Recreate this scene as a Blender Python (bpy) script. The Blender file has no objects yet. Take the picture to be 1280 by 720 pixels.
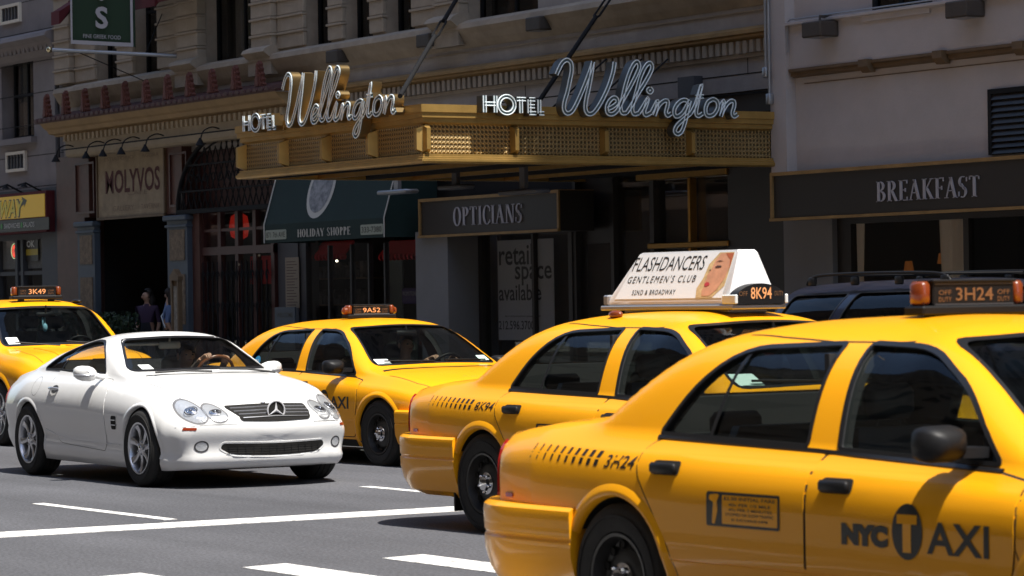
import bpy, bmesh, math, random
import numpy as np
from mathutils import Vector, Matrix
from mathutils.bvhtree import BVHTree
R_ = math.radians
PI = math.pi
rnd = random.Random(7)
S = bpy.context.scene
COL = S.collection

# ------------------------------------------------------------------ camera, sky, sun, exposure
CAM_R = np.array([[0.52635186, 0.85012397, -0.01558694],
                  [0.01096566, 0.01154322, 0.99987325],
                  [0.85019614, -0.52645607, -0.00324638]])
CAM_F = 3876.63
CAM_C = np.array([0.0, 0.0, 1.58])
cd = bpy.data.cameras.new('camera'); cam = bpy.data.objects.new('camera', cd); COL.objects.link(cam)
cd.sensor_width = 36.0; cd.lens = CAM_F * 36 / 1280; cd.clip_start = 0.3; cd.clip_end = 3000
M4 = Matrix([list(CAM_R[:, i]) for i in range(3)]).to_4x4()      # world <- camera
M4.translation = Vector(CAM_C)
cam.matrix_world = M4
cd.dof.use_dof = True; cd.dof.focus_distance = 30.0; cd.dof.aperture_fstop = 7.0
S.camera = cam

SUN_EL, SUN_AZ = R_(66), R_(8)           # azimuth from +X towards +Y
sun_dir = Vector((math.cos(SUN_EL)*math.cos(SUN_AZ), math.cos(SUN_EL)*math.sin(SUN_AZ), math.sin(SUN_EL)))
W = bpy.data.worlds.new('World'); S.world = W; W.use_nodes = True
nt = W.node_tree; bg = nt.nodes['Background']
sky = nt.nodes.new('ShaderNodeTexSky'); sky.sky_type = 'NISHITA'; sky.sun_disc = False
sky.sun_elevation = SUN_EL; sky.sun_rotation = R_(90) - SUN_AZ
sky.air_density = 1.0; sky.dust_density = .8
nt.links.new(sky.outputs[0], bg.inputs[0]); bg.inputs[1].default_value = 0.15
sl = bpy.data.lights.new('sun', 'SUN'); sl.energy = 5.0; sl.angle = R_(0.53); sl.color = (1, .955, .88)
so = bpy.data.objects.new('sun', sl); COL.objects.link(so)
so.rotation_euler = sun_dir.to_track_quat('Z', 'Y').to_euler(); so.location = (0, 0, 80)
S.view_settings.view_transform = 'Standard'; S.view_settings.look = 'None'
S.view_settings.exposure = 0.66; S.view_settings.gamma = 1
S.render.engine = 'CYCLES'
S.cycles.max_bounces = 8; S.cycles.transparent_max_bounces = 12
S.cycles.caustics_reflective = False; S.cycles.caustics_refractive = False

def _ray(px, py): return CAM_R.T @ np.array([px-640, -(py-360), -CAM_F])
def on_wall(px, py, Y=24.5):               # survey: photo point -> (X, Z) on a wall plane parallel to the street
    d = _ray(px, py); t = Y/d[1]; P = CAM_C+t*d; return float(P[0]), float(P[2])
def on_side(px, py, X):                    # survey: photo point -> (Y, Z) on a plane across the street
    d = _ray(px, py); t = X/d[0]; P = CAM_C+t*d; return float(P[1]), float(P[2])

# ------------------------------------------------------------------ materials
def mat(name, col, rough=.6, metal=0, spec=.5, coat=0, noise=0, nscale=8, bump=0, bscale=40, emit=None, estr=0, alpha=None, col2=None):
    m = bpy.data.materials.new(name); m.use_nodes = True; t = m.node_tree; b = t.nodes['Principled BSDF']
    b.inputs['Base Color'].default_value = (*col, 1); b.inputs['Roughness'].default_value = rough
    b.inputs['Metallic'].default_value = metal; b.inputs['Specular IOR Level'].default_value = spec
    b.inputs['Coat Weight'].default_value = coat; b.inputs['Coat Roughness'].default_value = .03
    tc = None
    if noise or bump:
        tc = t.nodes.new('ShaderNodeTexCoord')
    if noise:
        n = t.nodes.new('ShaderNodeTexNoise'); n.inputs['Scale'].default_value = nscale; n.inputs['Detail'].default_value = 6
        n.inputs['Roughness'].default_value = .65
        t.links.new(tc.outputs['Object'], n.inputs['Vector'])
        r = t.nodes.new('ShaderNodeValToRGB'); c2 = col2 or tuple(c*(1-noise) for c in col)
        r.color_ramp.elements[0].position = .32; r.color_ramp.elements[1].position = .68
        r.color_ramp.elements[0].color = (*c2, 1); r.color_ramp.elements[1].color = (*col, 1)
        t.links.new(n.outputs['Fac'], r.inputs['Fac']); t.links.new(r.outputs['Color'], b.inputs['Base Color'])
    if bump:
        n2 = t.nodes.new('ShaderNodeTexNoise'); n2.inputs['Scale'].default_value = bscale; n2.inputs['Detail'].default_value = 4
        t.links.new(tc.outputs['Object'], n2.inputs['Vector'])
        bp = t.nodes.new('ShaderNodeBump'); bp.inputs['Strength'].default_value = bump; bp.inputs['Distance'].default_value = .01
        t.links.new(n2.outputs['Fac'], bp.inputs['Height']); t.links.new(bp.outputs['Normal'], b.inputs['Normal'])
    if emit:
        b.inputs['Emission Color'].default_value = (*emit, 1); b.inputs['Emission Strength'].default_value = estr
    return m

def glass_mat(name, tint=.55, tcol=(1, 1, 1), ior=1.5, rough=0.0, boost=0.0):
    m = bpy.data.materials.new(name); m.use_nodes = True; t = m.node_tree; t.nodes.remove(t.nodes['Principled BSDF'])
    o = t.nodes['Material Output']
    tr = t.nodes.new('ShaderNodeBsdfTransparent'); tr.inputs[0].default_value = (tcol[0]*tint, tcol[1]*tint, tcol[2]*tint, 1)
    g = t.nodes.new('ShaderNodeBsdfGlossy'); g.inputs['Roughness'].default_value = rough
    ge = t.nodes.new('ShaderNodeNewGeometry'); dt = t.nodes.new('ShaderNodeVectorMath'); dt.operation = 'DOT_PRODUCT'
    t.links.new(ge.outputs['Incoming'], dt.inputs[0]); t.links.new(ge.outputs['Normal'], dt.inputs[1])
    def mth(op, a, b=None, clamp=False):
        n = t.nodes.new('ShaderNodeMath'); n.operation = op; n.use_clamp = clamp
        for k, v in enumerate((a, b)):
            if v is None: continue
            if isinstance(v, (int, float)): n.inputs[k].default_value = v
            else: t.links.new(v, n.inputs[k])
        return n.outputs[0]
    c = mth('ABSOLUTE', dt.outputs['Value']); p5_ = mth('POWER', mth('SUBTRACT', 1.0, c), 5.0)      # Schlick
    F = mth('ADD', mth('MULTIPLY', p5_, .95), .045+boost, True); mx = t.nodes.new('ShaderNodeMixShader'); t.links.new(F, mx.inputs[0])
    t.links.new(tr.outputs[0], mx.inputs[1]); t.links.new(g.outputs[0], mx.inputs[2]); t.links.new(mx.outputs[0], o.inputs[0])
    return m

def paint_mat(name, col, rough=.32, flake=0, coat=1.0, dirt=.12):
    m = mat(name, col, rough, 0, .14, coat*.6)
    t = m.node_tree; b = t.nodes['Principled BSDF']
    tc = t.nodes.new('ShaderNodeTexCoord'); n = t.nodes.new('ShaderNodeTexNoise'); n.inputs['Scale'].default_value = 3; n.inputs['Detail'].default_value = 8
    n.inputs['Roughness'].default_value = .7
    t.links.new(tc.outputs['Object'], n.inputs['Vector'])
    # road film: more of it low on the body
    sp = t.nodes.new('ShaderNodeSeparateXYZ'); t.links.new(tc.outputs['Object'], sp.inputs[0])
    mr = t.nodes.new('ShaderNodeMapRange'); mr.inputs[1].default_value = .75; mr.inputs[2].default_value = .15; mr.inputs[3].default_value = .15; mr.inputs[4].default_value = 1
    t.links.new(sp.outputs['Z'], mr.inputs[0])
    mu = t.nodes.new('ShaderNodeMath'); mu.operation = 'MULTIPLY'; t.links.new(mr.outputs[0], mu.inputs[0]); t.links.new(n.outputs['Fac'], mu.inputs[1])
    mu2 = t.nodes.new('ShaderNodeMath'); mu2.operation = 'MULTIPLY'; mu2.inputs[1].default_value = dirt*2; t.links.new(mu.outputs[0], mu2.inputs[0])
    mx = t.nodes.new('ShaderNodeMix'); mx.data_type = 'RGBA'; mx.inputs['A'].default_value = (*col, 1); mx.inputs['B'].default_value = (.16, .13, .10, 1)
    t.links.new(mu2.outputs[0], mx.inputs['Factor']); t.links.new(mx.outputs['Result'], b.inputs['Base Color'])
    # very slight orange peel in the clear coat
    n3 = t.nodes.new('ShaderNodeTexNoise'); n3.inputs['Scale'].default_value = 2.2; n3.inputs['Detail'].default_value = 1
    t.links.new(tc.outputs['Object'], n3.inputs['Vector'])
    bp = t.nodes.new('ShaderNodeBump'); bp.inputs['Strength'].default_value = .25; bp.inputs['Distance'].default_value = .006
    t.links.new(n3.outputs['Fac'], bp.inputs['Height']); t.links.new(bp.outputs['Normal'], b.inputs['Coat Normal'])
    return m

K = {}
K['taxi'] = paint_mat('taxi_yellow_paint', (.88, .375, .007), dirt=.02, coat=.5)
K['white'] = paint_mat('white_car_paint', (.80, .80, .79), dirt=.02)
K['navy'] = paint_mat('dark_blue_paint', (.006, .009, .022))
K['glass'] = glass_mat('car_window_glass', .66, (.92, 1, .96))
K['clearglass'] = glass_mat('clear_windshield_glass', .85, (.95, 1, .97))
K['privacy'] = glass_mat('privacy_window_glass', .12)
K['sunband'] = mat('dark_blue_sun_film', (.012, .02, .06), .15)
K['black'] = mat('black_plastic_trim', (.008, .008, .009), .5, spec=.25)
K['seal'] = mat('black_window_seal', (.010, .010, .011), .35)
K['gap'] = mat('dark_panel_gap', (.006, .005, .004), .9)
K['rubber'] = mat('tyre_rubber', (.022, .021, .02), .85, noise=.4, nscale=20, bump=.3, bscale=200)
K['steelwheel'] = mat('black_steel_wheel', (.018, .017, .016), .45)
K['alloy'] = mat('silver_alloy', (.62, .63, .66), .28, .85)
K['chrome'] = mat('chrome', (.75, .75, .77), .08, 1)
K['well'] = mat('dark_wheel_well', (.012, .011, .01), .95)
K['cabin'] = mat('dark_cabin_trim', (.020, .020, .022), .8)
K['seatgrey'] = mat('grey_vinyl_seat', (.05, .05, .055), .6)
K['seatbeige'] = mat('pale_leather_seat', (.36, .33, .29), .55)
K['redlens'] = mat('red_tail_lens', (.25, .008, .006), .12, coat=1)
K['amber'] = mat('amber_lens', (.18, .036, .006), .3, coat=.4)
K['lens'] = glass_mat('headlamp_lens', .9, (1, 1, 1))
K['mirror'] = mat('mirror_silver', (.7, .7, .72), .03, 1)
K['decal'] = mat('black_vinyl_decal', (.012, .012, .012), .35)
K['wood'] = mat('varnished_wood', (.16, .055, .02), .25, coat=.6)
K['skin'] = mat('skin', (.42, .24, .16), .55)
K['hair'] = mat('dark_hair', (.02, .014, .01), .7)
K['paper'] = mat('white_paper', (.72, .75, .74), .7)
K['bronze'] = mat('polished_bronze', (.44, .25, .07), .30, .9, noise=.25, nscale=6)
K['led'] = mat('amber_roof_sign_letters', (.75, .34, .14), .5, emit=(1, .35, .08), estr=.06)

K['leddim'] = mat('dim_off_duty_letters', (.17, .08, .03), .6)
# ------------------------------------------------------------------ mesh builder
class MB:
    def __init__(s): s.v = []; s.f = []; s.m = []; s.mi = 0
    def add(s, vs, fs):
        o = len(s.v); s.v += [tuple(p) for p in vs]; s.f += [tuple(i+o for i in f) for f in fs]; s.m += [s.mi]*len(fs); return s
    def box(s, x0, x1, y0, y1, z0, z1):
        x0, x1 = sorted((x0, x1)); y0, y1 = sorted((y0, y1)); z0, z1 = sorted((z0, z1))
        return s.add([(x0,y0,z0),(x1,y0,z0),(x1,y1,z0),(x0,y1,z0),(x0,y0,z1),(x1,y0,z1),(x1,y1,z1),(x0,y1,z1)],
              [(3,2,1,0),(4,5,6,7),(0,1,5,4),(1,2,6,5),(2,3,7,6),(3,0,4,7)])
    def cbox(s, x0, x1, y0, y1, z0, z1, c=.01):      # box with chamfered edges
        x0, x1 = sorted((x0, x1)); y0, y1 = sorted((y0, y1)); z0, z1 = sorted((z0, z1))
        b = bmesh.new(); r = bmesh.ops.create_cube(b, size=1)
        for v in b.verts: v.co = Vector(((x0+x1)/2+v.co.x*(x1-x0), (y0+y1)/2+v.co.y*(y1-y0), (z0+z1)/2+v.co.z*(z1-z0)))
        c = min(c, (x1-x0)*.45, (y1-y0)*.45, (z1-z0)*.45)
        bmesh.ops.bevel(b, geom=b.edges[:], offset=c, segments=1, affect='EDGES')
        b.verts.index_update(); s.add([v.co for v in b.verts], [[v.index for v in f.verts] for f in b.faces]); b.free(); return s
    def prism(s, poly, axis, a, b):                  # poly 2D extruded along axis from a to b
        n = len(poly)
        if axis == 'x': V = [(a, p[0], p[1]) for p in poly]+[(b, p[0], p[1]) for p in poly]
        elif axis == 'y': V = [(p[0], a, p[1]) for p in poly]+[(p[0], b, p[1]) for p in poly]
        else: V = [(p[0], p[1], a) for p in poly]+[(p[0], p[1], b) for p in poly]
        return s.add(V, [tuple(range(n))[::-1], tuple(range(n, 2*n))]+[(i, (i+1) % n, n+(i+1) % n, n+i) for i in range(n)])
    def tube(s, pts, r, n=8, cap=True):
        pts = [Vector(p) for p in pts]; rings = []
        t0 = (pts[1]-pts[0]).normalized(); up = Vector((0, 0, 1)) if abs(t0.z) < .9 else Vector((1, 0, 0))
        u = t0.cross(up).normalized()
        for i, p in enumerate(pts):
            t = ((pts[min(i+1, len(pts)-1)]-pts[max(i-1, 0)])).normalized()
            u = (u-t*u.dot(t)).normalized(); w = t.cross(u)
            rr = r[i] if isinstance(r, (list, tuple)) else r
            rings.append([p+(u*math.cos(2*PI*k/n)+w*math.sin(2*PI*k/n))*rr for k in range(n)])
        V = [q for g in rings for q in g]
        F = [(i*n+k, i*n+(k+1) % n, (i+1)*n+(k+1) % n, (i+1)*n+k) for i in range(len(pts)-1) for k in range(n)]
        if cap: F += [tuple(range(n))[::-1], tuple((len(pts)-1)*n+k for k in range(n))]
        return s.add(V, F)
    def ribbon(s, pts, w, d, nrm):                   # rectangular section swept along pts lying in a plane of normal nrm
        pts = [Vector(p) for p in pts]; nrm = Vector(nrm); V = []; m = len(pts)
        for i, p in enumerate(pts):
            t = (pts[min(i+1, m-1)]-pts[max(i-1, 0)]).normalized(); u = nrm.cross(t).normalized()
            V += [p+u*w/2, p-u*w/2, p-u*w/2+nrm*d, p+u*w/2+nrm*d]
        F = [(i*4+k, i*4+(k+1) % 4, (i+1)*4+(k+1) % 4, (i+1)*4+k) for i in range(m-1) for k in range(4)]
        F += [(3, 2, 1, 0), tuple((m-1)*4+k for k in range(4))]
        return s.add(V, F)
    def lathe(s, prof, c=(0, 0, 0), axis='z', n=32, close=False):   # prof (r, h)
        V = []
        for (r, h) in prof:
            for k in range(n):
                a = 2*PI*k/n; x, y = r*math.cos(a), r*math.sin(a)
                if axis == 'z': V.append((c[0]+x, c[1]+y, c[2]+h))
                elif axis == 'y': V.append((c[0]+x, c[1]+h, c[2]+y))
                else: V.append((c[0]+h, c[1]+x, c[2]+y))
        m = len(prof); F = [(i*n+k, i*n+(k+1) % n, (i+1)*n+(k+1) % n, (i+1)*n+k) for i in range(m-1) for k in range(n)]
        if close: F += [((m-1)*n+k, (m-1)*n+(k+1) % n, (k+1) % n, k) for k in range(n)]
        return s.add(V, F)
    def ell(s, c, r, nu=12, nv=8):
        V = [(c[0], c[1], c[2]-r[2])]
        for j in range(1, nv):
            a = -PI/2+PI*j/nv
            for k in range(nu): b = 2*PI*k/nu; V.append((c[0]+r[0]*math.cos(a)*math.cos(b), c[1]+r[1]*math.cos(a)*math.sin(b), c[2]+r[2]*math.sin(a)))
        V.append((c[0], c[1], c[2]+r[2])); F = [(0, 1+(k+1) % nu, 1+k) for k in range(nu)]
        for j in range(nv-2):
            for k in range(nu): F.append((1+j*nu+k, 1+j*nu+(k+1) % nu, 1+(j+1)*nu+(k+1) % nu, 1+(j+1)*nu+k))
        L = len(V)-1; F += [(L, 1+(nv-2)*nu+k, 1+(nv-2)*nu+(k+1) % nu) for k in range(nu)]
        return s.add(V, F)
    def mesh(s, name, mats, smooth=None):
        me = bpy.data.meshes.new(name); me.from_pydata([tuple(map(float, v)) for v in s.v], [], s.f)
        for m in (mats if isinstance(mats, (list, tuple)) else [mats]): me.materials.append(m)
        if len(me.materials) > 1: me.polygons.foreach_set('material_index', s.m)
        b = bmesh.new(); b.from_mesh(me); bmesh.ops.recalc_face_normals(b, faces=b.faces[:]); b.to_mesh(me); b.free()
        if smooth is not None:
            me.polygons.foreach_set('use_smooth', [True]*len(me.polygons)); me.set_sharp_from_angle(angle=R_(smooth))
        return me
    def obj(s, name, mats, parent=None, smooth=None):
        o = bpy.data.objects.new(name, s.mesh(name, mats, smooth)); COL.objects.link(o)
        if parent: o.parent = parent
        return o

def tag(o, label=None, cat=None, group=None, kind=None):
    for k, v in (('label', label), ('category', cat), ('group', group), ('kind', kind)):
        if v: o[k] = v
    return o
def thing(name, label, cat, loc=(0, 0, 0), rz=0, group=None):
    o = bpy.data.objects.new(name, None); COL.objects.link(o); o.location = loc; o.rotation_euler = (0, 0, rz)
    o.empty_display_size = .3
    return tag(o, label, cat, group)
def copy_tree(o, parent=None):
    c = o.copy(); COL.objects.link(c)
    if parent: c.parent = parent
    for ch in list(o.children): copy_tree(ch, c)
    return c
def inst(me, name, parent, loc=(0, 0, 0), rot=(0, 0, 0), sc=(1, 1, 1)):
    o = bpy.data.objects.new(name, me); COL.objects.link(o); o.parent = parent
    o.location = loc; o.rotation_euler = rot; o.scale = sc; return o

# ------------------------------------------------------------------ 2D helpers
def rpoly(pts, r=.03, n=4):
    """polygon with rounded corners; pts may carry own radius as third value"""
    out = []; m = len(pts)
    for i in range(m):
        p = Vector(pts[i][:2]); a = Vector(pts[i-1][:2]); b = Vector(pts[(i+1) % m][:2])
        rr = pts[i][2] if len(pts[i]) > 2 else r
        da, db = a-p, b-p; la, lb = da.length, db.length
        if rr <= 0 or la < 1e-6 or lb < 1e-6: out.append((p.x, p.y)); continue
        d = min(rr, la*.48, lb*.48); q0 = p+da/la*d; q1 = p+db/lb*d
        for k in range(n+1):
            t = k/n; q = q0*(1-t)**2+p*2*t*(1-t)+q1*t*t; out.append((q.x, q.y))
    return out
def crom(P, n=6, closed=False):
    P = [Vector(p) for p in P]; out = []; m = len(P)
    for i in range(m if closed else m-1):
        if closed: a, b, c, d = P[i-1], P[i], P[(i+1) % m], P[(i+2) % m]
        else: a, b, c, d = P[max(i-1, 0)], P[i], P[i+1], P[min(i+2, m-1)]
        for k in range(n):
            t = k/n; out.append(.5*((2*b)+(c-a)*t+(2*a-5*b+4*c-d)*t*t+(3*b-a-3*c+d)*t**3))
    if not closed: out.append(P[-1])
    return out
def offset_poly(poly, d):
    A = sum(poly[i-1][0]*poly[i][1]-poly[i][0]*poly[i-1][1] for i in range(len(poly)))
    sg = 1 if A > 0 else -1; out = []; m = len(poly)
    for i in range(m):
        p = Vector(poly[i]); a = Vector(poly[i-1]); b = Vector(poly[(i+1) % m])
        e1 = (p-a); e2 = (b-p)
        if e1.length < 1e-7: e1 = e2
        if e2.length < 1e-7: e2 = e1
        n1 = Vector((e1.y, -e1.x)).normalized()*sg; n2 = Vector((e2.y, -e2.x)).normalized()*sg
        n = n1+n2; n = n/max(n.length, 1e-6); k = d/max(.4, n.dot(n1)); q = p+n*k; out.append((q.x, q.y))
    return out

def text2d(s, size=1.0, sx=1.0, bold=0.0, align='LEFT', shear=0, space=1.0, outline=None):
    """list of (verts2d, faces) from the built-in font"""
    cu = bpy.data.curves.new('t', 'FONT'); cu.body = s; cu.size = size; cu.offset = bold*size; cu.align_x = align
    cu.shear = shear; cu.space_character = space; cu.resolution_u = 3; cu.fill_mode = 'FRONT'
    o = bpy.data.objects.new('t', cu); COL.objects.link(o)
    dg = bpy.context.evaluated_depsgraph_get(); me = bpy.data.meshes.new_from_object(o.evaluated_get(dg))
    V = [(v.co.x*sx, v.co.y) for v in me.vertices]; F = [tuple(p.vertices) for p in me.polygons]
    bpy.data.objects.remove(o); bpy.data.curves.remove(cu); bpy.data.meshes.remove(me)
    return V, F
def fit2d(VF, x0, x1, y0, y1):
    V, F = VF; xs = [v[0] for v in V]; ys = [v[1] for v in V]
    a, b, c, d = min(xs), max(xs), min(ys), max(ys)
    return [((x-a)/(b-a)*(x1-x0)+x0, (y-c)/(d-c)*(y1-y0)+y0) for x, y in V], F

# serif capitals ------------------------------------------------------------------------------
def _arc(cx, cy, rx, ry, a0, a1, tw, th, n=14):
    """bowl: ring sector, thickness tw at the sides and th at top/bottom; returns quads"""
    Q = []
    for i in range(n):
        q = []
        for a in (a0+(a1-a0)*i/n, a0+(a1-a0)*(i+1)/n):
            a = R_(a); c, s_ = math.cos(a), math.sin(a)
            q.append(((cx+rx*c, cy+ry*s_), (cx+(rx-tw)*c, cy+(ry-th)*s_)))
        Q.append([q[0][0], q[1][0], q[1][1], q[0][1]])
    return Q
def serif(word, w=.12, t=.045, gap=.06):
    """returns verts, faces of a serif word, cap height 1, condensed"""
    V = []; F = []; x = 0
    def stem(a, w_=w, y0=0, y1=1): return [[(a, y0), (a+w_, y0), (a+w_, y1), (a, y1)]]
    def ser(a, y, l=.22, w_=w): return [[(a+w_/2-l/2, y), (a+w_/2+l/2, y), (a+w_/2+l/2, y+t*.8), (a+w_/2-l/2, y+t*.8)]]
    def dia(a, b, w_, y0=0, y1=1): return [[(a-w_/2, y0), (a+w_/2, y0), (b+w_/2, y1), (b-w_/2, y1)]]
    def bar(a, b, y, h=t): return [[(a, y), (b, y), (b, y+h), (a, y+h)]]
    st = lambda a: stem(a)+ser(a, 0)+ser(a, 1-t*.8)
    G = {
     'I': (.24, lambda: st(.06)), 'L': (.44, lambda: st(.06)+bar(.1, .42, 0)+stem(.38, t, 0, .2)),
     'T': (.5, lambda: stem(.19)+ser(.19, 0)+bar(.02, .48, 1-t)+stem(.02, t, .82, 1)+stem(.48-t, t, .82, 1)),
     'H': (.6, lambda: st(.06)+st(.42)+bar(.1, .5, .49)),
     'E': (.44, lambda: st(.06)+bar(.1, .40, 0)+bar(.1, .40, 1-t)+bar(.1, .32, .49)+stem(.38, t, 0, .18)+stem(.38, t, .82, 1)+stem(.30, t, .42, .6)),
     'F': (.42, lambda: st(.06)+bar(.1, .40, 1-t)+bar(.1, .32, .49)+stem(.38, t, .82, 1)+stem(.30, t, .42, .6)),
     'P': (.44, lambda: st(.06)+_arc(.18, .745, .25, .255, -90, 90, w, t)),
     'B': (.46, lambda: st(.06)+_arc(.18, .76, .22, .24, -90, 90, w*.9, t)+_arc(.18, .265, .27, .265, -90, 90, w, t)),
     'R': (.5, lambda: st(.06)+_arc(.18, .745, .24, .255, -90, 90, w, t)+dia(.45, .24, w, 0, .51)),
     'D': (.54, lambda: st(.06)+_arc(.14, .5, .38, .5, -90, 90, w, t)),
     'O': (.54, lambda: _arc(.27, .5, .26, .52, 0, 360, w, t, 28)),
     'C': (.48, lambda: _arc(.28, .5, .27, .52, 48, 312, w, t, 22)+stem(.44, t, .68, .9)+stem(.44, t, .1, .25)),
     'N': (.6, lambda: stem(.08, t)+ser(.08, 0, w_=t)+dia(.14, .47, w, 1, 0)[::-1]+stem(.49, t)+ser(.49, 1-t, w_=t)+ser(.06, 1-t, .14)),
     'A': (.54, lambda: dia(.06, .27, t)+dia(.46, .25, w)+bar(.14, .40, .33)+ser(.0, 0, .18)+ser(.40, 0, .22)),
     'V': (.54, lambda: dia(.26, .06, w)+dia(.28, .49, t)+ser(0, 1-t, .22)+ser(.43, 1-t, .16)),
     'Y': (.52, lambda: stem(.2, w, 0, .45)+ser(.2, 0)+dia(.25, .06, w, .42, 1)+dia(.28, .48, t, .42, 1)+ser(0, 1-t, .2)+ser(.42, 1-t, .14)),
     'K': (.54, lambda: st(.06)+dia(.16, .46, t, .42, 1)+dia(.48, .22, w, 0, .56)+ser(.40, 0, .2)+ser(.40, 1-t, .16)),
     'M': (.68, lambda: stem(.06, t)+ser(.06, 0, .16, t)+dia(.33, .1, w, 0, 1)+dia(.33, .56, t, 0, 1)+stem(.53, w)+ser(.53, 0)+ser(.53, 1-t)),
     'S': (.42, lambda: _arc(.21, .745, .19, .26, 60, 250, w*.8, t)+_arc(.20, .255, .19, .27, -120, 75, w*.8, t)+dia(.30, .12, w, .36, .66)+stem(.36, t, .75, .95)+stem(.01, t, .05, .28)),
     ' ': (.3, lambda: [])}
    for ch in word:
        adv, fn = G[ch]
        for q in fn():
            A = sum(q[i-1][0]*q[i][1]-q[i][0]*q[i-1][1] for i in range(len(q)))
            if A < 0: q = q[::-1]
            o = len(V); V += [(px+x, py) for px, py in q]; F.append(tuple(range(o, o+len(q))))
        x += adv+gap
    return V, F
def flat_text(VF, mb, org, ux, uz, depth=None):
    """place a 2D text: org + x*ux + y*uz ; optional depth vector makes it solid"""
    V, F = VF; org, ux, uz = Vector(org), Vector(ux), Vector(uz)
    P = [org+ux*x+uz*y for x, y in V]
    if depth is None: mb.add(P, F); return
    d = Vector(depth); n = len(P); E = {}
    for f in F:
        for i in range(len(f)):
            e = (f[i-1], f[i])
            if (e[1], e[0]) in E: del E[(e[1], e[0])]
            else: E[e] = 1
    mb.add(P+[p+d for p in P], [tuple(reversed(f)) for f in F]+[tuple(i+n for i in f) for f in F]+[(a, b, b+n, a+n) for a, b in E])
# ------------------------------------------------------------------ car bodies
def pch(xs, ys):
    """monotone cubic interpolant"""
    xs = np.array(xs, float); ys = np.array(ys, float); h = np.diff(xs); d = np.diff(ys)/h; m = np.zeros(len(xs))
    m[0], m[-1] = d[0], d[-1]
    for i in range(1, len(xs)-1):
        if d[i-1]*d[i] > 0:
            w1, w2 = 2*h[i]+h[i-1], h[i]+2*h[i-1]; m[i] = (w1+w2)/(w1/d[i-1]+w2/d[i])
    def f(x):
        x = min(max(x, xs[0]), xs[-1]); i = int(min(max(np.searchsorted(xs, x)-1, 0), len(h)-1)); t = (x-xs[i])/h[i]
        return float(ys[i]*(1+2*t)*(1-t)**2+m[i]*h[i]*t*(1-t)**2+ys[i+1]*t*t*(3-2*t)+m[i+1]*h[i]*t*t*(t-1))
    return f

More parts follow.
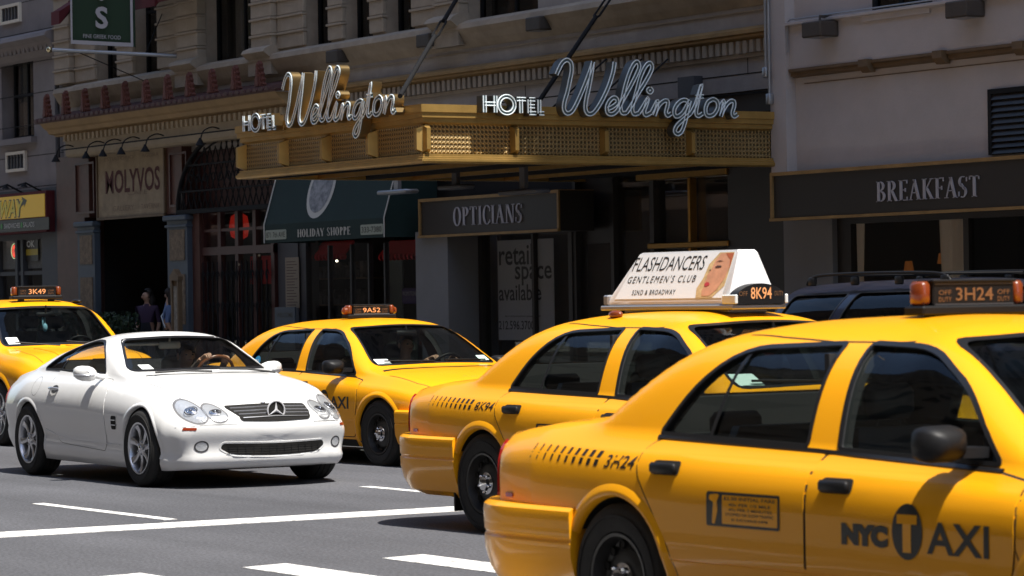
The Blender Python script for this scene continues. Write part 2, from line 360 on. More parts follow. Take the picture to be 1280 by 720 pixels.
class Body:
    NL, NT = 14, 22
    def __init__(s, P):
        s.P = P; g = lambda k: pch(*zip(*P[k]))
        s.plan, s.zs, s.zt, s.zb, s.n, s.crown, s.bow = map(g, ('plan', 'zs', 'zt', 'zb', 'n', 'crown', 'bow'))
        s.side = pch(*zip(*P['side'])); s.tum = P['tum']; s.xr, s.xf = P['ends']
        s.fn = pch(*zip(*P['nose'])); s.rn = pch(*zip(*P['tail']))
        s.f0, s.r0 = P['nose0'], P['tail0']
        s.build()
    def section(s, x, inset=0, zcut=None):
        W = s.plan(x); zs, zb, zt = s.zs(x), s.zb(x), s.zt(x); pts = [(0, zb), (W*s.side(0)*.6, zb)]
        for i in range(s.NL):
            t = i/(s.NL-1); tt = t**.9; pts.append((W*s.side(tt), zb+(zs-zb)*tt))
        Ws = W*s.side(1); h = max(zt-zs, .004); n = s.n(x); D = []
        for k in range(181):
            a = k/180*PI/2; c, q = math.cos(a), math.sin(a); y = c**(2/n) if c > 1e-9 else 0; z = q**(2/n) if q > 1e-9 else 0
            zz = h*z; cr = s.crown(x); zz = zz-cr*(y**2)*z*min(1, h/.1) if h > 0 else 0
            yy = Ws*y*(1-min(.5, s.tum(zz)/Ws)) if zz > 0 else Ws*y
            D.append((yy, zs+zz))
        L = [0]
        for a, b in zip(D, D[1:]): L.append(L[-1]+math.hypot(b[0]-a[0], b[1]-a[1]))
        for k in range(1, s.NT+1):
            u = L[-1]*k/s.NT; j = min(max(1, int(np.searchsorted(L, u))), len(L)-1); w = (u-L[j-1])/max(1e-9, L[j]-L[j-1])
            pts.append((D[j-1][0]+(D[j][0]-D[j-1][0])*w, D[j-1][1]+(D[j][1]-D[j-1][1])*w))
        pts[-1] = (0, pts[-1][1])
        if inset:
            pts = [(y*(1-inset/max(W, .1)), min(z, max(z-inset, zs-.02)) if z > zs else z) for y, z in pts]
            pts = [(y, max(z, zcut)) for y, z in pts]
        return pts
    def warp(s, x, y, z, Wd):
        if x > s.f0: x = s.f0+(x-s.f0)*(s.fn(z)-s.f0)/(s.xf-s.f0)
        if x < s.r0: x = s.r0+(x-s.r0)*(s.rn(z)-s.r0)/(s.xr-s.r0)
        return x-s.bow(x)*min(1.1, abs(y)/Wd)**(2.3 if x > -1.8 else s.P.get('tail_pow', 2.3))
    def loft(s, xs, capR=.07, inset=0, zcut=None, capr=None):
        secs = []; closed_caps = capR > 0; Wd = .95
        st = []
        if closed_caps:
            R = capR
            for a in (90, 70, 50, 30, 15): st.append((s.xr+R-R*math.sin(R_(a)), 1-(1-math.cos(R_(a)))*R/.9))
            st += [(x, 1) for x in xs if s.xr+R <= x <= s.xf-R]
            for a in (15, 30, 50, 70, 90): st.append((s.xf-R+R*math.sin(R_(a)), 1-(1-math.cos(R_(a)))*R/.9))
            st = [(s.xr, k*st[0][1]) for k in (.25, .5, .75, .9)]+st+[(s.xf, k*st[-1][1]) for k in (.9, .75, .5, .25)]
        else: st = [(x, 1) for x in xs]
        V = []; F = []; rows = None
        for x, k in st:
            p = s.section(x, inset, zcut); zc = (p[0][1]+p[-1][1])/2
            full = [(y*k, zc+(z-zc)*k) for y, z in p]; full = full+[(-y, z) for y, z in full[1:-1]][::-1]
            rows = len(full)
            for y, z in full: V.append((s.warp(x, y, z, Wd), y, z))
        m = len(st)
        for i in range(m-1):
            for j in range(rows): F.append((i*rows+j, i*rows+(j+1) % rows, (i+1)*rows+(j+1) % rows, (i+1)*rows+j))
        for e in (0, m-1):
            c = np.mean(V[e*rows:(e+1)*rows], axis=0); V.append(tuple(c)); ci = len(V)-1
            for j in range(rows):
                f = (e*rows+j, e*rows+(j+1) % rows, ci); F.append(f if e else f[::-1])
        b = bmesh.new(); vs = [b.verts.new(v) for v in V]
        for f in F:
            try: b.faces.new([vs[i] for i in f])
            except ValueError: pass
        bmesh.ops.remove_doubles(b, verts=b.verts[:], dist=.0012)
        bmesh.ops.dissolve_degenerate(b, dist=.0004, edges=b.edges[:])
        bmesh.ops.recalc_face_normals(b, faces=b.faces[:])
        return b
    def build(s):
        P = s.P; xs = list(np.linspace(s.xr, s.xf, P.get('N', 90)))
        b = s.loft(xs, P.get('capR', .07)); bmesh.ops.triangulate(b, faces=[f for f in b.faces if len(f.verts) > 4])
        b.verts.ensure_lookup_table(); b.faces.ensure_lookup_table()
        me = bpy.data.meshes.new('body'); b.to_mesh(me); b.free(); s.outer = me
        s.bvh = BVHTree.FromPolygons([v.co.copy() for v in me.vertices], [tuple(p.vertices) for p in me.polygons])
        s.vn = [v.normal.copy() for v in me.vertices]; s.vc = [v.co.copy() for v in me.vertices]; s.pf = [tuple(p.vertices) for p in me.polygons]
    def nrm(s, co):
        loc, n, i, d = s.bvh.find_nearest(co); w = []; N = Vector()
        for k in s.pf[i]:
            ww = 1/((s.vc[k]-loc).length_squared+1e-6); N += s.vn[k]*ww
        return N.normalized()
    def hit(s, p2, face, off=0):
        """project a 2D point on the body; face: R/L side (x,z), F/B front/back (y,z), T top (x,y)"""
        if face == 'R': o, d = Vector((p2[0], -2, p2[1])), Vector((0, 1, 0))
        elif face == 'L': o, d = Vector((p2[0], 2, p2[1])), Vector((0, -1, 0))
        elif face == 'F': o, d = Vector((4, p2[0], p2[1])), Vector((-1, 0, 0))
        elif face == 'B': o, d = Vector((-4, p2[0], p2[1])), Vector((1, 0, 0))
        else: o, d = Vector((p2[0], p2[1], 3)), Vector((0, 0, -1))
        loc, n, i, dist = s.bvh.ray_cast(o, d)
        if loc is None:
            loc, n, i, dist = s.bvh.find_nearest(o+d*1.2)
        N = s.nrm(loc); return loc+N*off, N

def cutpoly(polyfaces, step, sx=1.0):
    """bmesh of 2D faces cut into cells of about step"""
    V, F = polyfaces; b = bmesh.new(); vs = [b.verts.new((p[0], p[1], 0)) for p in V]
    for f in F:
        try: b.faces.new([vs[i] for i in f])
        except ValueError: pass
    for ax in (0, 1):
        lo = min(p[ax] for p in V); hi = max(p[ax] for p in V); k = int((hi-lo)/step)
        for i in range(1, k+1):
            c = lo+(hi-lo)*i/(k+1); co = [0, 0, 0]; no = [0, 0, 0]; co[ax] = c; no[ax] = 1
            bmesh.ops.bisect_plane(b, geom=b.verts[:]+b.edges[:]+b.faces[:], plane_co=co, plane_no=no, dist=1e-6)
    return b

def patch(B, polyf, face, name, m, parent, off=.002, step=.06, skirt=0.0, smooth=True, mx=False):
    """a skin piece laid on the body"""
    if not isinstance(polyf, tuple): polyf = (polyf, [tuple(range(len(polyf)))])
    if mx: polyf = ([(-x if face in 'FB' else x, z) for x, z in polyf[0]], polyf[1])
    b = cutpoly(polyf, step); NN = {}
    want = {'R': Vector((0, -1, 0)), 'L': Vector((0, 1, 0)), 'F': Vector((1, 0, 0)), 'B': Vector((-1, 0, 0)), 'T': Vector((0, 0, 1))}[face]
    b.verts.index_update()
    for v in b.verts:
        loc, N = B.hit((v.co.x, v.co.y), face, off); v.co = loc; NN[v.index] = N
    b.normal_update()
    fl = [f for f in b.faces if f.normal.dot(want) < 0]
    bmesh.ops.reverse_faces(b, faces=fl)
    nv0 = len(b.verts)
    if skirt:
        ed = [e for e in b.edges if e.is_boundary]; r = bmesh.ops.extrude_edge_only(b, edges=ed)
        b.verts.index_update()
        for v in [g for g in r['geom'] if isinstance(g, bmesh.types.BMVert)]:
            v.co -= B.nrm(v.co)*skirt
    me = bpy.data.meshes.new(name); b.to_mesh(me); b.free(); me.materials.append(m)
    if smooth:
        me.polygons.foreach_set('use_smooth', [True]*len(me.polygons))
        nf = [tuple(p.vertices) for p in me.polygons]; ln = []
        for p in me.polygons:
            sk = any(i >= nv0 for i in p.vertices)
            for i in p.vertices: ln.append(tuple(p.normal) if sk else tuple(NN.get(i, p.normal)))
        me.normals_split_custom_set(ln)
    o = bpy.data.objects.new(name, me); COL.objects.link(o); o.parent = parent; return o

def ringpatch(B, poly, wi, wo, face, name, m, parent, off=.003, dens=.05, thick=.0):
    """band following a closed outline: from wi inside to wo outside"""
    P = []
    for i in range(len(poly)):
        a, b = Vector(poly[i]), Vector(poly[(i+1) % len(poly)]); k = max(1, int((b-a).length/dens))
        P += [tuple(a+(b-a)*j/k) for j in range(k)]
    I = offset_poly(P, -wi); O = offset_poly(P, wo); mb = MB(); n = len(P)
    a = [B.hit(p, face, off)[0] for p in I]; c = [B.hit(p, face, off)[0] for p in O]
    if thick:
        a2 = [B.hit(p, face, -.004)[0] for p in I]; c2 = [B.hit(p, face, -.004)[0] for p in O]
        mb.add(a2+a+c+c2, [(k*n+i, k*n+(i+1) % n, (k+1)*n+(i+1) % n, (k+1)*n+i) for k in range(3) for i in range(n)])
    else: mb.add(a+c, [(i, (i+1) % n, n+(i+1) % n, n+i) for i in range(n)])
    return mb.obj(name, m, parent, 50)

def strip(B, pts, w, face, name, m, parent, off=.002, dens=.05, thick=0.0, smooth=40):
    """open strip of width w along pts on the body"""
    Q = []
    for a, b in zip(pts, pts[1:]):
        a, b = Vector(a), Vector(b); k = max(1, int((b-a).length/dens)); Q += [a+(b-a)*j/k for j in range(k)]
    Q.append(Vector(pts[-1])); mb = MB(); L = []
    for i, p in enumerate(Q):
        t = (Q[min(i+1, len(Q)-1)]-Q[max(i-1, 0)]).normalized(); n = Vector((-t.y, t.x))*w/2
        lo, hi = p-n, p+n
        if thick: L += [B.hit(lo, face, -.003)[0], B.hit(lo+n*.3, face, off)[0], B.hit(hi-n*.3, face, off)[0], B.hit(hi, face, -.003)[0]]
        else: L += [B.hit(lo, face, off)[0], B.hit(hi, face, off)[0]]
    k = 4 if thick else 2
    mb.add(L, [(i*k+j, i*k+j+1, (i+1)*k+j+1, (i+1)*k+j) for i in range(len(Q)-1) for j in range(k-1)])
    if name is None: return mb
    return mb.obj(name, m, parent, smooth)

def bool_body(B, P, paintm, parent, name='body'):
    """outer shell minus cabin room, windows and wheel arches; the outer skin keeps its smooth normals"""
    me = B.outer.copy(); me.name = name; me.materials.clear(); me.materials.append(paintm); me.materials.append(K['cabin']); me.materials.append(K['well'])
    o = bpy.data.objects.new(name, me); COL.objects.link(o)
    cut = []
    def cutter(b_or_mb, mi):
        if isinstance(b_or_mb, MB):
            c = b_or_mb.obj('c', [paintm, K['cabin'], K['well']]); cm = c.data
        else:
            cm = bpy.data.meshes.new('c'); b_or_mb.to_mesh(cm); b_or_mb.free(); c = bpy.data.objects.new('c', cm); COL.objects.link(c)
            for q in (paintm, K['cabin'], K['well']): cm.materials.append(q)
        cm.polygons.foreach_set('material_index', [mi]*len(cm.polygons)); cut.append(c)
    x0, x1 = P['cabin_x']
    cutter(B.loft(list(np.linspace(x0, x1, 40)), 0, .05, P.get('floor', .34)), 1)
    mb = MB()
    for poly in P['side_windows']: mb.prism(poly, 'y', -1.3, 1.3)
    cutter(mb, 1)
    mb = MB().prism(P['windshield'], 'x', P['ws_x'][0], P['ws_x'][1]); cutter(mb, 1)
    if P.get('rearglass'): cutter(MB().prism(P['rearglass'], 'x', P['rg_x'][0], P['rg_x'][1]), 1)
    mb = MB()
    for ax in P['axles']:
        for sy in (-1, 1):
            r = P['arch_r']; n = 36; V = []
            poly = [(ax+r*math.cos(2*PI*k/n), P['arch_z']+r*math.sin(2*PI*k/n)) for k in range(n)]
            poly = [(px, pz) if pz > P['arch_z'] else (ax+(px-ax)*1.0, pz) for px, pz in poly]
            mb.prism(poly, 'y', sy*.60, sy*1.3)
    cutter(mb, 2)
    for c in cut:
        md = o.modifiers.new('b', 'BOOLEAN'); md.operation = 'DIFFERENCE'; md.solver = 'EXACT'; md.object = c
    dg = bpy.context.evaluated_depsgraph_get(); me2 = bpy.data.meshes.new_from_object(o.evaluated_get(dg)); me2.name = name
    for c in cut:
        m = c.data; bpy.data.objects.remove(c); bpy.data.meshes.remove(m)
    o.modifiers.clear(); o.data = me2; bpy.data.meshes.remove(me)
    me2.polygons.foreach_set('use_smooth', [True]*len(me2.polygons)); ln = []
    for p in me2.polygons:
        if p.material_index == 0:
            for i in p.vertices: ln.append(tuple(B.nrm(me2.vertices[i].co)))
        else:
            for i in p.vertices: ln.append(tuple(p.normal))
    me2.normals_split_custom_set(ln)
    o.parent = parent; return o

def arch_lip(B, ax, az, r, face, m, parent, off=.014, w=.05, a0=-12, a1=192):
    mb = MB(); n = 30; L = []
    prof = [(-.012, -.03), (-.004, off*.6), (.006, off), (w*.45, off*.8), (w, .0008)]
    for i in range(n+1):
        a = R_(a0+(a1-a0)*i/n)
        for dr, o in prof:
            rr = r+max(dr, .002); q = B.hit((ax+rr*math.cos(a), az+rr*math.sin(a)), face, o)[0]
            if dr < 0: q = Vector((ax+(r+dr)*math.cos(a), q.y, az+(r+dr)*math.sin(a)))
            L.append(q)
    k = len(prof); mb.add(L, [(i*k+j, i*k+j+1, (i+1)*k+j+1, (i+1)*k+j) for i in range(n) for j in range(k-1)])
    return mb.obj('wheel_arch_trim', m, parent, 60)

# ------------------------------------------------------------------ wheels (axis y, outer face towards -y)
def wheel_mesh(kind, r, w):
    T = MB(); rr = {'steel': .60, 'alloy': .665}[kind]*r   # rim radius
    h = w/2
    prof = [(rr, -h*.80), (rr+.012, -h*.95), (rr+(r-rr)*.45, -h*1.04), (r-.025, -h*.97), (r-.006, -h*.80)]
    for a in (-.55, -.35, -.3, -.28, -.02, 0, .02, .28, .3, .35, .55):
        g = .007 if a in (-.3, 0, .3) else 0; prof.append((r-g, h*a*1.3))
    prof += [(r-.006, h*.8), (r-.025, h*.97), (rr+(r-rr)*.45, h*1.04), (rr+.012, h*.95), (rr, h*.8)]
    T.lathe(prof, axis='y', n=48)
    # sidewall lettering ridge
    T.lathe([(rr+(r-rr)*.55, -h*1.045), (rr+(r-rr)*.56, -h*1.075), (rr+(r-rr)*.62, -h*1.07), (rr+(r-rr)*.63, -h*1.03)], axis='y', n=48)
    tyre = T.mesh('tyre', K['rubber'], 40)
    Rm = MB(); H = MB()
    if kind == 'steel':
        Rm.lathe([(rr+.004, -h*.92), (rr+.002, -h*.97), (rr-.012, -h*.95), (rr-.02, -h*.7), (rr-.03, -h*.45), (rr-.05, -h*.40), (.135, -h*.50), (.115, -h*.62), (.07, -h*.62), (.0, -h*.62)], axis='y', n=48)
        Rm.lathe([(rr, h*.8), (rr-.02, h*.5), (rr-.03, -h*.2)], axis='y', n=32)
        rim = Rm.mesh('rim', K['steelwheel'], 40)
        hol = MB().lathe([(.0, 0), (.016, 0), (.0165, -.004), (.020, -.004), (.021, .006)], (0, 0, 0), 'y', 12)
        vent = hol.mesh('vent_hole', K['gap'], 40)
        H.lathe([(.072, -h*.62), (.074, -h*.72), (.05, -h*.80), (.046, -h*.98), (.03, -h*1.03), (0, -h*1.04)], axis='y', n=28)
        for k in range(5):
            a = 2*PI*k/5; H.lathe([(.0105, .0), (.0105, -.022), (.006, -.028), (0, -.028)], (.058*math.cos(a), -h*.74, .058*math.sin(a)), 'y', 8)
        cap = H.mesh('centre_cap', K['chrome'], 35)
        return [('tyre', tyre), ('rim', rim)]+[('vent_hole', vent, (.155*math.cos(k*PI/6), -h*.50-.004, .155*math.sin(k*PI/6))) for k in range(12)]+[('centre_cap', cap)]
    Rm.lathe([(rr+.004, -h*.90), (rr+.004, -h*.98), (rr-.010, -h*.97), (rr-.018, -h*.80), (rr-.024, -h*.2), (rr-.02, h*.8)], axis='y', n=48)
    Rm.lathe([(0, -h*.86), (.035, -h*.86), (.05, -h*.82), (.066, -h*.70), (.07, -h*.4)], axis='y', n=28)
    for k in range(7):
        a = 2*PI*k/7+.2; ca, sa = math.cos(a), math.sin(a); sp = MB()
        secs = [(.04, .022, -h*.80, .03), (.10, .020, -h*.72, .035), (.16, .024, -h*.74, .035), (rr-.02, .034, -h*.90, .04)]
        V = []
        for (q, hw, y, d) in secs:
            for (u, yy) in ((-hw, y+d), (-hw, y+.006), (-hw*.6, y), (hw*.6, y), (hw, y+.006), (hw, y+d)):
                V.append((q*ca-u*sa, yy, q*sa+u*ca))
        F = [(i*6+j, i*6+(j+1) % 6, (i+1)*6+(j+1) % 6, (i+1)*6+j) for i in range(3) for j in range(6)]+[(0, 1, 2, 3, 4, 5), (18, 19, 20, 21, 22, 23)]
        Rm.add(V, F)
    for k in range(5):
        a = 2*PI*k/5; Rm.lathe([(.009, .0), (.009, -.012), (0, -.012)], (.052*math.cos(a), -h*.80, .052*math.sin(a)), 'y', 8)
    rim = Rm.mesh('rim', K['alloy'], 35)
    D = MB().lathe([(.155, -h*.15), (.155, -h*.1), (.06, -h*.15), (.06, -h*.2), (.155, -h*.15)], axis='y', n=36); disc = D.mesh('brake_disc', K['steelwheel'], 30)
    H.lathe([(.026, -h*.84), (.026, -h*.90), (.018, -h*.93), (0, -h*.93)], axis='y', n=20); cap = H.mesh('centre_cap', K['chrome'], 30)
    return [('tyre', tyre), ('rim', rim), ('brake_disc', disc), ('centre_cap', cap)]

def add_wheels(root, parts, axles, ytrack, r, steer=0):
    for ax in axles:
        for sy in (-1, 1):
            w = bpy.data.objects.new('wheel', parts[0][1]); COL.objects.link(w); w.parent = root
            w.location = (ax, sy*ytrack, r); w.rotation_euler = (0, rnd.uniform(0, 1), (0 if sy < 0 else PI)+(steer if ax > 0 else 0))
            # first mesh (tyre) carries the wheel, the rest are its sub-parts
            for q in parts[1:]: inst(q[1], q[0], w, q[2] if len(q) > 2 else (0, 0, 0))

# ------------------------------------------------------------------ cabin furniture
def seat(root, x, y, m, w=.5, h=.62, lean=.25, head=True, z=.34):
    b = MB(); b.cbox(x-.24, x+.26, y-w/2, y+w/2, z, z+.17, .05)
    o = b.obj('seat', m, root, 50)
    b = MB(); sec = []
    V = []; n = 10
    for k in range(8):
        t = k/7; zz = z+.12+t*h; xc = x-.22-lean*t*h; ww = w/2*(1-.22*t**3); d = .075*(1-.35*t)
        for j in range(n):
            a = 2*PI*j/n; c, q = math.cos(a), math.sin(a); V.append((xc+d*np.sign(c)*abs(c)**.6, y+ww*np.sign(q)*abs(q)**.5, zz))
    F = [(i*n+j, i*n+(j+1) % n, (i+1)*n+(j+1) % n, (i+1)*n+j) for i in range(7) for j in range(n)]+[tuple(range(n)), tuple(7*n+j for j in range(n))]
    b.add(V, F); bk = b.obj('seat_back', m, root, 60)
    if head:
        hz = z+.12+h+.10; hx = x-.22-lean*(h+.08)
        hb = MB(); hb.cbox(hx-.05, hx+.05, y-.13, y+.13, hz-.07, hz+.08, .035); hb.tube([(hx, y-.06, hz-.14), (hx, y-.06, hz-.05)], .007, 6); hb.tube([(hx, y+.06, hz-.14), (hx, y+.06, hz-.05)], .007, 6)
        ho = hb.obj('headrest', m, root, 60)
def steering(root, x, y, z, r=.19, tilt=R_(24), m=None):
    b = MB(); c = Vector((x, y, z)); ax = Vector((math.cos(tilt), 0, -math.sin(tilt))); u = Vector((0, 1, 0)); v = ax.cross(u)
    pts = [c+(u*math.cos(a)+v*math.sin(a))*r for a in [2*PI*k/28 for k in range(29)]]; b.tube(pts, .015, 8, cap=False)
    for a in (0, PI, -PI/2): b.tube([c+ax*.03, c+(u*math.cos(a)+v*math.sin(a))*r], .012, 6)
    b.ell(tuple(c+ax*.03), (.05, .07, .07), 10, 6)
    b.tube([c+ax*.03, c+ax*.4], .03, 8)
    return b.obj('steering_wheel', m or K['black'], root, 60)
def dashboard(root, x0, x1, w, z, m=None, hood_y=None):
    b = MB(); V = []; n = 12; prof = [(x1, z-.45), (x1, z-.03), ((x0+x1)/2+.05, z), (x0+.06, z+.015), (x0, z-.03), (x0+.02, z-.12), (x0+.12, z-.30), (x0+.14, z-.45)]
    b.prism([(p[0], p[1]) for p in prof], 'y', -w, w)
    if hood_y is not None: b.ell((x0+.08, hood_y, z+.01), (.12, .20, .05), 14, 8)
    return b.obj('dashboard', m or K['cabin'], root, 40)

# ------------------------------------------------------------------ sedan taxi
TX = dict(
    ends=(-2.84, 2.47), nose0=2.05, tail0=-2.2, N=110, capR=.045,
    nose=[(.15, 2.38), (.3, 2.50), (.52, 2.51), (.62, 2.44), (.75, 2.42), (.85, 2.38)],
    tail=[(.15, -2.52), (.3, -2.60), (.6, -2.64), (.85, -2.64), (.93, -2.63), (1.05, -2.60)],
    zb=[(-2.9, .34), (-2.3, .25), (-1.4, .20), (1.4, .20), (2.1, .21), (2.5, .24)],
    plan=[(-2.9, .885), (-2.6, .93), (-2.1, .965), (-1.4, .985), (0, .99), (1.3, .985), (1.9, .95), (2.3, .90), (2.5, .86)],
    side=[(0, .925), (.12, .965), (.30, .985), (.36, 1.0), (.68, 1.0), (.83, .988), (.91, .958), (.96, .915), (1, .868)],
    zs=[(-2.9, .925), (-2.6, .95), (-2.0, .975), (-1.4, .965), (-.8, .945), (.8, .905), (1.2, .885), (1.8, .825), (2.2, .755), (2.5, .68)],
    zt=[(-2.9, .955), (-2.7, .975), (-2.3, 1.01), (-1.99, 1.040), (-1.82, 1.056), (-1.74, 1.100), (-1.62, 1.195), (-1.48, 1.292), (-1.3, 1.382), (-1.1, 1.438), (-.8, 1.470), (-.3, 1.482), (.0, 1.478), (.22, 1.455), (.40, 1.405), (.7, 1.255), (1.0, 1.085), (1.17, 1.00), (1.3, .985), (1.6, .955), (2.0, .885), (2.3, .80), (2.5, .73)],
    n=[(-2.9, 3), (-2.0, 3), (-1.82, 4.0), (-1.68, 6.5), (-1.3, 8), (-.7, 5.5), (0, 5), (.3, 7), (.6, 8), (1.1, 5), (1.4, 2.8), (2.5, 2.6)],
    crown=[(-2.9, .0), (-2.0, .0), (-1.4, .03), (0, .045), (.8, .03), (1.3, 0), (2.5, 0)],
    tail_pow=5.5,
    bow=[(-2.9, -.22), (-2.6, -.18), (-2.3, -.10), (-2.1, -.03), (-1.8, -.05), (-1.3, 0), (.0, .02), (.4, .08), (1.1, .18), (1.35, .15), (1.6, .02), (2.0, .06), (2.3, .17), (2.55, .26)],
    tum=lambda z: .30*z+.25*z*z,
    axles=(-1.456, 1.456), arch_r=.378, arch_z=.335, cabin_x=(-1.60, 1.02), floor=.34,
    ws_x=(-.2, 2.4), rg_x=(-2.6, -1.22))
TX['side_windows'] = [
    rpoly([(-1.270, .985, .02), (-1.12, 1.185, .2), (-.90, 1.345, .14), (-.300, 1.365, .02), (-.275, .960, .02)], .02),
    rpoly([(-.065, .953, .02), (-.135, 1.366, .02), (.27, 1.352, .12), (.57, 1.20, .12), (.87, .925, .02)], .02)]
TX['windshield'] = rpoly([(-.715, 1.005, .06), (-.565, 1.385, .06), (0, 1.415, .4), (.565, 1.385, .06), (.715, 1.005, .06), (0, 1.03, .4)], .05)
TX['rearglass'] = rpoly([(-.66, 1.12, .06), (-.57, 1.36, .06), (.57, 1.36, .06), (.66, 1.12, .06)], .05)

def roof_sign(num, root, x, z, w=.60, h=.105, shine=False, dim=False):
    b = MB(); hw = w/2
    b.cbox(-.065, .065, -hw, hw, -.02, .020, .008)
    for s_ in (-1, 1): b.cbox(-.04, .04, s_*hw*.6-.03, s_*hw*.6+.03, -.045, -.01, .005)
    b.cbox(-.045, .045, -hw*.76, hw*.76, .020, h+.015, .006); b.cbox(-.055, .055, -hw*.78, hw*.78, h+.012, h+.025, .004)
    o = b.obj('roof_light', K['black'], root); o.location = (x, 0, z)
    for s_ in (-1, 1):
        l = MB(); l.cbox(-.045, .045, s_*hw*.78, s_*hw*.97, .020, h+.018, .015); l.obj('amber_lamp', K['amber'], o, 50)
        if shine: e = MB(); e.lathe([(.04, 0), (.035, s_*.03), (.0, s_*.05)], (0, s_*hw*.97, h*.6), 'y', 14); e.obj('lamp_end', K['amber'], o, 50)
    f = MB()
    for d in (1, -1): f.box(d*.045, d*.0475, -hw*.74, hw*.74, .022, .028); f.box(d*.045, d*.0475, -hw*.74, hw*.74, h+.003, h+.009)
    f.obj('trim', K['alloy'] if shine else K['seatgrey'], o)
    for d in (1, -1):
        tx = MB(); flat_text(fit2d(text2d(num, 1, 1, .01), -.105, .105, .040, h-.010), tx, (d*.0475, 0, 0), (0, d, 0), (0, 0, 1)); tx.obj('number_lettering', K['leddim'] if dim else K['led'], o)
        for sgn in (-1, 1):
            for wd, z0 in (('OFF', h*.62), ('DUTY', h*.34)):
                tx = MB(); c = sgn*hw*.55; flat_text(fit2d(text2d(wd, 1), c-.035, c+.035, z0, z0+.02), tx, (d*.0475, 0, 0), (0, d, 0), (0, 0, 1)); tx.obj('off_duty_lettering', K['leddim'], o)
    return o

def chk_squares(B, root, face):
    x = -1.60
    for k in range(10):
        wv = .030*(1-.085*k)
        for row in (0, 1):
            dx = .012 if row else 0; z0 = .832+row*.037+.002*k
            patch(B, [(x+dx-wv, z0), (x+dx, z0), (x+dx+.010, z0+.029), (x+dx-wv+.010, z0+.029)], face, 'checker_square', K['decal'], root, .0016, .05, smooth=False)
        x -= .062
def chk_strip(B, root, num, face='R', dark=None):
    """the medallion number"""
    f = text2d(num, 1, 1, .012, shear=.25)
    f = fit2d(f, -1.545, -1.315, .828, .884) if face == 'R' else fit2d(([(-x_, y_) for x_, y_ in f[0]], f[1]), -1.545, -1.315, .828, .884)
    patch(B, f, face, 'side_number', K['decal'], root, .0016, .06, smooth=False)

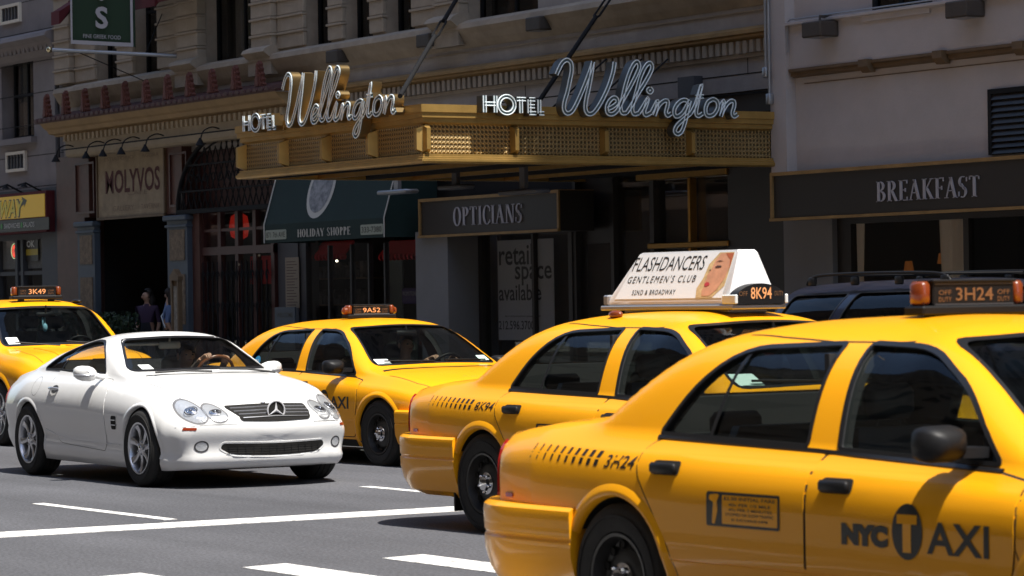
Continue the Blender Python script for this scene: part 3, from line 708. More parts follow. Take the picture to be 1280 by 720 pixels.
def make_taxi():
    B = Body(TX); root = thing('taxi', 'x', 'taxi'); pm = K['taxi']
    bool_body(B, TX, pm, root)
    for face, sy in (('R', -1), ('L', 1)):
        # doors
        rd = rpoly([(-.138, .30, .02), (-.138, .932, .02), (-1.285, .955, .06), (-1.30, .83, .12), (-1.20, .70, .14), (-1.03, .47, .12), (-.99, .30, .06)], .02, 5)
        fd = rpoly([(-.122, .30, .02), (-.122, .932, .02), (.86, .892, .05), (1.075, .86, .03), (1.085, .60, .06), (1.03, .30, .05)], .02, 5)
        for poly, hx, lab in ((rd, -1.08, 0), (fd, .060, 1)):
            ringpatch(B, poly, .002, .008, face, 'door_gap', K['gap'], root, .0014)
            d = patch(B, poly, face, 'door', pm, root, .0030, .05, skirt=.004)
            hz = .842 if lab == 0 else .812
            hb = MB(); hp = B.hit((hx, hz), face, .0)[0]
            rec = patch(B, rpoly([(hx-.105, hz-.030), (hx+.095, hz-.030), (hx+.095, hz+.030), (hx-.105, hz+.030)], .028), face, 'handle_recess', K['gap'], d, .0045, .05)
            yy = hp.y; hb.cbox(hx-.095, hx+.085, yy+sy*.004, yy+sy*.034, hz-.024, hz+.024, .011); hb.obj('handle', K['black'], d, 60)
        # low body moulding and rocker
        strip(B, [(-1.03, .45), (1.02, .45)], .010, face, 'body_crease', pm, root, .006, .08, thick=1)
        strip(B, [(-1.02, .235), (1.03, .235)], .07, face, 'sill_trim', K['gap'], root, .004, .1)
        strip(B, [(1.09, .86), (1.09, .62), (1.11, .58)], .006, face, 'fender_gap', K['gap'], root, .001)
        # window seals, glass
        for poly, nm in zip(TX['side_windows'], ('rear', 'front')):
            ringpatch(B, poly, .004, .014, face, 'window_seal', K['seal'], root, .005, .04, thick=1)
            patch(B, offset_poly(poly, .008), face, 'window_glass', K['glass'], root, -.012, .08)
        strip(B, [(-.93, .978), (-.86, 1.35)], .022, face, 'window_divider', K['seal'], root, -.002)
        sv = TX['side_windows']
        strip(B, [(-1.28, .964), (-.2, .938), (.90, .896)], .020, face, 'belt_moulding', K['seal'], root, .010, .08, thick=1)
        q = MB(); q.cbox(-1.885, -1.865, sy*.70, sy*.93, .13, .36, .005); q.obj('mud_flap', K['black'], root)
        for ax in TX['axles']: arch_lip(B, ax, TX['arch_z'], TX['arch_r'], face, pm, root, .016, .048)
        # fuel door on the far side only
        if face == 'L': ringpatch(B, rpoly([(-1.95, .70), (-1.78, .70), (-1.78, .86), (-1.95, .86)], .03), .003, .003, face, 'fuel_flap', K['gap'], root, .001)
        # mirror
        mb = MB(); bx = .70; by = B.hit((.74, .96), face, 0)[0].y
        V = []; n = 14
        for k, (xx, rz, ry) in enumerate([(-.065, .062, .100), (-.05, .078, .118), (0, .082, .122), (.05, .070, .108), (.085, .045, .075), (.10, .01, .02)]):
            for j in range(n):
                a = 2*PI*j/n; c, q = math.cos(a), math.sin(a)
                V.append((bx+xx*.9, by+sy*(.160+ry*.9*np.sign(c)*abs(c)**.55), 1.0+rz*.88*np.sign(q)*abs(q)**.55))
        mb.add(V, [(i*n+j, i*n+(j+1) % n, (i+1)*n+(j+1) % n, (i+1)*n+j) for i in range(5) for j in range(n)]+[tuple(range(n)), tuple(5*n+j for j in range(n))])
        mb.prism([(bx-.03, by-sy*.02), (bx+.10, by-sy*.02), (bx+.06, by+sy*.10), (bx-.02, by+sy*.10)], 'z', .945, .985)
        mo = mb.obj('side_mirror', K['black'], root, 50)
        g = MB(); g.box(bx-.062, bx-.0595, by+sy*.085, by+sy*.235, .955, 1.045); g.obj('mirror_glass', K['mirror'], mo)
    # windshield, rear glass
    for key, face in (('windshield', 'F'), ('rearglass', 'B')):
        patch(B, offset_poly(TX[key], .02), face, key if key == 'windshield' else 'rear_window', K['glass'], root, -.008, .07)
        ringpatch(B, TX[key], .008, .006, face, 'glass_seal', K['seal'], root, .003, .05)
    # hood gap, trunk gap
    for sy in (-1, 1):
        strip(B, [(1.42, sy*.80), (1.9, sy*.79), (2.30, sy*.70)], .007, 'T', 'hood_gap', K['gap'], root, .0012)
        strip(B, [(-1.95, sy*.74), (-2.55, sy*.78), (-2.74, sy*.76)], .007, 'T', 'boot_gap', K['gap'], root, .0012)
    strip(B, [(1.21, -.74), (1.32, -.4), (1.35, 0), (1.32, .4), (1.21, .74)], .05, 'T', 'cowl_grille', K['black'], root, .003)
    for y0 in (-.60, .05):
        pts = [B.hit((y0+.52*k, 1.035-.01*k), 'F', .018)[0] for k in (0, .33, .66, 1)]
        w = MB(); w.tube(pts, .009, 6); w.obj('wiper', K['black'], root, 60)
    strip(B, [(.10, -.585), (-.4, -.60), (-1.0, -.56)], .010, 'T', 'roof_channel', K['gap'], root, .0008)
    strip(B, [(.10, .585), (-.4, .60), (-1.0, .56)], .010, 'T', 'roof_channel', K['gap'], root, .0008)
    # bumpers wrapped round nose and tail
    def bumper(sign, x_end, xs_, ztop, prof, nm):
        path = []
        hw = .965
        corner = .34 if sign > 0 else .48
        for k in range(7): path.append((xs_+(x_end-corner-xs_)*k/6, -hw+.0*k))
        for k in range(1, 11):
            a = PI/2*k/10; path.append((x_end-corner+corner*math.sin(a)*1.0, -hw+corner*(1-math.cos(a))))
        m_ = len(path); path += [(x, -y) for x, y in path[::-1]]
        mb = MB(); V = []
        for i, (x, y) in enumerate(path):
            a, b = Vector(path[max(i-1, 0)]), Vector(path[min(i+1, len(path)-1)]); t = (b-a).normalized(); nrm = Vector((t.y, -t.x))
            bulge = .10*(1-min(1,abs(y)/hw)**2)-.03
            for o_, z in prof:
                taper = 1.0
                ft = min(1, i/3, (len(path)-1-i)/3)
                zz = z
                if z < .3: zz = z+.0
                V.append((sign*(x+nrm.x*o_+bulge), y+nrm.y*o_, zz))
        k = len(prof); mb.add(V, [(i*k+j, i*k+j+1, (i+1)*k+j+1, (i+1)*k+j) for i in range(len(path)-1) for j in range(k-1)]+[tuple(range(k)), tuple((len(path)-1)*k+j for j in range(k))])
        return mb.obj(nm, pm, root, 35)
    bumper(-1, 2.80, 1.80, .62, [(-.05, .640), (.018, .638), (.038, .622), (.042, .60), (.038, .505), (.030, .495), (.030, .487), (.038, .477), (.036, .42), (.012, .33), (-.03, .26), (-.12, .22)], 'rear_bumper')
    bumper(1, 2.44, 1.84, .6, [(-.05, .585), (.02, .583), (.040, .57), (.045, .55), (.040, .46), (.034, .455), (.034, .448), (.040, .442), (.034, .34), (.0, .25), (-.08, .21)], 'front_bumper')
    # lamps
    for sy in (-1, 1):
        f = 'R' if sy < 0 else 'L'
        patch(B, rpoly([(-2.60, .655), (-2.50, .655), (-2.52, .915), (-2.60, .905)], .02), f, 'tail_lamp', K['redlens'], root, .012, .05, skirt=.02)
        patch(B, rpoly([(sy*.40, .67), (sy*.86, .66), (sy*.84, .89), (sy*.40, .89)], .03), 'B', 'tail_lamp', K['redlens'], root, .010, .06, skirt=.02)
        patch(B, rpoly([(sy*.44, .60), (sy*.84, .60), (sy*.80, .745), (sy*.44, .755)], .03), 'F', 'headlight', K['chrome'], root, .006, .06, skirt=.02)
        patch(B, rpoly([(sy*.44, .60), (sy*.84, .60), (sy*.80, .745), (sy*.44, .755)], .03), 'F', 'headlight_glass', K['lens'], root, .016, .06, skirt=.02)
        patch(B, rpoly([(2.18, .60), (2.36, .60), (2.33, .70), (2.20, .715)], .02), f, 'turn_signal', K['amber'], root, .008, .05, skirt=.015)
        patch(B, rpoly([(-2.40, .66), (-2.32, .66), (-2.32, .68), (-2.40, .68)], .008), f, 'side_marker', K['redlens'], root, .006, .05, skirt=.01)
    patch(B, rpoly([(-.40, .60), (.40, .60), (.37, .745), (-.37, .745)], .03), 'F', 'grille', K['gap'], root, .004, .06)
    for k in range(9):
        y = -.34+k*.085; patch(B, [(y-.008, .605), (y+.008, .605), (y+.008, .74), (y-.008, .74)], 'F', 'grille_bar', K['chrome'], root, .014, .1, skirt=.012)
    patch(B, [(-.16, .70), (.16, .70), (.16, .83), (-.16, .83)], 'B', 'number_plate', K['paper'], root, .01, .2, skirt=.006)
    # floor pan, interior
    b = MB(); b.box(-2.3, 2.2, -.62, .62, .19, .24); b.box(-1.0, 1.0, -.85, .85, .19, .23); b.obj('floor_pan', K['gap'], root)
    seat(root, .05, -.37, K['seatgrey'], .52, .56); seat(root, .05, .37, K['seatgrey'], .52, .56)
    seat(root, -.88, 0, K['seatgrey'], 1.25, .52, head=False, z=.36)
    b = MB(); b.cbox(-1.72, -1.30, -.62, .62, .90, .96, .03); b.cbox(-1.42, -1.34, -.50, -.22, .95, 1.06, .03); b.cbox(-1.42, -1.34, .22, .50, .95, 1.06, .03); b.obj('rear_shelf', K['cabin'], root, 50)
    b = MB(); b.box(-.33, -.32, -.66, .66, .90, 1.32); b.obj('partition_screen', K['glass'], root)
    b = MB(); b.box(-.345, -.305, -.70, .70, .40, .90); b.box(-.34, -.31, -.70, -.66, .9, 1.33); b.box(-.34, -.31, .66, .70, .9, 1.33); b.obj('partition_frame', K['cabin'], root)
    dashboard(root, .72, 1.22, .68, .965, hood_y=.38); steering(root, .62, .38, .93, .185)
    b = MB(); b.cbox(.46, .49, -.12, .12, 1.29, 1.35, .012); b.tube([(.475, 0, 1.34), (.47, 0, 1.40)], .01, 6); b.obj('rear_view_mirror', K['black'], root, 50)
    return B, root

def taxi_door_print(B, root):
    """flat print on the doors"""
    N = []
    for face in ('R', 'L'):
        mir = (lambda VF, c: VF) if face == 'R' else (lambda VF, c: ([(2*c-x, z) for x, z in VF[0]], [tuple(reversed(f)) for f in VF[1]]))
        c = .53
        def P(VF, nm, off=.0062): patch(B, mir(VF, c), face, nm, K['decal'], root, off, .05, smooth=False)
        P(fit2d(text2d('NYC', 1, 1, .085), .105, .385, .585, .672), 'city_lettering')
        # roundel with the letter T left out of it
        cx, cz, rx, rz = .497, .655, .088, .108
        V = []; F = []; n = 48
        O = [(cx+rx*math.cos(2*PI*k/n), cz+rz*math.sin(2*PI*k/n)) for k in range(n)]
        patch(B, mir((O, [tuple(range(n))]), c), face, 'taxi_roundel', K['decal'], root, .0062, .05, smooth=False)
        T = [(cx-.058, cz+.030), (cx-.024, cz+.030), (cx-.024, cz-.080), (cx+.024, cz-.080), (cx+.024, cz+.030), (cx+.058, cz+.030), (cx+.058, cz+.066), (cx-.058, cz+.066)]
        T2 = ([(cx-.024, cz-.080), (cx+.024, cz-.080), (cx+.024, cz+.030), (cx-.024, cz+.030), (cx-.058, cz+.030), (cx+.058, cz+.030), (cx+.058, cz+.066), (cx-.058, cz+.066)], [(0, 1, 2, 3), (4, 5, 6, 7)])
        patch(B, mir(T2, c), face, 'roundel_letter', K['taxi'], root, .0078, .05, smooth=False)
        P(fit2d(text2d('AXI', 1, 1, .02, space=1.05), .610, .955, .578, .700), 'taxi_lettering')
        # rate card on the rear door
        def Q(VF, nm, m, off): patch(B, mir(VF, -.53) if face == 'L' else VF, face, nm, m, root, off, .06, smooth=False)
        fr = rpoly([(-.775, .615), (-.285, .615), (-.285, .758), (-.775, .758)], .012, 3)
        inn = rpoly([(-.665, .627), (-.297, .627), (-.297, .746), (-.665, .746)], .006, 3)
        Q((fr, [tuple(range(len(fr)))]), 'rate_card', K['decal'], .0062)
        Q((inn, [tuple(range(len(inn)))]), 'rate_card_panel', K['taxi'], .0078)
        fig = rpoly([(-.735, .625), (-.715, .625), (-.695, .68), (-.70, .72), (-.685, .745), (-.70, .75), (-.75, .745), (-.755, .725), (-.725, .715), (-.73, .675)], .006, 2)
        Q((fig, [tuple(range(len(fig)))]), 'rate_card_figure', K['taxi'], .0078)
        V = []; F = []
        for k, (txt, x0, x1, z0, z1) in enumerate([('$2.50 INITIAL FARE', -.655, -.31, .724, .740), ('40c PER 1/5 MILE', -.62, -.34, .702, .714), ('40c PER 2 MINUTES', -.62, -.33, .682, .694), ('STOPPED OR SLOW TRAFFIC', -.64, -.32, .662, .674), ('$1 SURCHARGE 4-8PM', -.60, -.36, .640, .652)]):
            v, f = fit2d(text2d(txt, 1, 1, .01), x0, x1, z0, z1); o = len(V); V += v; F += [tuple(i+o for i in q) for q in f]
        Q((V, F), 'rate_card_lettering', K['decal'], .0086)
B_TX, taxi0 = make_taxi()
taxi_door_print(B_TX, taxi0)
for f in ('R', 'L'): chk_squares(B_TX, taxi0, f)
tw = wheel_mesh('steel', .338, .235)
add_wheels(taxi0, tw, TX['axles'], .855, .338)
tag(taxi0, 'yellow sedan taxi nearest the camera, cut by the right edge, rate card on rear door', 'taxi', 'yellow sedan taxis')
taxi0.location = (-9.9, 8.55, 0); taxi0.rotation_euler = (0, 0, .035)
TAXIS = [taxi0]
for (x, y, a, lab) in ((-16.4, 11.8, .035, 'yellow sedan taxi carrying the white advertising box on its roof'), (-27.5, 15.5, .05, 'yellow sedan taxi with its windshield showing, between the white coupe and the other taxis')):
    t = copy_tree(taxi0); t.location = (x, y, 0); t.rotation_euler = (0, 0, a); t['label'] = lab; TAXIS.append(t)

for t, num in zip(TAXIS, ('3H24', '8K94', '9A52')):
    for f in ('R', 'L'): chk_strip(B_TX, t, num, f)
roof_sign('3H24', TAXIS[0], -.24, 1.50, dim=True); roof_sign('9A52', TAXIS[2], -.22, 1.50, .58, .10, shine=True)
TAXIS[2].location.z = -.035; TAXIS[2].scale.z = .968; TAXIS[2].location.x -= .08
# ------------------------------------------------------------------ white coupe
SL = dict(
    ends=(-2.30, 2.20), nose0=1.55, tail0=-1.9, N=110, capR=.07,
    nose=[(.15, 2.08), (.24, 2.17), (.33, 2.155), (.50, 2.20), (.60, 2.17), (.68, 2.09), (.76, 1.98), (.85, 1.85)],
    tail=[(.2, -2.18), (.35, -2.26), (.55, -2.30), (.8, -2.28), (.95, -2.22)],
    zb=[(-2.3, .30), (-1.9, .22), (-1.2, .17), (1.2, .15), (1.8, .15), (2.2, .17)],
    plan=[(-2.3, .80), (-2.0, .86), (-1.28, .905), (-.3, .895), (.6, .885), (1.28, .905), (1.8, .875), (2.05, .82), (2.25, .76)],
    side=[(0, .93), (.10, .965), (.18, .972), (.24, .955), (.45, .985), (.60, 1.0), (.72, .99), (.86, .945), (.95, .895), (1, .845)],
    zs=[(-2.3, .84), (-1.9, .90), (-1.3, .955), (-.5, .945), (.3, .925), (.8, .89), (1.28, .83), (1.7, .74), (2.0, .65), (2.25, .55)],
    zt=[(-2.3, .90), (-2.1, .95), (-1.7, .99), (-1.52, 1.005), (-1.36, 1.055), (-1.08, 1.185), (-.75, 1.280), (-.40, 1.322), (-.15, 1.325), (.04, 1.298), (.36, 1.15), (.71, .995), (.85, .968), (1.15, .94), (1.6, .85), (1.9, .755), (2.1, .67), (2.25, .60)],
    n=[(-2.3, 2.6), (-1.5, 2.8), (-1.34, 4.2), (-.6, 4.6), (-.14, 7), (.36, 10), (.71, 7), (.98, 2.6), (1.6, 2.3), (2.25, 2.4)],
    crown=[(-2.3, 0), (-1.3, .0), (-.9, .04), (-.1, .05), (.46, .03), (.86, 0), (2.3, 0)],
    bow=[(-2.3, -.30), (-2.0, -.18), (-1.5, -.04), (-.7, 0), (-.14, .04), (.36, .14), (.76, .22), (1.0, .12), (1.4, .02), (1.8, .16), (2.05, .33), (2.25, .40)],
    tum=lambda z: .34*z+.45*z*z,
    axles=(-1.28, 1.28), arch_r=.368, arch_z=.33, cabin_x=(-1.24, .72), floor=.28,
    ws_x=(-.44, 2.2), rg_x=(-2.2, -.84))
SL['side_windows'] = [rpoly([(-1.14, .995, .02), (-.86, 1.15, .12), (-.48, 1.245, .12), (-.14, 1.240, .16), (.08, 1.11, .10), (.22, .965, .02)], .02)]
SL['windshield'] = rpoly([(-.665, .985, .05), (-.505, 1.258, .06), (0, 1.283, .4), (.505, 1.258, .06), (.665, .985, .05), (0, .995, .4)], .05)
SL['rearglass'] = rpoly([(-.56, 1.05, .06), (-.48, 1.23, .06), (.48, 1.23, .06), (.56, 1.05, .06)], .05)

def ellipse(cx, cz, rx, rz, n=28, rot=0):
    return [(cx+rx*math.cos(2*PI*k/n)*math.cos(rot)-rz*math.sin(2*PI*k/n)*math.sin(rot), cz+rx*math.cos(2*PI*k/n)*math.sin(rot)+rz*math.sin(2*PI*k/n)*math.cos(rot)) for k in range(n)]

def make_coupe():
    B = Body(SL); root = thing('coupe', 'white two-door coupe with round twin headlights crossing the junction in front of the taxis', 'car')
    pm = K['white']; bool_body(B, SL, pm, root)
    for face, sy in (('R', -1), ('L', 1)):
        dr = rpoly([(-.80, .975, .02), (-.81, .60, .35), (-.60, .33, .22), (.48, .285, .03), (.52, .60, .1), (.44, .91, .04)], .03, 5)
        ringpatch(B, dr, .002, .004, face, 'door_gap', mat('grey_gap', (.05, .05, .05), .9) if face == 'R' else K['gap'], root, .0009)
        d = patch(B, dr, face, 'door', pm, root, .0030, .05, skirt=.004)
        hp = B.hit((-.66, .81), face, 0)[0]
        patch(B, ellipse(-.66, .81, .075, .035), face, 'handle_recess', K['seatgrey'], d, .0045, .05)
        h = MB(); h.tube([(-.76, hp.y+sy*.004, .816), (-.73, hp.y+sy*.03, .818), (-.66, hp.y+sy*.036, .818), (-.59, hp.y+sy*.03, .816), (-.57, hp.y+sy*.004, .814)], [.010, .014, .015, .014, .010], 8); h.obj('handle', K['alloy'], d, 70)
        strip(B, [(-.86, .44), (-.6, .385), (-.2, .355), (.80, .345)], .012, face, 'body_crease', pm, root, .007, .08, thick=1)
        for poly in SL['side_windows']:
            ringpatch(B, poly, .002, .013, face, 'window_seal', K['seal'], root, .004, .04, thick=1)
            patch(B, offset_poly(poly, .008), face, 'window_glass', K['clearglass'], root, -.012, .08)
        strip(B, [(-.78, .99), (-.66, 1.20)], .016, face, 'window_divider', K['seal'], root, -.004)
        for ax in SL['axles']: arch_lip(B, ax, SL['arch_z'], SL['arch_r'], face, pm, root, .008, .03)
        # side vent with two slats
        v = patch(B, rpoly([(.66, .48), (.77, .48), (.80, .60), (.68, .60)], .025), face, 'side_vent', K['gap'], root, .003, .05)
        for z in (.52, .562): strip(B, [(.665, z), (.79, z)], .010, face, 'vent_slat', K['alloy'], v, .010, .05, thick=1)
        patch(B, rpoly([(1.92, .500), (2.02, .500), (2.02, .522), (1.92, .522)], .009), face, 'side_marker', mat('dark_orange_reflector', (.28, .035, .008), .3), root, .004, .05, skirt=.012)
        patch(B, rpoly([(-2.24, .60), (-1.98, .66), (-2.0, .80), (-2.24, .82)], .05), face, 'tail_lamp', K['redlens'], root, .006, .05, skirt=.015)
        if face == 'R':
            ringpatch(B, ellipse(-1.12, .83, .085, .085), .002, .002, face, 'fuel_flap', mat('pale_gap', (.25, .25, .25), .8), root, .001)
        # mirror
        mb = MB(); bx = .20; by = B.hit((.18, .97), face, 0)[0].y; V = []; n = 14
        for xx, rz, ry in [(-.06, .045, .085), (-.045, .062, .100), (0, .070, .108), (.05, .058, .095), (.09, .035, .06), (.11, .006, .01)]:
            for j in range(n):
                a = 2*PI*j/n; c, q = math.cos(a), math.sin(a); V.append((bx+xx-.02*abs(c), by+sy*(.185+ry*np.sign(c)*abs(c)**.75), 0.965+rz*np.sign(q)*abs(q)**.75+.012*c))
        mb.add(V, [(i*n+j, i*n+(j+1) % n, (i+1)*n+(j+1) % n, (i+1)*n+j) for i in range(5) for j in range(n)]+[tuple(range(n)), tuple(5*n+j for j in range(n))])
        mb.tube([(bx+.04, by-sy*.02, .925), (bx+.03, by+sy*.07, .935), (bx+.01, by+sy*.13, .955)], [.03, .026, .03], 10)
        mo = mb.obj('side_mirror', pm, root, 55)
        l = MB(); l.tube([(bx+.085, by+sy*.14, .95), (bx+.088, by+sy*.19, .95), (bx+.06, by+sy*.255, .95), (bx+.0, by+sy*.292, .95)], .012, 8); l.obj('indicator_lens', K['alloy'], mo, 60)
        # headlights: two ovals merging
        for cx, cz, rx, rz, rot in ((.658, .655, .090, .100, -.25), (.497, .640, .080, .076, 0)):
            e = ellipse(sy*cx, cz, rx, rz, 32, rot*sy); tm = bpy.data.objects.get
            ringpatch(B, e, .006, .007, 'F', 'lamp_surround', K['lampgrey'], root, .001)
            bw = patch(B, offset_poly(e, -.006), 'F', 'headlight', K['lampbowl'], root, .0015, .03)
            # reflector cone, bulb shroud
            c0, N = B.hit((sy*cx, cz), 'F', .006)
            m_ = MB()
            for q in range(3):
                m_.lathe([(rx*(.62-.18*q), .0), (rx*(.66-.18*q), .008), (rx*(.56-.18*q), .012-.002*q)], (0, 0, .002*q), 'z', 24)
            m_.ell((0, 0, .008), (.016, .016, .016), 10, 6)
            ro = m_.obj('reflector', K['chrome'], bw, 40); ro.matrix_basis = Matrix.Translation(c0)@N.to_track_quat('Z', 'Y').to_matrix().to_4x4()
            patch(B, e, 'F', 'headlight_glass', K['lens'], root, .022, .03, skirt=.02)
        e = ellipse(sy*.635, .362, .052, .046, 20)
        ringpatch(B, e, .008, .004, 'F', 'fog_lamp_ring', K['seatgrey'], root, .004, .03, thick=1)
        patch(B, offset_poly(e, -.008), 'F', 'fog_lamp', K['lampbowl'], root, .003, .03)
        strip(B, [(sy*.36, .548), (sy*.60, .545), (sy*.80, .52)], .005, 'F', 'bumper_gap', mat('pale_gap', (.25, .25, .25), .8) if sy < 0 else K['seatgrey'], root, .001)
        strip(B, [(1.15, sy*.72), (1.5, sy*.70), (1.78, sy*.62)], .005, 'T', 'hood_gap', K['seatgrey'], root, .001)
        # corner of the lower lip
    for key, face in (('windshield', 'F'), ('rearglass', 'B')):
        patch(B, offset_poly(SL[key], .02), face, key if key == 'windshield' else 'rear_window', K['clearglass'], root, -.008, .07)
        ringpatch(B, SL[key], .010, .008, face, 'glass_seal', K['seal'], root, .002, .05)
    # grille
    gp = rpoly([(-.375, .688, .015), (-.315, .578, .02), (0, .566, .5), (.315, .578, .02), (.375, .688, .015), (0, .700, .5)], .01)
    gr = patch(B, gp, 'F', 'grille', K['gap'], root, .007, .025)
    ringpatch(B, gp, .000, .006, 'F', 'grille_frame', K['gap'], root, .007, .04, thick=1)
    for z, hw in ((.674, .35), (.649, .345), (.624, .33), (.599, .305)):
        strip(B, [(-hw, z-.004), (0, z+.004), (hw, z-.004)], .0062, 'F', 'grille_bar', K['alloy'], gr, .013, .05, thick=1)
    c0, N = B.hit((0, .622), 'F', .036)
    st = MB()
    pts = [(.0, (.080)*math.cos(2*PI*k/32), .080*math.sin(2*PI*k/32)) for k in range(33)]; st.tube(pts, .0075, 6, cap=False)
    P = []
    for k in range(6):
        a = PI/2+k*PI/3; r = .080 if k % 2 == 0 else .015; P.append((r*math.cos(a), r*math.sin(a)))
    n = len(P); st.add([(.002, y, z) for y, z in P]+[(.012, 0, 0)], [(i, (i+1) % n, n) for i in range(n)])
    so_ = st.obj('star_emblem', mat('bright_emblem', (.8, .8, .82), .3, .4), gr, 25); so_.location = c0
    bd = MB().lathe([(0, -.010), (.078, -.010), (.078, -.003), (0, -.003)], axis='x', n=28); bo = bd.obj('emblem_disc', K['gap'], gr); bo.location = c0
    ip = rpoly([(-.49, .345, .05), (-.40, .288, .06), (0, .270, .5), (.40, .288, .06), (.49, .345, .05), (.47, .385, .02), (0, .375, .5), (-.47, .385, .02)], .03)
    it = patch(B, ip, 'F', 'lower_intake', K['gap'], root, .006, .03)
    ringpatch(B, ip, .0, .014, 'F', 'intake_frame', pm, root, .004, .04, thick=1)
    for z in (.30, .32, .34, .36): strip(B, [(-.44+.0*z, z), (0, z-.008), (.44, z)], .004, 'F', 'intake_mesh', K['black'], it, .009, .08)
    for k in range(13): y = -.42+k*.07; strip(B, [(y, .29), (y, .37)], .004, 'F', 'intake_mesh', K['black'], it, .009, .08)
    bg_ = B.hit((1.90, 0), 'T', .002)[0]; hb = MB(); hb.lathe([(0, .006), (.022, .004), (.024, 0)], (0, 0, 0), 'z', 16); ho = hb.obj('hood_badge', K['chrome'], root, 40); ho.location = bg_
    for y0 in (-.50, .12):
        pts = [B.hit((.99, y0+.45), 'T', .02)[0], B.hit((.93, y0+.2), 'T', .03)[0], B.hit((.89, y0-.05), 'T', .03)[0]]
        MB().tube(pts, .010, 6).obj('wiper', K['black'], root, 60)
    strip(B, [(.84, -.62), (.94, -.3), (.96, 0), (.94, .3), (.84, .62)], .03, 'T', 'cowl_grille', K['black'], root, .002)
    b = MB(); b.box(-1.9, 1.9, -.56, .56, .15, .20); b.box(-.85, .85, -.78, .78, .15, .19); b.obj('floor_pan', K['gap'], root)
    seat(root, -.32, -.36, K['seatbeige'], .5, .52, .3, z=.26); seat(root, -.32, .36, K['seatbeige'], .5, .52, .3, z=.26)
    b = MB(); b.cbox(-1.18, -.86, -.58, .58, .82, .93, .03); b.obj('rear_shelf', K['seatbeige'], root, 50)
    dashboard(root, .28, .84, .66, .915, K['seatbeige'], hood_y=.36); steering(root, .16, .36, .93, .185, R_(28), K['wood'])
    b = MB(); b.cbox(-.04, -.01, -.11, .11, 1.165, 1.23, .015); b.tube([(-.025, 0, 1.22), (-.02, 0, 1.28)], .01, 6); b.obj('rear_view_mirror', K['seatbeige'], root, 50)
    b = MB(); b.cbox(-.08, .06, -.50, -.14, 1.20, 1.225, .01); b.obj('sun_visor', K['seatbeige'], root, 50)
    return B, root
K['lampgrey'] = mat('pale_gap_lamps', (.22, .22, .23), .6)
K['lampbowl'] = mat('lamp_reflector', (.78, .80, .82), .30, .55, bump=.5, bscale=60)
B_SL, coupe = make_coupe()
sw = wheel_mesh('alloy', .333, .245)
add_wheels(coupe, sw, SL['axles'], .775, .333)
coupe.location = (-25.74, 12.26, 0); coupe.rotation_euler = (0, 0, -.021)

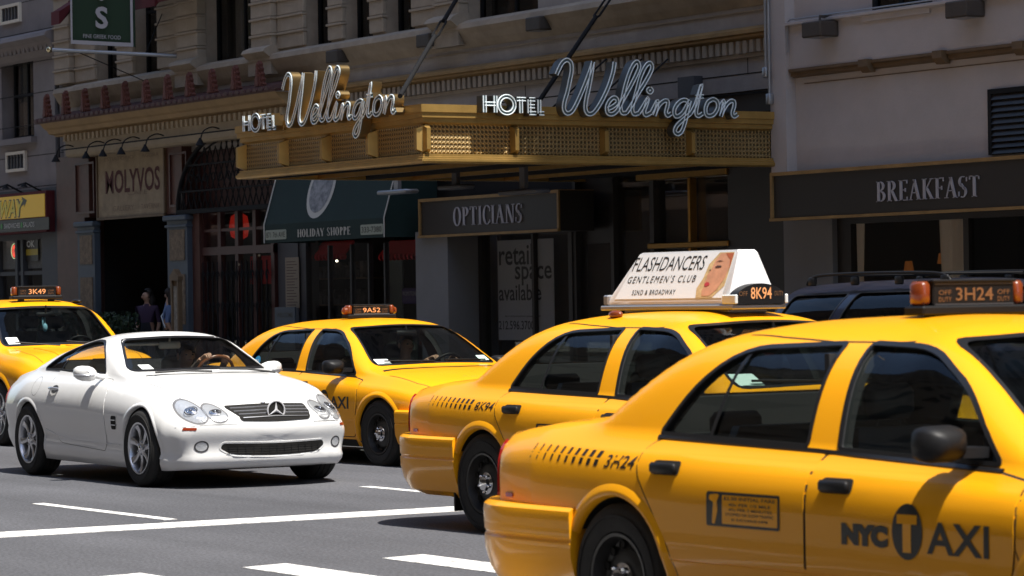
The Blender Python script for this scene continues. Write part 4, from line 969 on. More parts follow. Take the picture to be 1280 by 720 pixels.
# ------------------------------------------------------------------ tall wagons
def wagon(P, root, pm, glassm, wheelr, track, taxi=False):
    B = Body(P); bool_body(B, P, pm, root)
    zb_ = P['belt']; L = P['doors']
    for face, sy in (('R', -1), ('L', 1)):
        for poly in L:
            ringpatch(B, poly, .003, .006, face, 'door_gap', K['gap'], root, .0008)
            d = patch(B, poly, face, 'door', pm, root, .003, .07, skirt=.004)
            xr = min(p[0] for p in poly)+.16; hp = B.hit((xr, zb_-.12), face, 0)[0]
            MB().cbox(xr-.10, xr+.09, hp.y+sy*.003, hp.y+sy*.03, zb_-.14, zb_-.10, .01).obj('handle', K['black'], d, 60)
        for poly in P['side_windows']:
            ringpatch(B, poly, .004, .014, face, 'window_seal', K['seal'], root, .004, .05, thick=1)
            patch(B, offset_poly(poly, .008), face, 'window_glass', glassm, root, -.010, .1)
        for ax in P['axles']: arch_lip(B, ax, P['arch_z'], P['arch_r'], face, pm if taxi else K['black'], root, .018, .06)
        strip(B, [(P['axles'][0]+.45, .50), (P['axles'][1]-.45, .50)], .10, face, 'side_moulding', K['black'], root, .014, .1, thick=1)
        # mirror
        bx = P['mirror']; by = B.hit((bx, zb_+.03), face, 0)[0].y; mb = MB(); mb.cbox(bx-.05, bx+.07, by+sy*.06, by+sy*.27, zb_+.0, zb_+.17, .035); mb.tube([(bx, by-sy*.01, zb_+.03), (bx, by+sy*.09, zb_+.05)], .03, 8); mb.obj('side_mirror', K['black'], root, 60)
        if not taxi:
            # roof rack rail with feet
            x0, x1, yr, zr = P['rack']; rb = MB(); pts = [(x0, sy*yr, zr-.05), (x0+.05, sy*yr, zr+.0), (x0+.25, sy*yr, zr+.035), ((x0+x1)/2, sy*yr, zr+.045), (x1-.25, sy*yr, zr+.035), (x1-.05, sy*yr, zr), (x1, sy*yr, zr-.05)]
            rb.tube([tuple(p) for p in crom(pts, 5)], .014, 8)
            for k in range(4): xx = x0+.08+(x1-x0-.16)*k/3; rb.cbox(xx-.05, xx+.05, sy*yr-.02, sy*yr+.02, zr-.06, zr+.02, .012)
            rb.obj('roof_rail', K['black'], root, 60)
        hl = P['lamp']
        poly = rpoly([(sy*hl[0], hl[2]), (sy*hl[1], hl[2]+.02), (sy*hl[1], hl[3]), (sy*hl[0], hl[3]-.02)], .03)
        bw = patch(B, poly, 'F', 'headlight', K['lampbowl'], root, .006, .06, skirt=.015); patch(B, poly, 'F', 'headlight_glass', K['lens'], root, .02, .06, skirt=.02)
        patch(B, rpoly([(sy*.62, .80), (sy*.84, .80), (sy*.84, 1.05), (sy*.62, 1.05)], .03), 'B', 'tail_lamp', K['redlens'], root, .008, .08, skirt=.015)
        strip(B, [(P['cowl']+.05, sy*.62), (P['cowl']+.5, sy*.64), (P['ends'][1]-.2, sy*.60)], .007, 'T', 'hood_gap', K['gap'], root, .001)
        # hood dome ridge
        strip(B, [(P['cowl']+.10, sy*.40), (P['cowl']+.6, sy*.36), (P['ends'][1]-.25, sy*.34)], .05, 'T', 'hood_ridge', pm, root, .012, .08, thick=1)
    xr_, xf_ = P['rack'][0], P['rack'][1]
    for xx in (() if taxi else (xr_+.5, xf_-.5)): MB().tube([(xx, -P['rack'][2], P['rack'][3]+.03), (xx, P['rack'][2], P['rack'][3]+.03)], .012, 8).obj('rack_crossbar', K['black'], root, 60)
    for key, face in (('windshield', 'F'), ('rearglass', 'B')):
        patch(B, offset_poly(P[key], .02), face, key if key == 'windshield' else 'rear_window', K['glass'] if key == 'windshield' else glassm, root, -.008, .09)
        ringpatch(B, P[key], .014, .010, face, 'glass_seal', K['seal'], root, .003, .05)
    gz = P['grille']; gr = patch(B, rpoly([(-gz[0], gz[1]), (gz[0], gz[1]), (gz[0], gz[2]), (-gz[0], gz[2])], .03), 'F', 'grille', K['gap'], root, .005, .07)
    for k in range(4): z = gz[1]+(gz[2]-gz[1])*(k+.5)/4; strip(B, [(-gz[0]+.02, z), (gz[0]-.02, z)], .014, 'F', 'grille_bar', K['chrome'], gr, .014, .08, thick=1)
    strip(B, [(-.80, .50), (0, .50), (.80, .50)], .14, 'F', 'front_bumper', K['black'] if not taxi else pm, root, .04, .06, thick=1)
    strip(B, [(-.80, .50), (0, .50), (.80, .50)], .14, 'B', 'rear_bumper', K['black'], root, .04, .06, thick=1)
    b = MB(); b.box(P['axles'][0]-.5, P['axles'][1]+.5, -.6, .6, .26, .32); b.obj('floor_pan', K['gap'], root)
    ys = .38
    for x in P['seats']: seat(root, x, -ys, K['seatgrey'], .5, .60, z=.55); seat(root, x, ys, K['seatgrey'], .5, .60, z=.55)
    dx = P['dash']; dashboard(root, dx, dx+.45, .66, zb_+.02, hood_y=.38); steering(root, dx-.12, .38, zb_-.0, .19)
    b = MB(); b.cbox(dx-.20, dx-.17, -.12, .12, P['top']-.20, P['top']-.14, .012); b.tube([(dx-.18, 0, P['top']-.15), (dx-.16, 0, P['top']-.06)], .01, 6); b.obj('rear_view_mirror', K['black'], root, 50)
    for y0 in (-.60, .02):
        w = MB(); c = P['cowl']; w.tube([(c+.10, y0+.5, P['cz']+.03), (c-.02, y0, P['cz']+.075)], .009, 6); w.obj('wiper', K['black'], root, 60)
    return B
ES = dict(
    ends=(-2.15, 2.20), nose0=1.75, tail0=-1.9, N=90, capR=.07,
    nose=[(.3, 2.12), (.5, 2.22), (.7, 2.20), (.9, 2.14), (1.0, 2.08)], tail=[(.3, -2.05), (.6, -2.14), (.9, -2.12), (1.3, -2.03), (1.7, -1.92)],
    zb=[(-2.2, .36), (-1.3, .30), (1.3, .30), (2.2, .32)],
    plan=[(-2.2, .82), (-1.8, .87), (-1.3, .89), (0, .89), (1.3, .89), (1.9, .85), (2.25, .78)],
    side=[(0, .95), (.1, .975), (.4, 1.0), (.75, 1.0), (.9, .98), (1, .925)],
    zs=[(-2.2, 1.06), (-1, 1.05), (.8, 1.04), (1.2, 1.00), (1.9, .93), (2.2, .86)],
    zt=[(-2.2, 1.595), (-1.9, 1.63), (-1.2, 1.65), (-.3, 1.655), (.10, 1.635), (.32, 1.58), (.7, 1.345), (1.0, 1.15), (1.10, 1.10), (1.3, 1.085), (1.8, 1.04), (2.05, .98), (2.2, .92)],
    n=[(-2.2, 5), (-1, 5), (.2, 6), (.6, 8), (1.0, 5), (1.25, 2.8), (2.2, 2.8)], crown=[(-2.2, .04), (0, .045), (.8, .03), (1.2, 0), (2.2, 0)],
    bow=[(-2.2, -.10), (-1.8, -.05), (0, 0), (.4, .06), (1.05, .13), (1.4, .02), (1.9, .08), (2.2, .18)], tum=lambda z: .16*z+.12*z*z,
    axles=(-1.31, 1.31), arch_r=.42, arch_z=.36, cabin_x=(-1.95, .98), floor=.42, ws_x=(-.2, 2.0), rg_x=(-2.6, -1.5), belt=1.04, cowl=1.10, cz=1.09, top=1.64, mirror=.66,
    rack=(-1.6, .05, .60, 1.73), lamp=(.46, .74, .66, .84), grille=(.40, .72, .90), seats=(0, -.85), dash=.62)
ES['side_windows'] = [rpoly([(-1.95, 1.10), (-1.90, 1.52), (-1.28, 1.54), (-1.22, 1.10)], .05), rpoly([(-1.10, 1.09), (-1.14, 1.55), (-.30, 1.56), (-.28, 1.08)], .04), rpoly([(-.16, 1.08), (-.18, 1.56), (.20, 1.54, .08), (.72, 1.09)], .04)]
ES['windshield'] = rpoly([(-.70, 1.12), (-.58, 1.545), (0, 1.57, .4), (.58, 1.545), (.70, 1.12), (0, 1.14, .4)], .06)
ES['rearglass'] = rpoly([(-.60, 1.12), (-.56, 1.50), (.56, 1.50), (.60, 1.12)], .07)
ES['doors'] = [rpoly([(-.22, .42), (-.22, 1.03), (-1.12, 1.03), (-1.12, .80), (-.82, .42)], .05), rpoly([(-.21, .42), (-.21, 1.03), (.84, 1.01), (.86, .60), (.80, .42)], .05)]
suv_taxi = thing('suv_taxi', 'yellow sport utility taxi behind the white coupe at the left edge', 'taxi')
BWS = wagon(ES, suv_taxi, K['taxi'], K['glass'], .36, .78, taxi=True)
ew = wheel_mesh('alloy', .36, .235); add_wheels(suv_taxi, ew, ES['axles'], .775, .36)
suv_taxi.location = (-34.2, 14.5, 0); suv_taxi.rotation_euler = (0, 0, -.06)
DS = dict(ES)
DS.update(windshield=rpoly([(-.70, 1.12), (-.58, 1.60), (0, 1.63, .4), (.58, 1.60), (.70, 1.12), (0, 1.14, .4)], .06), rearglass=rpoly([(-.60, 1.12), (-.56, 1.56), (.56, 1.56), (.60, 1.12)], .07), ends=(-2.42, 2.45), nose0=2.0, tail0=-2.1,
    nose=[(.3, 2.36), (.5, 2.46), (.7, 2.45), (.9, 2.38), (1.0, 2.3)], tail=[(.3, -2.32), (.6, -2.42), (.95, -2.40), (1.3, -2.28), (1.7, -2.14)],
    zb=[(-2.4, .36), (2.45, .32)], plan=[(-2.4, .86), (-1.9, .91), (-1.4, .93), (1.4, .93), (2.1, .89), (2.45, .80)],
    zs=[(-2.4, 1.04), (-1, 1.03), (.9, 1.02), (1.3, .99), (2.1, .90), (2.45, .82)],
    zt=[(-2.4, 1.60), (-2.1, 1.66), (-1.2, 1.69), (-.2, 1.70), (.30, 1.67), (.52, 1.60), (.9, 1.35), (1.2, 1.12), (1.3, 1.075), (1.6, 1.06), (2.1, 1.0), (2.3, .94), (2.45, .88)],
    n=[(-2.4, 4.5), (-1, 5), (.4, 6), (.8, 8), (1.2, 5), (1.45, 2.8), (2.45, 2.8)],
    crown=[(-2.4, .04), (.2, .045), (1.0, .03), (1.4, 0), (2.45, 0)],
    bow=[(-2.4, -.12), (-2.0, -.05), (0, 0), (.6, .06), (1.25, .13), (1.6, .02), (2.1, .08), (2.45, .18)],
    axles=(-1.45, 1.45), cabin_x=(-2.15, 1.15), rg_x=(-2.8, -1.7), cowl=1.30, belt=1.02, cz=1.07, top=1.68, mirror=.84, rack=(-1.75, .25, .62, 1.705), seats=(.15, -.75), dash=.80)
DS['side_windows'] = [rpoly([(-2.10, 1.08), (-1.92, 1.56), (-1.10, 1.575), (-1.36, 1.08)], .05), rpoly([(-1.20, 1.07), (-.96, 1.58), (-.13, 1.585), (-.22, 1.06)], .04), rpoly([(-.10, 1.06), (-.02, 1.585), (.38, 1.57, .08), (.92, 1.07)], .04)]
DS['doors'] = [rpoly([(-.16, .42), (-.16, 1.01), (-1.22, 1.01), (-1.22, .80), (-.95, .42)], .05), rpoly([(-.15, .42), (-.15, 1.01), (1.0, .99), (1.02, .60), (.95, .42)], .05)]
dark_suv = thing('dark_suv', 'dark blue sport utility car with roof rails, behind the taxis at the right', 'car')
wagon(DS, dark_suv, K['navy'], K['privacy'], .37, .80)
add_wheels(dark_suv, ew, DS['axles'], .81, .36)
dark_suv.location = (-20.55, 17.55, 0)
# ------------------------------------------------------------------ street
FY = 24.5            # facade plane
KY = 18.75           # far kerb
def zpl(px, py, Z):
    d = _ray(px, py); t = (Z-CAM_C[2])/d[2]; P = CAM_C+t*d; return Vector(P)
def asphalt():
    m = mat('asphalt', (.085, .084, .088), .88, spec=.35); t = m.node_tree; b = t.nodes['Principled BSDF']; L = t.links.new
    tc = t.nodes.new('ShaderNodeTexCoord')
    n1 = t.nodes.new('ShaderNodeTexNoise'); n1.inputs['Scale'].default_value = .35; n1.inputs['Detail'].default_value = 5
    n2 = t.nodes.new('ShaderNodeTexNoise'); n2.inputs['Scale'].default_value = 45; n2.inputs['Detail'].default_value = 3
    mp = t.nodes.new('ShaderNodeMapping'); mp.inputs['Scale'].default_value = (.12, 1.3, 1)
    n3 = t.nodes.new('ShaderNodeTexNoise'); n3.inputs['Scale'].default_value = 1.0; n3.inputs['Detail'].default_value = 4
    v = t.nodes.new('ShaderNodeTexVoronoi'); v.inputs['Scale'].default_value = 55
    for n in (n1, n2, v): L(tc.outputs['Object'], n.inputs['Vector'])
    L(tc.outputs['Object'], mp.inputs[0]); L(mp.outputs[0], n3.inputs['Vector'])
    def mr(src, a, b_, lo, hi):
        q = t.nodes.new('ShaderNodeMapRange'); q.inputs[1].default_value = a; q.inputs[2].default_value = b_; q.inputs[3].default_value = lo; q.inputs[4].default_value = hi; L(src, q.inputs[0]); return q.outputs[0]
    a = mr(n1.outputs['Fac'], .3, .7, .86, 1.12); c = mr(n2.outputs['Fac'], .35, .65, .72, 1.28); d = mr(n3.outputs['Fac'], .3, .7, .80, 1.14); e = mr(v.outputs['Color'], 0, 1, .85, 1.2)
    def mul(x, y):
        q = t.nodes.new('ShaderNodeMath'); q.operation = 'MULTIPLY'; L(x, q.inputs[0]); L(y, q.inputs[1]); return q.outputs[0]
    f = mul(mul(a, c), mul(d, e)); mx = t.nodes.new('ShaderNodeVectorMath'); mx.operation = 'SCALE'; mx.inputs[0].default_value = (.086, .087, .096); L(f, mx.inputs['Scale']); L(mx.outputs[0], b.inputs['Base Color'])
    bp = t.nodes.new('ShaderNodeBump'); bp.inputs['Strength'].default_value = .5; bp.inputs['Distance'].default_value = .006; L(n2.outputs['Fac'], bp.inputs['Height']); L(bp.outputs[0], b.inputs['Normal'])
    return m
def line_paint():
    m = mat('road_paint', (.78, .77, .74), .7); t = m.node_tree; b = t.nodes['Principled BSDF']; L = t.links.new
    tc = t.nodes.new('ShaderNodeTexCoord'); n = t.nodes.new('ShaderNodeTexNoise'); n.inputs['Scale'].default_value = 9; n.inputs['Detail'].default_value = 9; n.inputs['Roughness'].default_value = .75
    L(tc.outputs['Object'], n.inputs['Vector']); r = t.nodes.new('ShaderNodeValToRGB'); r.color_ramp.elements[0].position = .35; r.color_ramp.elements[1].position = .50
    r.color_ramp.elements[0].color = (.16, .155, .15, 1); r.color_ramp.elements[1].color = (.80, .79, .76, 1); L(n.outputs['Fac'], r.inputs[0]); L(r.outputs[0], b.inputs['Base Color'])
    return m
M_ROAD = asphalt(); M_LINE = line_paint()
K['concrete'] = mat('pavement_concrete', (.30, .29, .27), .85, noise=.3, nscale=1.5, bump=.3, bscale=30)
g = MB(); g.box(-900, 900, -900, 900, -.6, -.02); tag(g.obj('ground', mat('ground_grey', (.10, .10, .10), .9)), kind='structure')
def zr(y): return 0 if y < 13.4 else -(y-13.4)*.013      # the road falls gently to the gutter
g = MB(); g.prism([(4.0, -.3), (4.0, 0), (13.4, 0), (KY, zr(KY)), (KY, -.3)], 'x', -300, 300); tag(g.obj('road', M_ROAD), kind='structure')
for y0, y1 in ((-5, 4.0), (KY, 40)):
    g = MB()
    g.box(-300, 300, y0 if y0 < 0 else y0+.18, y1-.18 if y0 < 0 else y1, -.3, .13)
    o = tag(g.obj('pavement', K['concrete']), kind='structure')
for y0 in (KY, 4.0-.18):
    g = MB(); g.cbox(-300, 300, y0, y0+.18, -.3, .135, .02); tag(g.obj('kerb', mat('kerb_stone', (.34, .33, .31), .8, noise=.3, nscale=2)), kind='structure')
# slab joints on the far pavement
g = MB()
for k in range(60): x = -62+k*1.0; g.box(x-.006, x+.006, KY+.2, FY, .125, .1325)
for y in (20.1, 21.4, 22.7, 23.9): g.box(-62, -2, y-.006, y+.006, .125, .1335)
tag(g.obj('pavement_joints', K['gap']), kind='stuff')
def marking(name, pts): 
    if max(p[1] for p in pts)-min(p[1] for p in pts) > 9: pts = [pts[0], pts[1], (pts[1][0], 13.4), pts[2], pts[3], (pts[0][0], 13.4)]
    b = MB(); n = len(pts); b.add([(x, y, zr(y)+.004) for x, y in pts]+[(x, y, zr(y)-.01) for x, y in pts], [tuple(range(n))]+[(i, (i+1) % n, n+(i+1) % n, n+i) for i in range(n)])
    tag(b.obj(name, M_LINE), kind='structure')
marking('stop_line', [(-20.30, 4.3), (-19.84, 4.3), (-19.82, 18.5), (-20.28, 18.5)])
for y in (9.78, 12.76, 15.75, 6.8):
    for k in range(6):
        x1 = -20.58-k*6.2 if k == 0 or True else 0; marking('lane_line', [(x1-2.45, y-.055), (x1, y-.055), (x1, y+.055), (x1-2.45, y+.055)])
for k in range(13):
    y = 4.50+k*.957; marking('crosswalk_bar', [(-16.55, y), (-13.4, y), (-13.4, y+.33), (-16.62, y+.33)])
marking('crosswalk_edge', [(-12.3, 4.3), (-12.0, 4.3), (-12.0, 18.5), (-12.3, 18.5)])

# ------------------------------------------------------------------ facade materials
K['stone'] = mat('warm_grey_stone', (.42, .375, .345), .85, noise=.28, nscale=1.6, bump=.35, bscale=25)
K['stone2'] = mat('pale_buff_stone', (.43, .35, .265), .85, noise=.3, nscale=2.2, bump=.35, bscale=22)
K['stucco'] = mat('mauve_grey_render', (.50, .455, .445), .9, noise=.16, nscale=.9, bump=.25, bscale=30)
K['leftstone'] = mat('taupe_stone', (.27, .235, .225), .88, noise=.25, nscale=1.2, bump=.3, bscale=25)
K['frieze'] = mat('gilded_moulding', (.38, .23, .085), .55, .3, noise=.35, nscale=3)
K['browntrim'] = mat('brown_trim', (.16, .10, .05), .6, noise=.3, nscale=4)
K['redwood'] = mat('red_brown_panelling', (.105, .040, .028), .5, noise=.35, nscale=5, coat=.2)
K['darkwood'] = mat('dark_red_door_paint', (.060, .016, .014), .45, coat=.3)
K['bluegrey'] = mat('blue_grey_paint', (.075, .095, .12), .55, noise=.2, nscale=3)
K['iron'] = mat('black_iron', (.010, .010, .011), .75, spec=.2)
K['greypaint'] = mat('grey_painted_pier', (.20, .195, .20), .6, noise=.12, nscale=1.5)
K['darkgrey'] = mat('dark_grey_pier', (.06, .06, .068), .6)
K['tile'] = mat('dark_red_roof_tile', (.085, .030, .024), .6, noise=.4, nscale=12)
K['antefix'] = mat('terracotta', (.17, .055, .038), .7, noise=.45, nscale=25, bump=.8, bscale=60)
K['green'] = mat('dark_green_canvas', (.004, .022, .018), .8, noise=.25, nscale=2)
K['signblack'] = mat('brown_black_sign_board', (.022, .018, .016), .45)
K['cream'] = mat('cream_lettering', (.52, .50, .45), .6)
K['pinkgrey'] = mat('pale_sign_lettering', (.42, .40, .42), .5)
K['shopglass'] = glass_mat('shop_window_glass', .97, boost=.01)
K['winglass'] = glass_mat('upper_window_glass', .6)
K['curtain'] = mat('cream_curtain', (.72, .64, .52), .9)
K['dark'] = mat('dark_interior', (.018, .015, .013), .9)
K['iface'] = mat('interior_brown', (.05, .035, .025), .85)
K['steel'] = mat('galvanised_steel', (.35, .36, .38), .45, .6)
K['lamplight'] = mat('warm_lamp_glow', (.5, .25, .1), .5, emit=(1, .30, .05), estr=.04)
K['whitelight'] = mat('white_spot_glow', (1, .95, .85), .5, emit=(1, .9, .7), estr=4)
K['neon'] = mat('pale_neon_tube', (.84, .93, .96), .3, coat=.4)
K['letterface'] = mat('dark_letter_face', (.09, .13, .14), .5)
K['letterback'] = mat('bronze_letter_return', (.25, .175, .08), .35, .8)
K['redcloth'] = mat('red_cloth', (.62, .02, .02), .8)
K['burgundy'] = mat('burgundy_canvas', (.10, .008, .012), .8)

def W_(px, py, Y=FY): return on_wall(px, py, Y)
def face_board(mb, px0, px1, yt, yb, Y, d): 
    """a board on a wall plane: photo limits at its left end; depth d behind Y"""
    x0, zt = W_(px0, yt, Y); _, zb = W_(px0, yb, Y); x1, _ = W_(px1, yt, Y); mb.box(x0, x1, Y, Y+d, zb, zt); return x0, x1, zb, zt

XL, XM, XR = W_(80, 200)[0], W_(981, 200)[0], -12.0     # left building | hotel | restaurant building
# --------------------------------------------------- hotel building
hotel = thing('hotel_building', 'warm grey stone hotel front with rusticated upper piers above the bronze marquee', 'building', (0, 0, 0))
ZL = W_(353, 73)[1]                 # ledge height (5.72)
def part(mb, name, m, parent, smooth=None): return mb.obj(name, m, parent, smooth)
# upper wall piers between openings, openings given by photo px at the ledge (left, right)
opens = [(120, 149), (168, 200), (256, 325), (382, 414), (431, 466), (482, 519), (584, 673)]
opx = [(W_(a, 50)[0]-.0, W_(b, 30)[0]) for a, b in opens]
jam = .22
edges = [XL]+[e for a, b in opx for e in (a-.0, b)]+[XM]
piers = [(edges[i], edges[i+1]) for i in range(0, len(edges), 2)]
ZT = 9.0
for i, (a, b) in enumerate(piers):
    w = MB(); w.box(a, b, FY, FY+.45, ZL-.02, ZT); part(w, 'wall', K['stone2'] if i < 7 else K['stone'], hotel)
# stone courses on the piers (each stone its own object, alike ones share a mesh)
bm_cache = {}
def block(parent, x0, x1, z0, z1, y, d, m, name='stone_block', c=.012):
    w, h = round(x1-x0, 2), round(z1-z0, 2); key = (w, h, d, m.name)
    if key not in bm_cache:
        q = MB(); q.cbox(-w/2, w/2, 0, d, -h/2, h/2, c); bm_cache[key] = q.mesh('stone_block', m)
    return inst(bm_cache[key], name, parent, ((x0+x1)/2, y, (z0+z1)/2))
for i, (a, b) in enumerate(piers[:7]):
    z = ZL+.16; k = 0
    while z < 7.4:
        wd = b-a
        if wd > 1.2:
            n = 2; 
            # wide piers: projecting quoin column plus a flat block
            q = .62 if i in (3, 6) else .5
            ql = i not in (2, 6); f_ = a+wd*(.44 if ql else .56)     # which half carries the projecting quoin
            yl, yr = (FY-.17, FY-.06) if ql else (FY-.06, FY-.17)
            block(hotel, a-.03, f_-.01, z, z+.235, yl, FY+.02-yl, K['stone2'])
            block(hotel, f_+.01, b+.03, z, z+.235, yr, FY+.02-yr, K['stone2'])
            block(hotel, a-.05, f_-(.02 if not ql else -.02), z+.235, z+.272, yl-.03, FY+.04-yl, K['stone2'], 'course_lip', .006)
            block(hotel, f_+(.02 if ql else -.02)+.005, b+.05, z+.235, z+.272, yr-.03, FY+.04-yr, K['stone2'], 'course_lip', .006)
        else:
            block(hotel, a-.02, b+.02, z, z+.235, FY-.06, .08, K['stone2'])
            block(hotel, a-.04, b+.04, z+.235, z+.272, FY-.085, .11, K['stone2'], 'course_lip', .006)
        z += .283
        k += 1
# windows of the upper floor
def sash_window(parent, x0, x1, z0, z1, y, curtain=False, bars=1, fm=None):
    fm = fm or K['iron']; f = MB(); t = .06
    f.box(x0, x0+t, y, y+.07, z0, z1); f.box(x1-t, x1, y, y+.07, z0, z1); f.box(x0+t, x1-t, y, y+.07, z0, z0+t); f.box(x0+t, x1-t, y, y+.07, z1-t, z1)
    zm = (z0+z1)/2; f.box(x0+t, x1-t, y+.005, y+.065, zm-.03, zm+.03)
    for k in range(1, bars+1): xx = x0+(x1-x0)*k/(bars+1); f.box(xx-.025, xx+.025, y+.01, y+.06, z0+t, z1-t)
    w = part(f, 'window', fm, parent)
    p = MB(); p.box(x0+.03, x1-.03, y+.035, y+.043, z0+.03, z1-.03); part(p, 'pane', K['winglass'], w)
    bk = MB(); bk.box(x0-3, x1+.05, y+.6, y+.65, z0-.1, z1+.1); part(bk, 'room', K['dark'], w)
    if curtain:
        c = MB()
        for s0, s1 in curtain:
            xa, xb = x0+(x1-x0)*s0, x0+(x1-x0)*s1; n = 12; V = []
            for j in range(n+1):
                xx = xa+(xb-xa)*j/n; yy = y+.14+.03*math.sin(j*1.9); V += [(xx, yy, z0+.08), (xx, yy, z1-.05)]
            c.add(V, [(2*j, 2*j+2, 2*j+3, 2*j+1) for j in range(n)])
        part(c, 'curtain', K['curtain'], w, 60)
    return w
for i, (a, b) in enumerate(opx):
    sash_window(hotel, a+.0, b, ZL+.12, 8.2, FY+.24, curtain=[(.22, .5), (.58, .8)] if i == 2 else False, bars=1 if b-a > 1 else 0)
    q = MB(); q.box(a-.02, b+.02, FY+.0, FY+.5, 8.2, ZT); part(q, 'lintel', K['stone2'], hotel)
# ledge (string course), frieze wall, gilded moulding with dentils
lg = MB(); zf0 = ZL-.38
lg.prism([(FY-.20, ZL+.06), (FY-.22, ZL-.02), (FY-.16, ZL-.10), (FY-.10, ZL-.20), (FY-.02, ZL-.30), (FY+.5, ZL-.30), (FY+.5, ZL+.13), (FY-.02, ZL+.13)], 'x', XL, XM); part(lg, 'ledge', K['stone2'], hotel)
for i in (3, 6, 2):
    a, b = piers[i]; q = MB(); wd = b-a; xm = a+wd*.44
    if i != 3: a, xm = a+wd*.56+.05, b+.04
    q.prism([(FY-.30, ZL+.18), (FY-.34, ZL+.12), (FY-.20, ZL+.02), (FY-.20, ZL-.26), (FY, ZL-.26), (FY, ZL+.24), (FY-.16, ZL+.24)], 'x', a-.08, xm+.03); part(q, 'pier_base', K['stone2'], hotel)
XA = W_(346, 100)[0]
w = MB(); w.box(XL, XM, FY, FY+.4, 4.30, ZL-.30); part(w, 'wall', K['stone'], hotel)
xa, za = W_(500, 110, FY-.1); zc = W_(740, 62)[1]
zg = W_(975, 36, FY-.12)[1]
w = MB(); w.box(XA, XM, FY-.03, FY+.0, zg+.30, zg+.315); part(w, 'wall_line', K['stone2'], hotel)
w = MB(); w.prism([(FY-.16, zg+.05), (FY-.16, zg), (FY-.12, zg-.02), (FY-.12, zg-.05), (FY-.07, zg-.08), (FY+.0, zg-.08), (FY+.0, zg+.09), (FY-.10, zg+.09)], 'x', XA-.3, XM-.02); part(w, 'gilded_moulding', K['frieze'], hotel)
dn = MB(); x = XA-.2
while x < XM-.1:
    dn.box(x, x+.085, FY-.09, FY, zg-.25, zg-.085); x += .155
tag(part(dn, 'dentils', K['stone2'], hotel), kind='stuff')
w = MB(); w.box(XA-.3, XM-.02, FY-.04, FY, zg-.31, zg-.255); part(w, 'dentil_base', K['stone2'], hotel)
for z in (zg-.52, zg-.78, zg-1.05):
    w = MB(); w.box(-41, XM-.02, FY-.004, FY+.01, z-.008, z+.008); part(w, 'stone_joint', K['gap'], hotel)
for k in range(6):
    xx = -40.5+k*1.4; w = MB(); w.box(xx-.006, xx+.006, FY-.003, FY+.01, zg-.52 if k % 2 else zg-.78, zg-.31 if k % 2 else zg-.52); part(w, 'stone_joint', K['gap'], hotel)
# block vent on the wall over the marquee
w = MB(); x0, x1, z0, z1 = face_board(w, 847, 867, 97, 128, FY-.15, .15); part(w, 'vent_box', K['darkgrey'], hotel)
# --------------------------------------------------- high storeys above the picture (all three houses)
def tower_mat(name, col):
    m = mat(name, col, .9); t = m.node_tree; b = t.nodes['Principled BSDF']; L = t.links.new
    tc = t.nodes.new('ShaderNodeTexCoord'); br = t.nodes.new('ShaderNodeTexBrick'); br.offset = 0; br.inputs['Color1'].default_value = (.03, .035, .04, 1); br.inputs['Color2'].default_value = (.16, .12, .09, 1)
    br.inputs['Mortar'].default_value = (*col, 1); br.inputs['Scale'].default_value = 1; br.inputs['Brick Width'].default_value = 2.6; br.inputs['Row Height'].default_value = 3.3; br.inputs['Mortar Size'].default_value = .72; br.inputs['Mortar Smooth'].default_value = 0
    mp = t.nodes.new('ShaderNodeMapping'); mp.inputs['Rotation'].default_value = (R_(90), 0, 0); L(tc.outputs['Object'], mp.inputs[0]); L(mp.outputs[0], br.inputs['Vector']); L(br.outputs['Color'], b.inputs['Base Color'])
    return m
TM = tower_mat('upper_storeys_stone', (.33, .27, .23)); TM2 = tower_mat('opposite_brick', (.24, .17, .13)); TM3 = tower_mat('opposite_limestone', (.36, .32, .27))
w = MB(); w.box(XL, XM, FY+.01, FY+16, ZT, 70); part(w, 'upper_storeys', TM, hotel)
# --------------------------------------------------- restaurant building on the right
rest = thing('restaurant_building', 'mauve grey rendered building with the breakfast sign and curtained window', 'building')
RY = FY-.06
x990 = W_(988, 60, RY)[0]
zt_b = W_(988, 88, RY)[1]
w = MB(); w.box(XM, XR+40, RY, FY+.4, 3.05, 9.0); part(w, 'wall', K['stucco'], rest)
w = MB(); w.box(XM, XM+.34, RY-.16, RY, 3.12, 9); part(w, 'corner_strip', K['stucco'], rest)
_, zband = W_(990, 33, RY)
# proud upper band with the window sill line and brown trim below it
w = MB(); w.box(x990+.1, XR, RY-.10, RY, zt_b, zband); part(w, 'upper_band', K['stucco'], rest)
w = MB(); w.prism([(RY-.17, zband+.03), (RY-.17, zband), (RY-.10, zband-.025), (RY, zband-.025), (RY, zband+.04), (RY-.10, zband+.05)], 'x', x990+.1, XR); part(w, 'band_coping', K['stucco'], rest)
w = MB(); zz = zt_b
w.prism([(RY-.13, zz-.0), (RY-.13, zz-.035), (RY-.09, zz-.05), (RY-.09, zz-.09), (RY-.05, zz-.11), (RY, zz-.11), (RY, zz)], 'x', x990+.12, XR); part(w, 'brown_trim', K['browntrim'], rest)
for px, py in ((1077, 85), (1170, 73), (1270, 60)):
    xx, z_ = W_(px, py, RY-.2); w = MB(); w.prism([(RY-.19, zz+.01), (RY-.19, zz-.08), (RY-.12, zz-.15), (RY-.05, zz-.15), (RY-.05, zz+.01)], 'x', xx-.09, xx+.09); part(w, 'trim_bracket', K['browntrim'], rest)
w = MB(); w.box(x990+.3, XR, RY-.012, RY, zz-.20, zz-.19); part(w, 'wall_crack_line', K['browntrim'], rest)
x0, z1 = W_(1238, 112, RY); x1 = W_(1330, 112, RY)[0]; z0 = 3.2
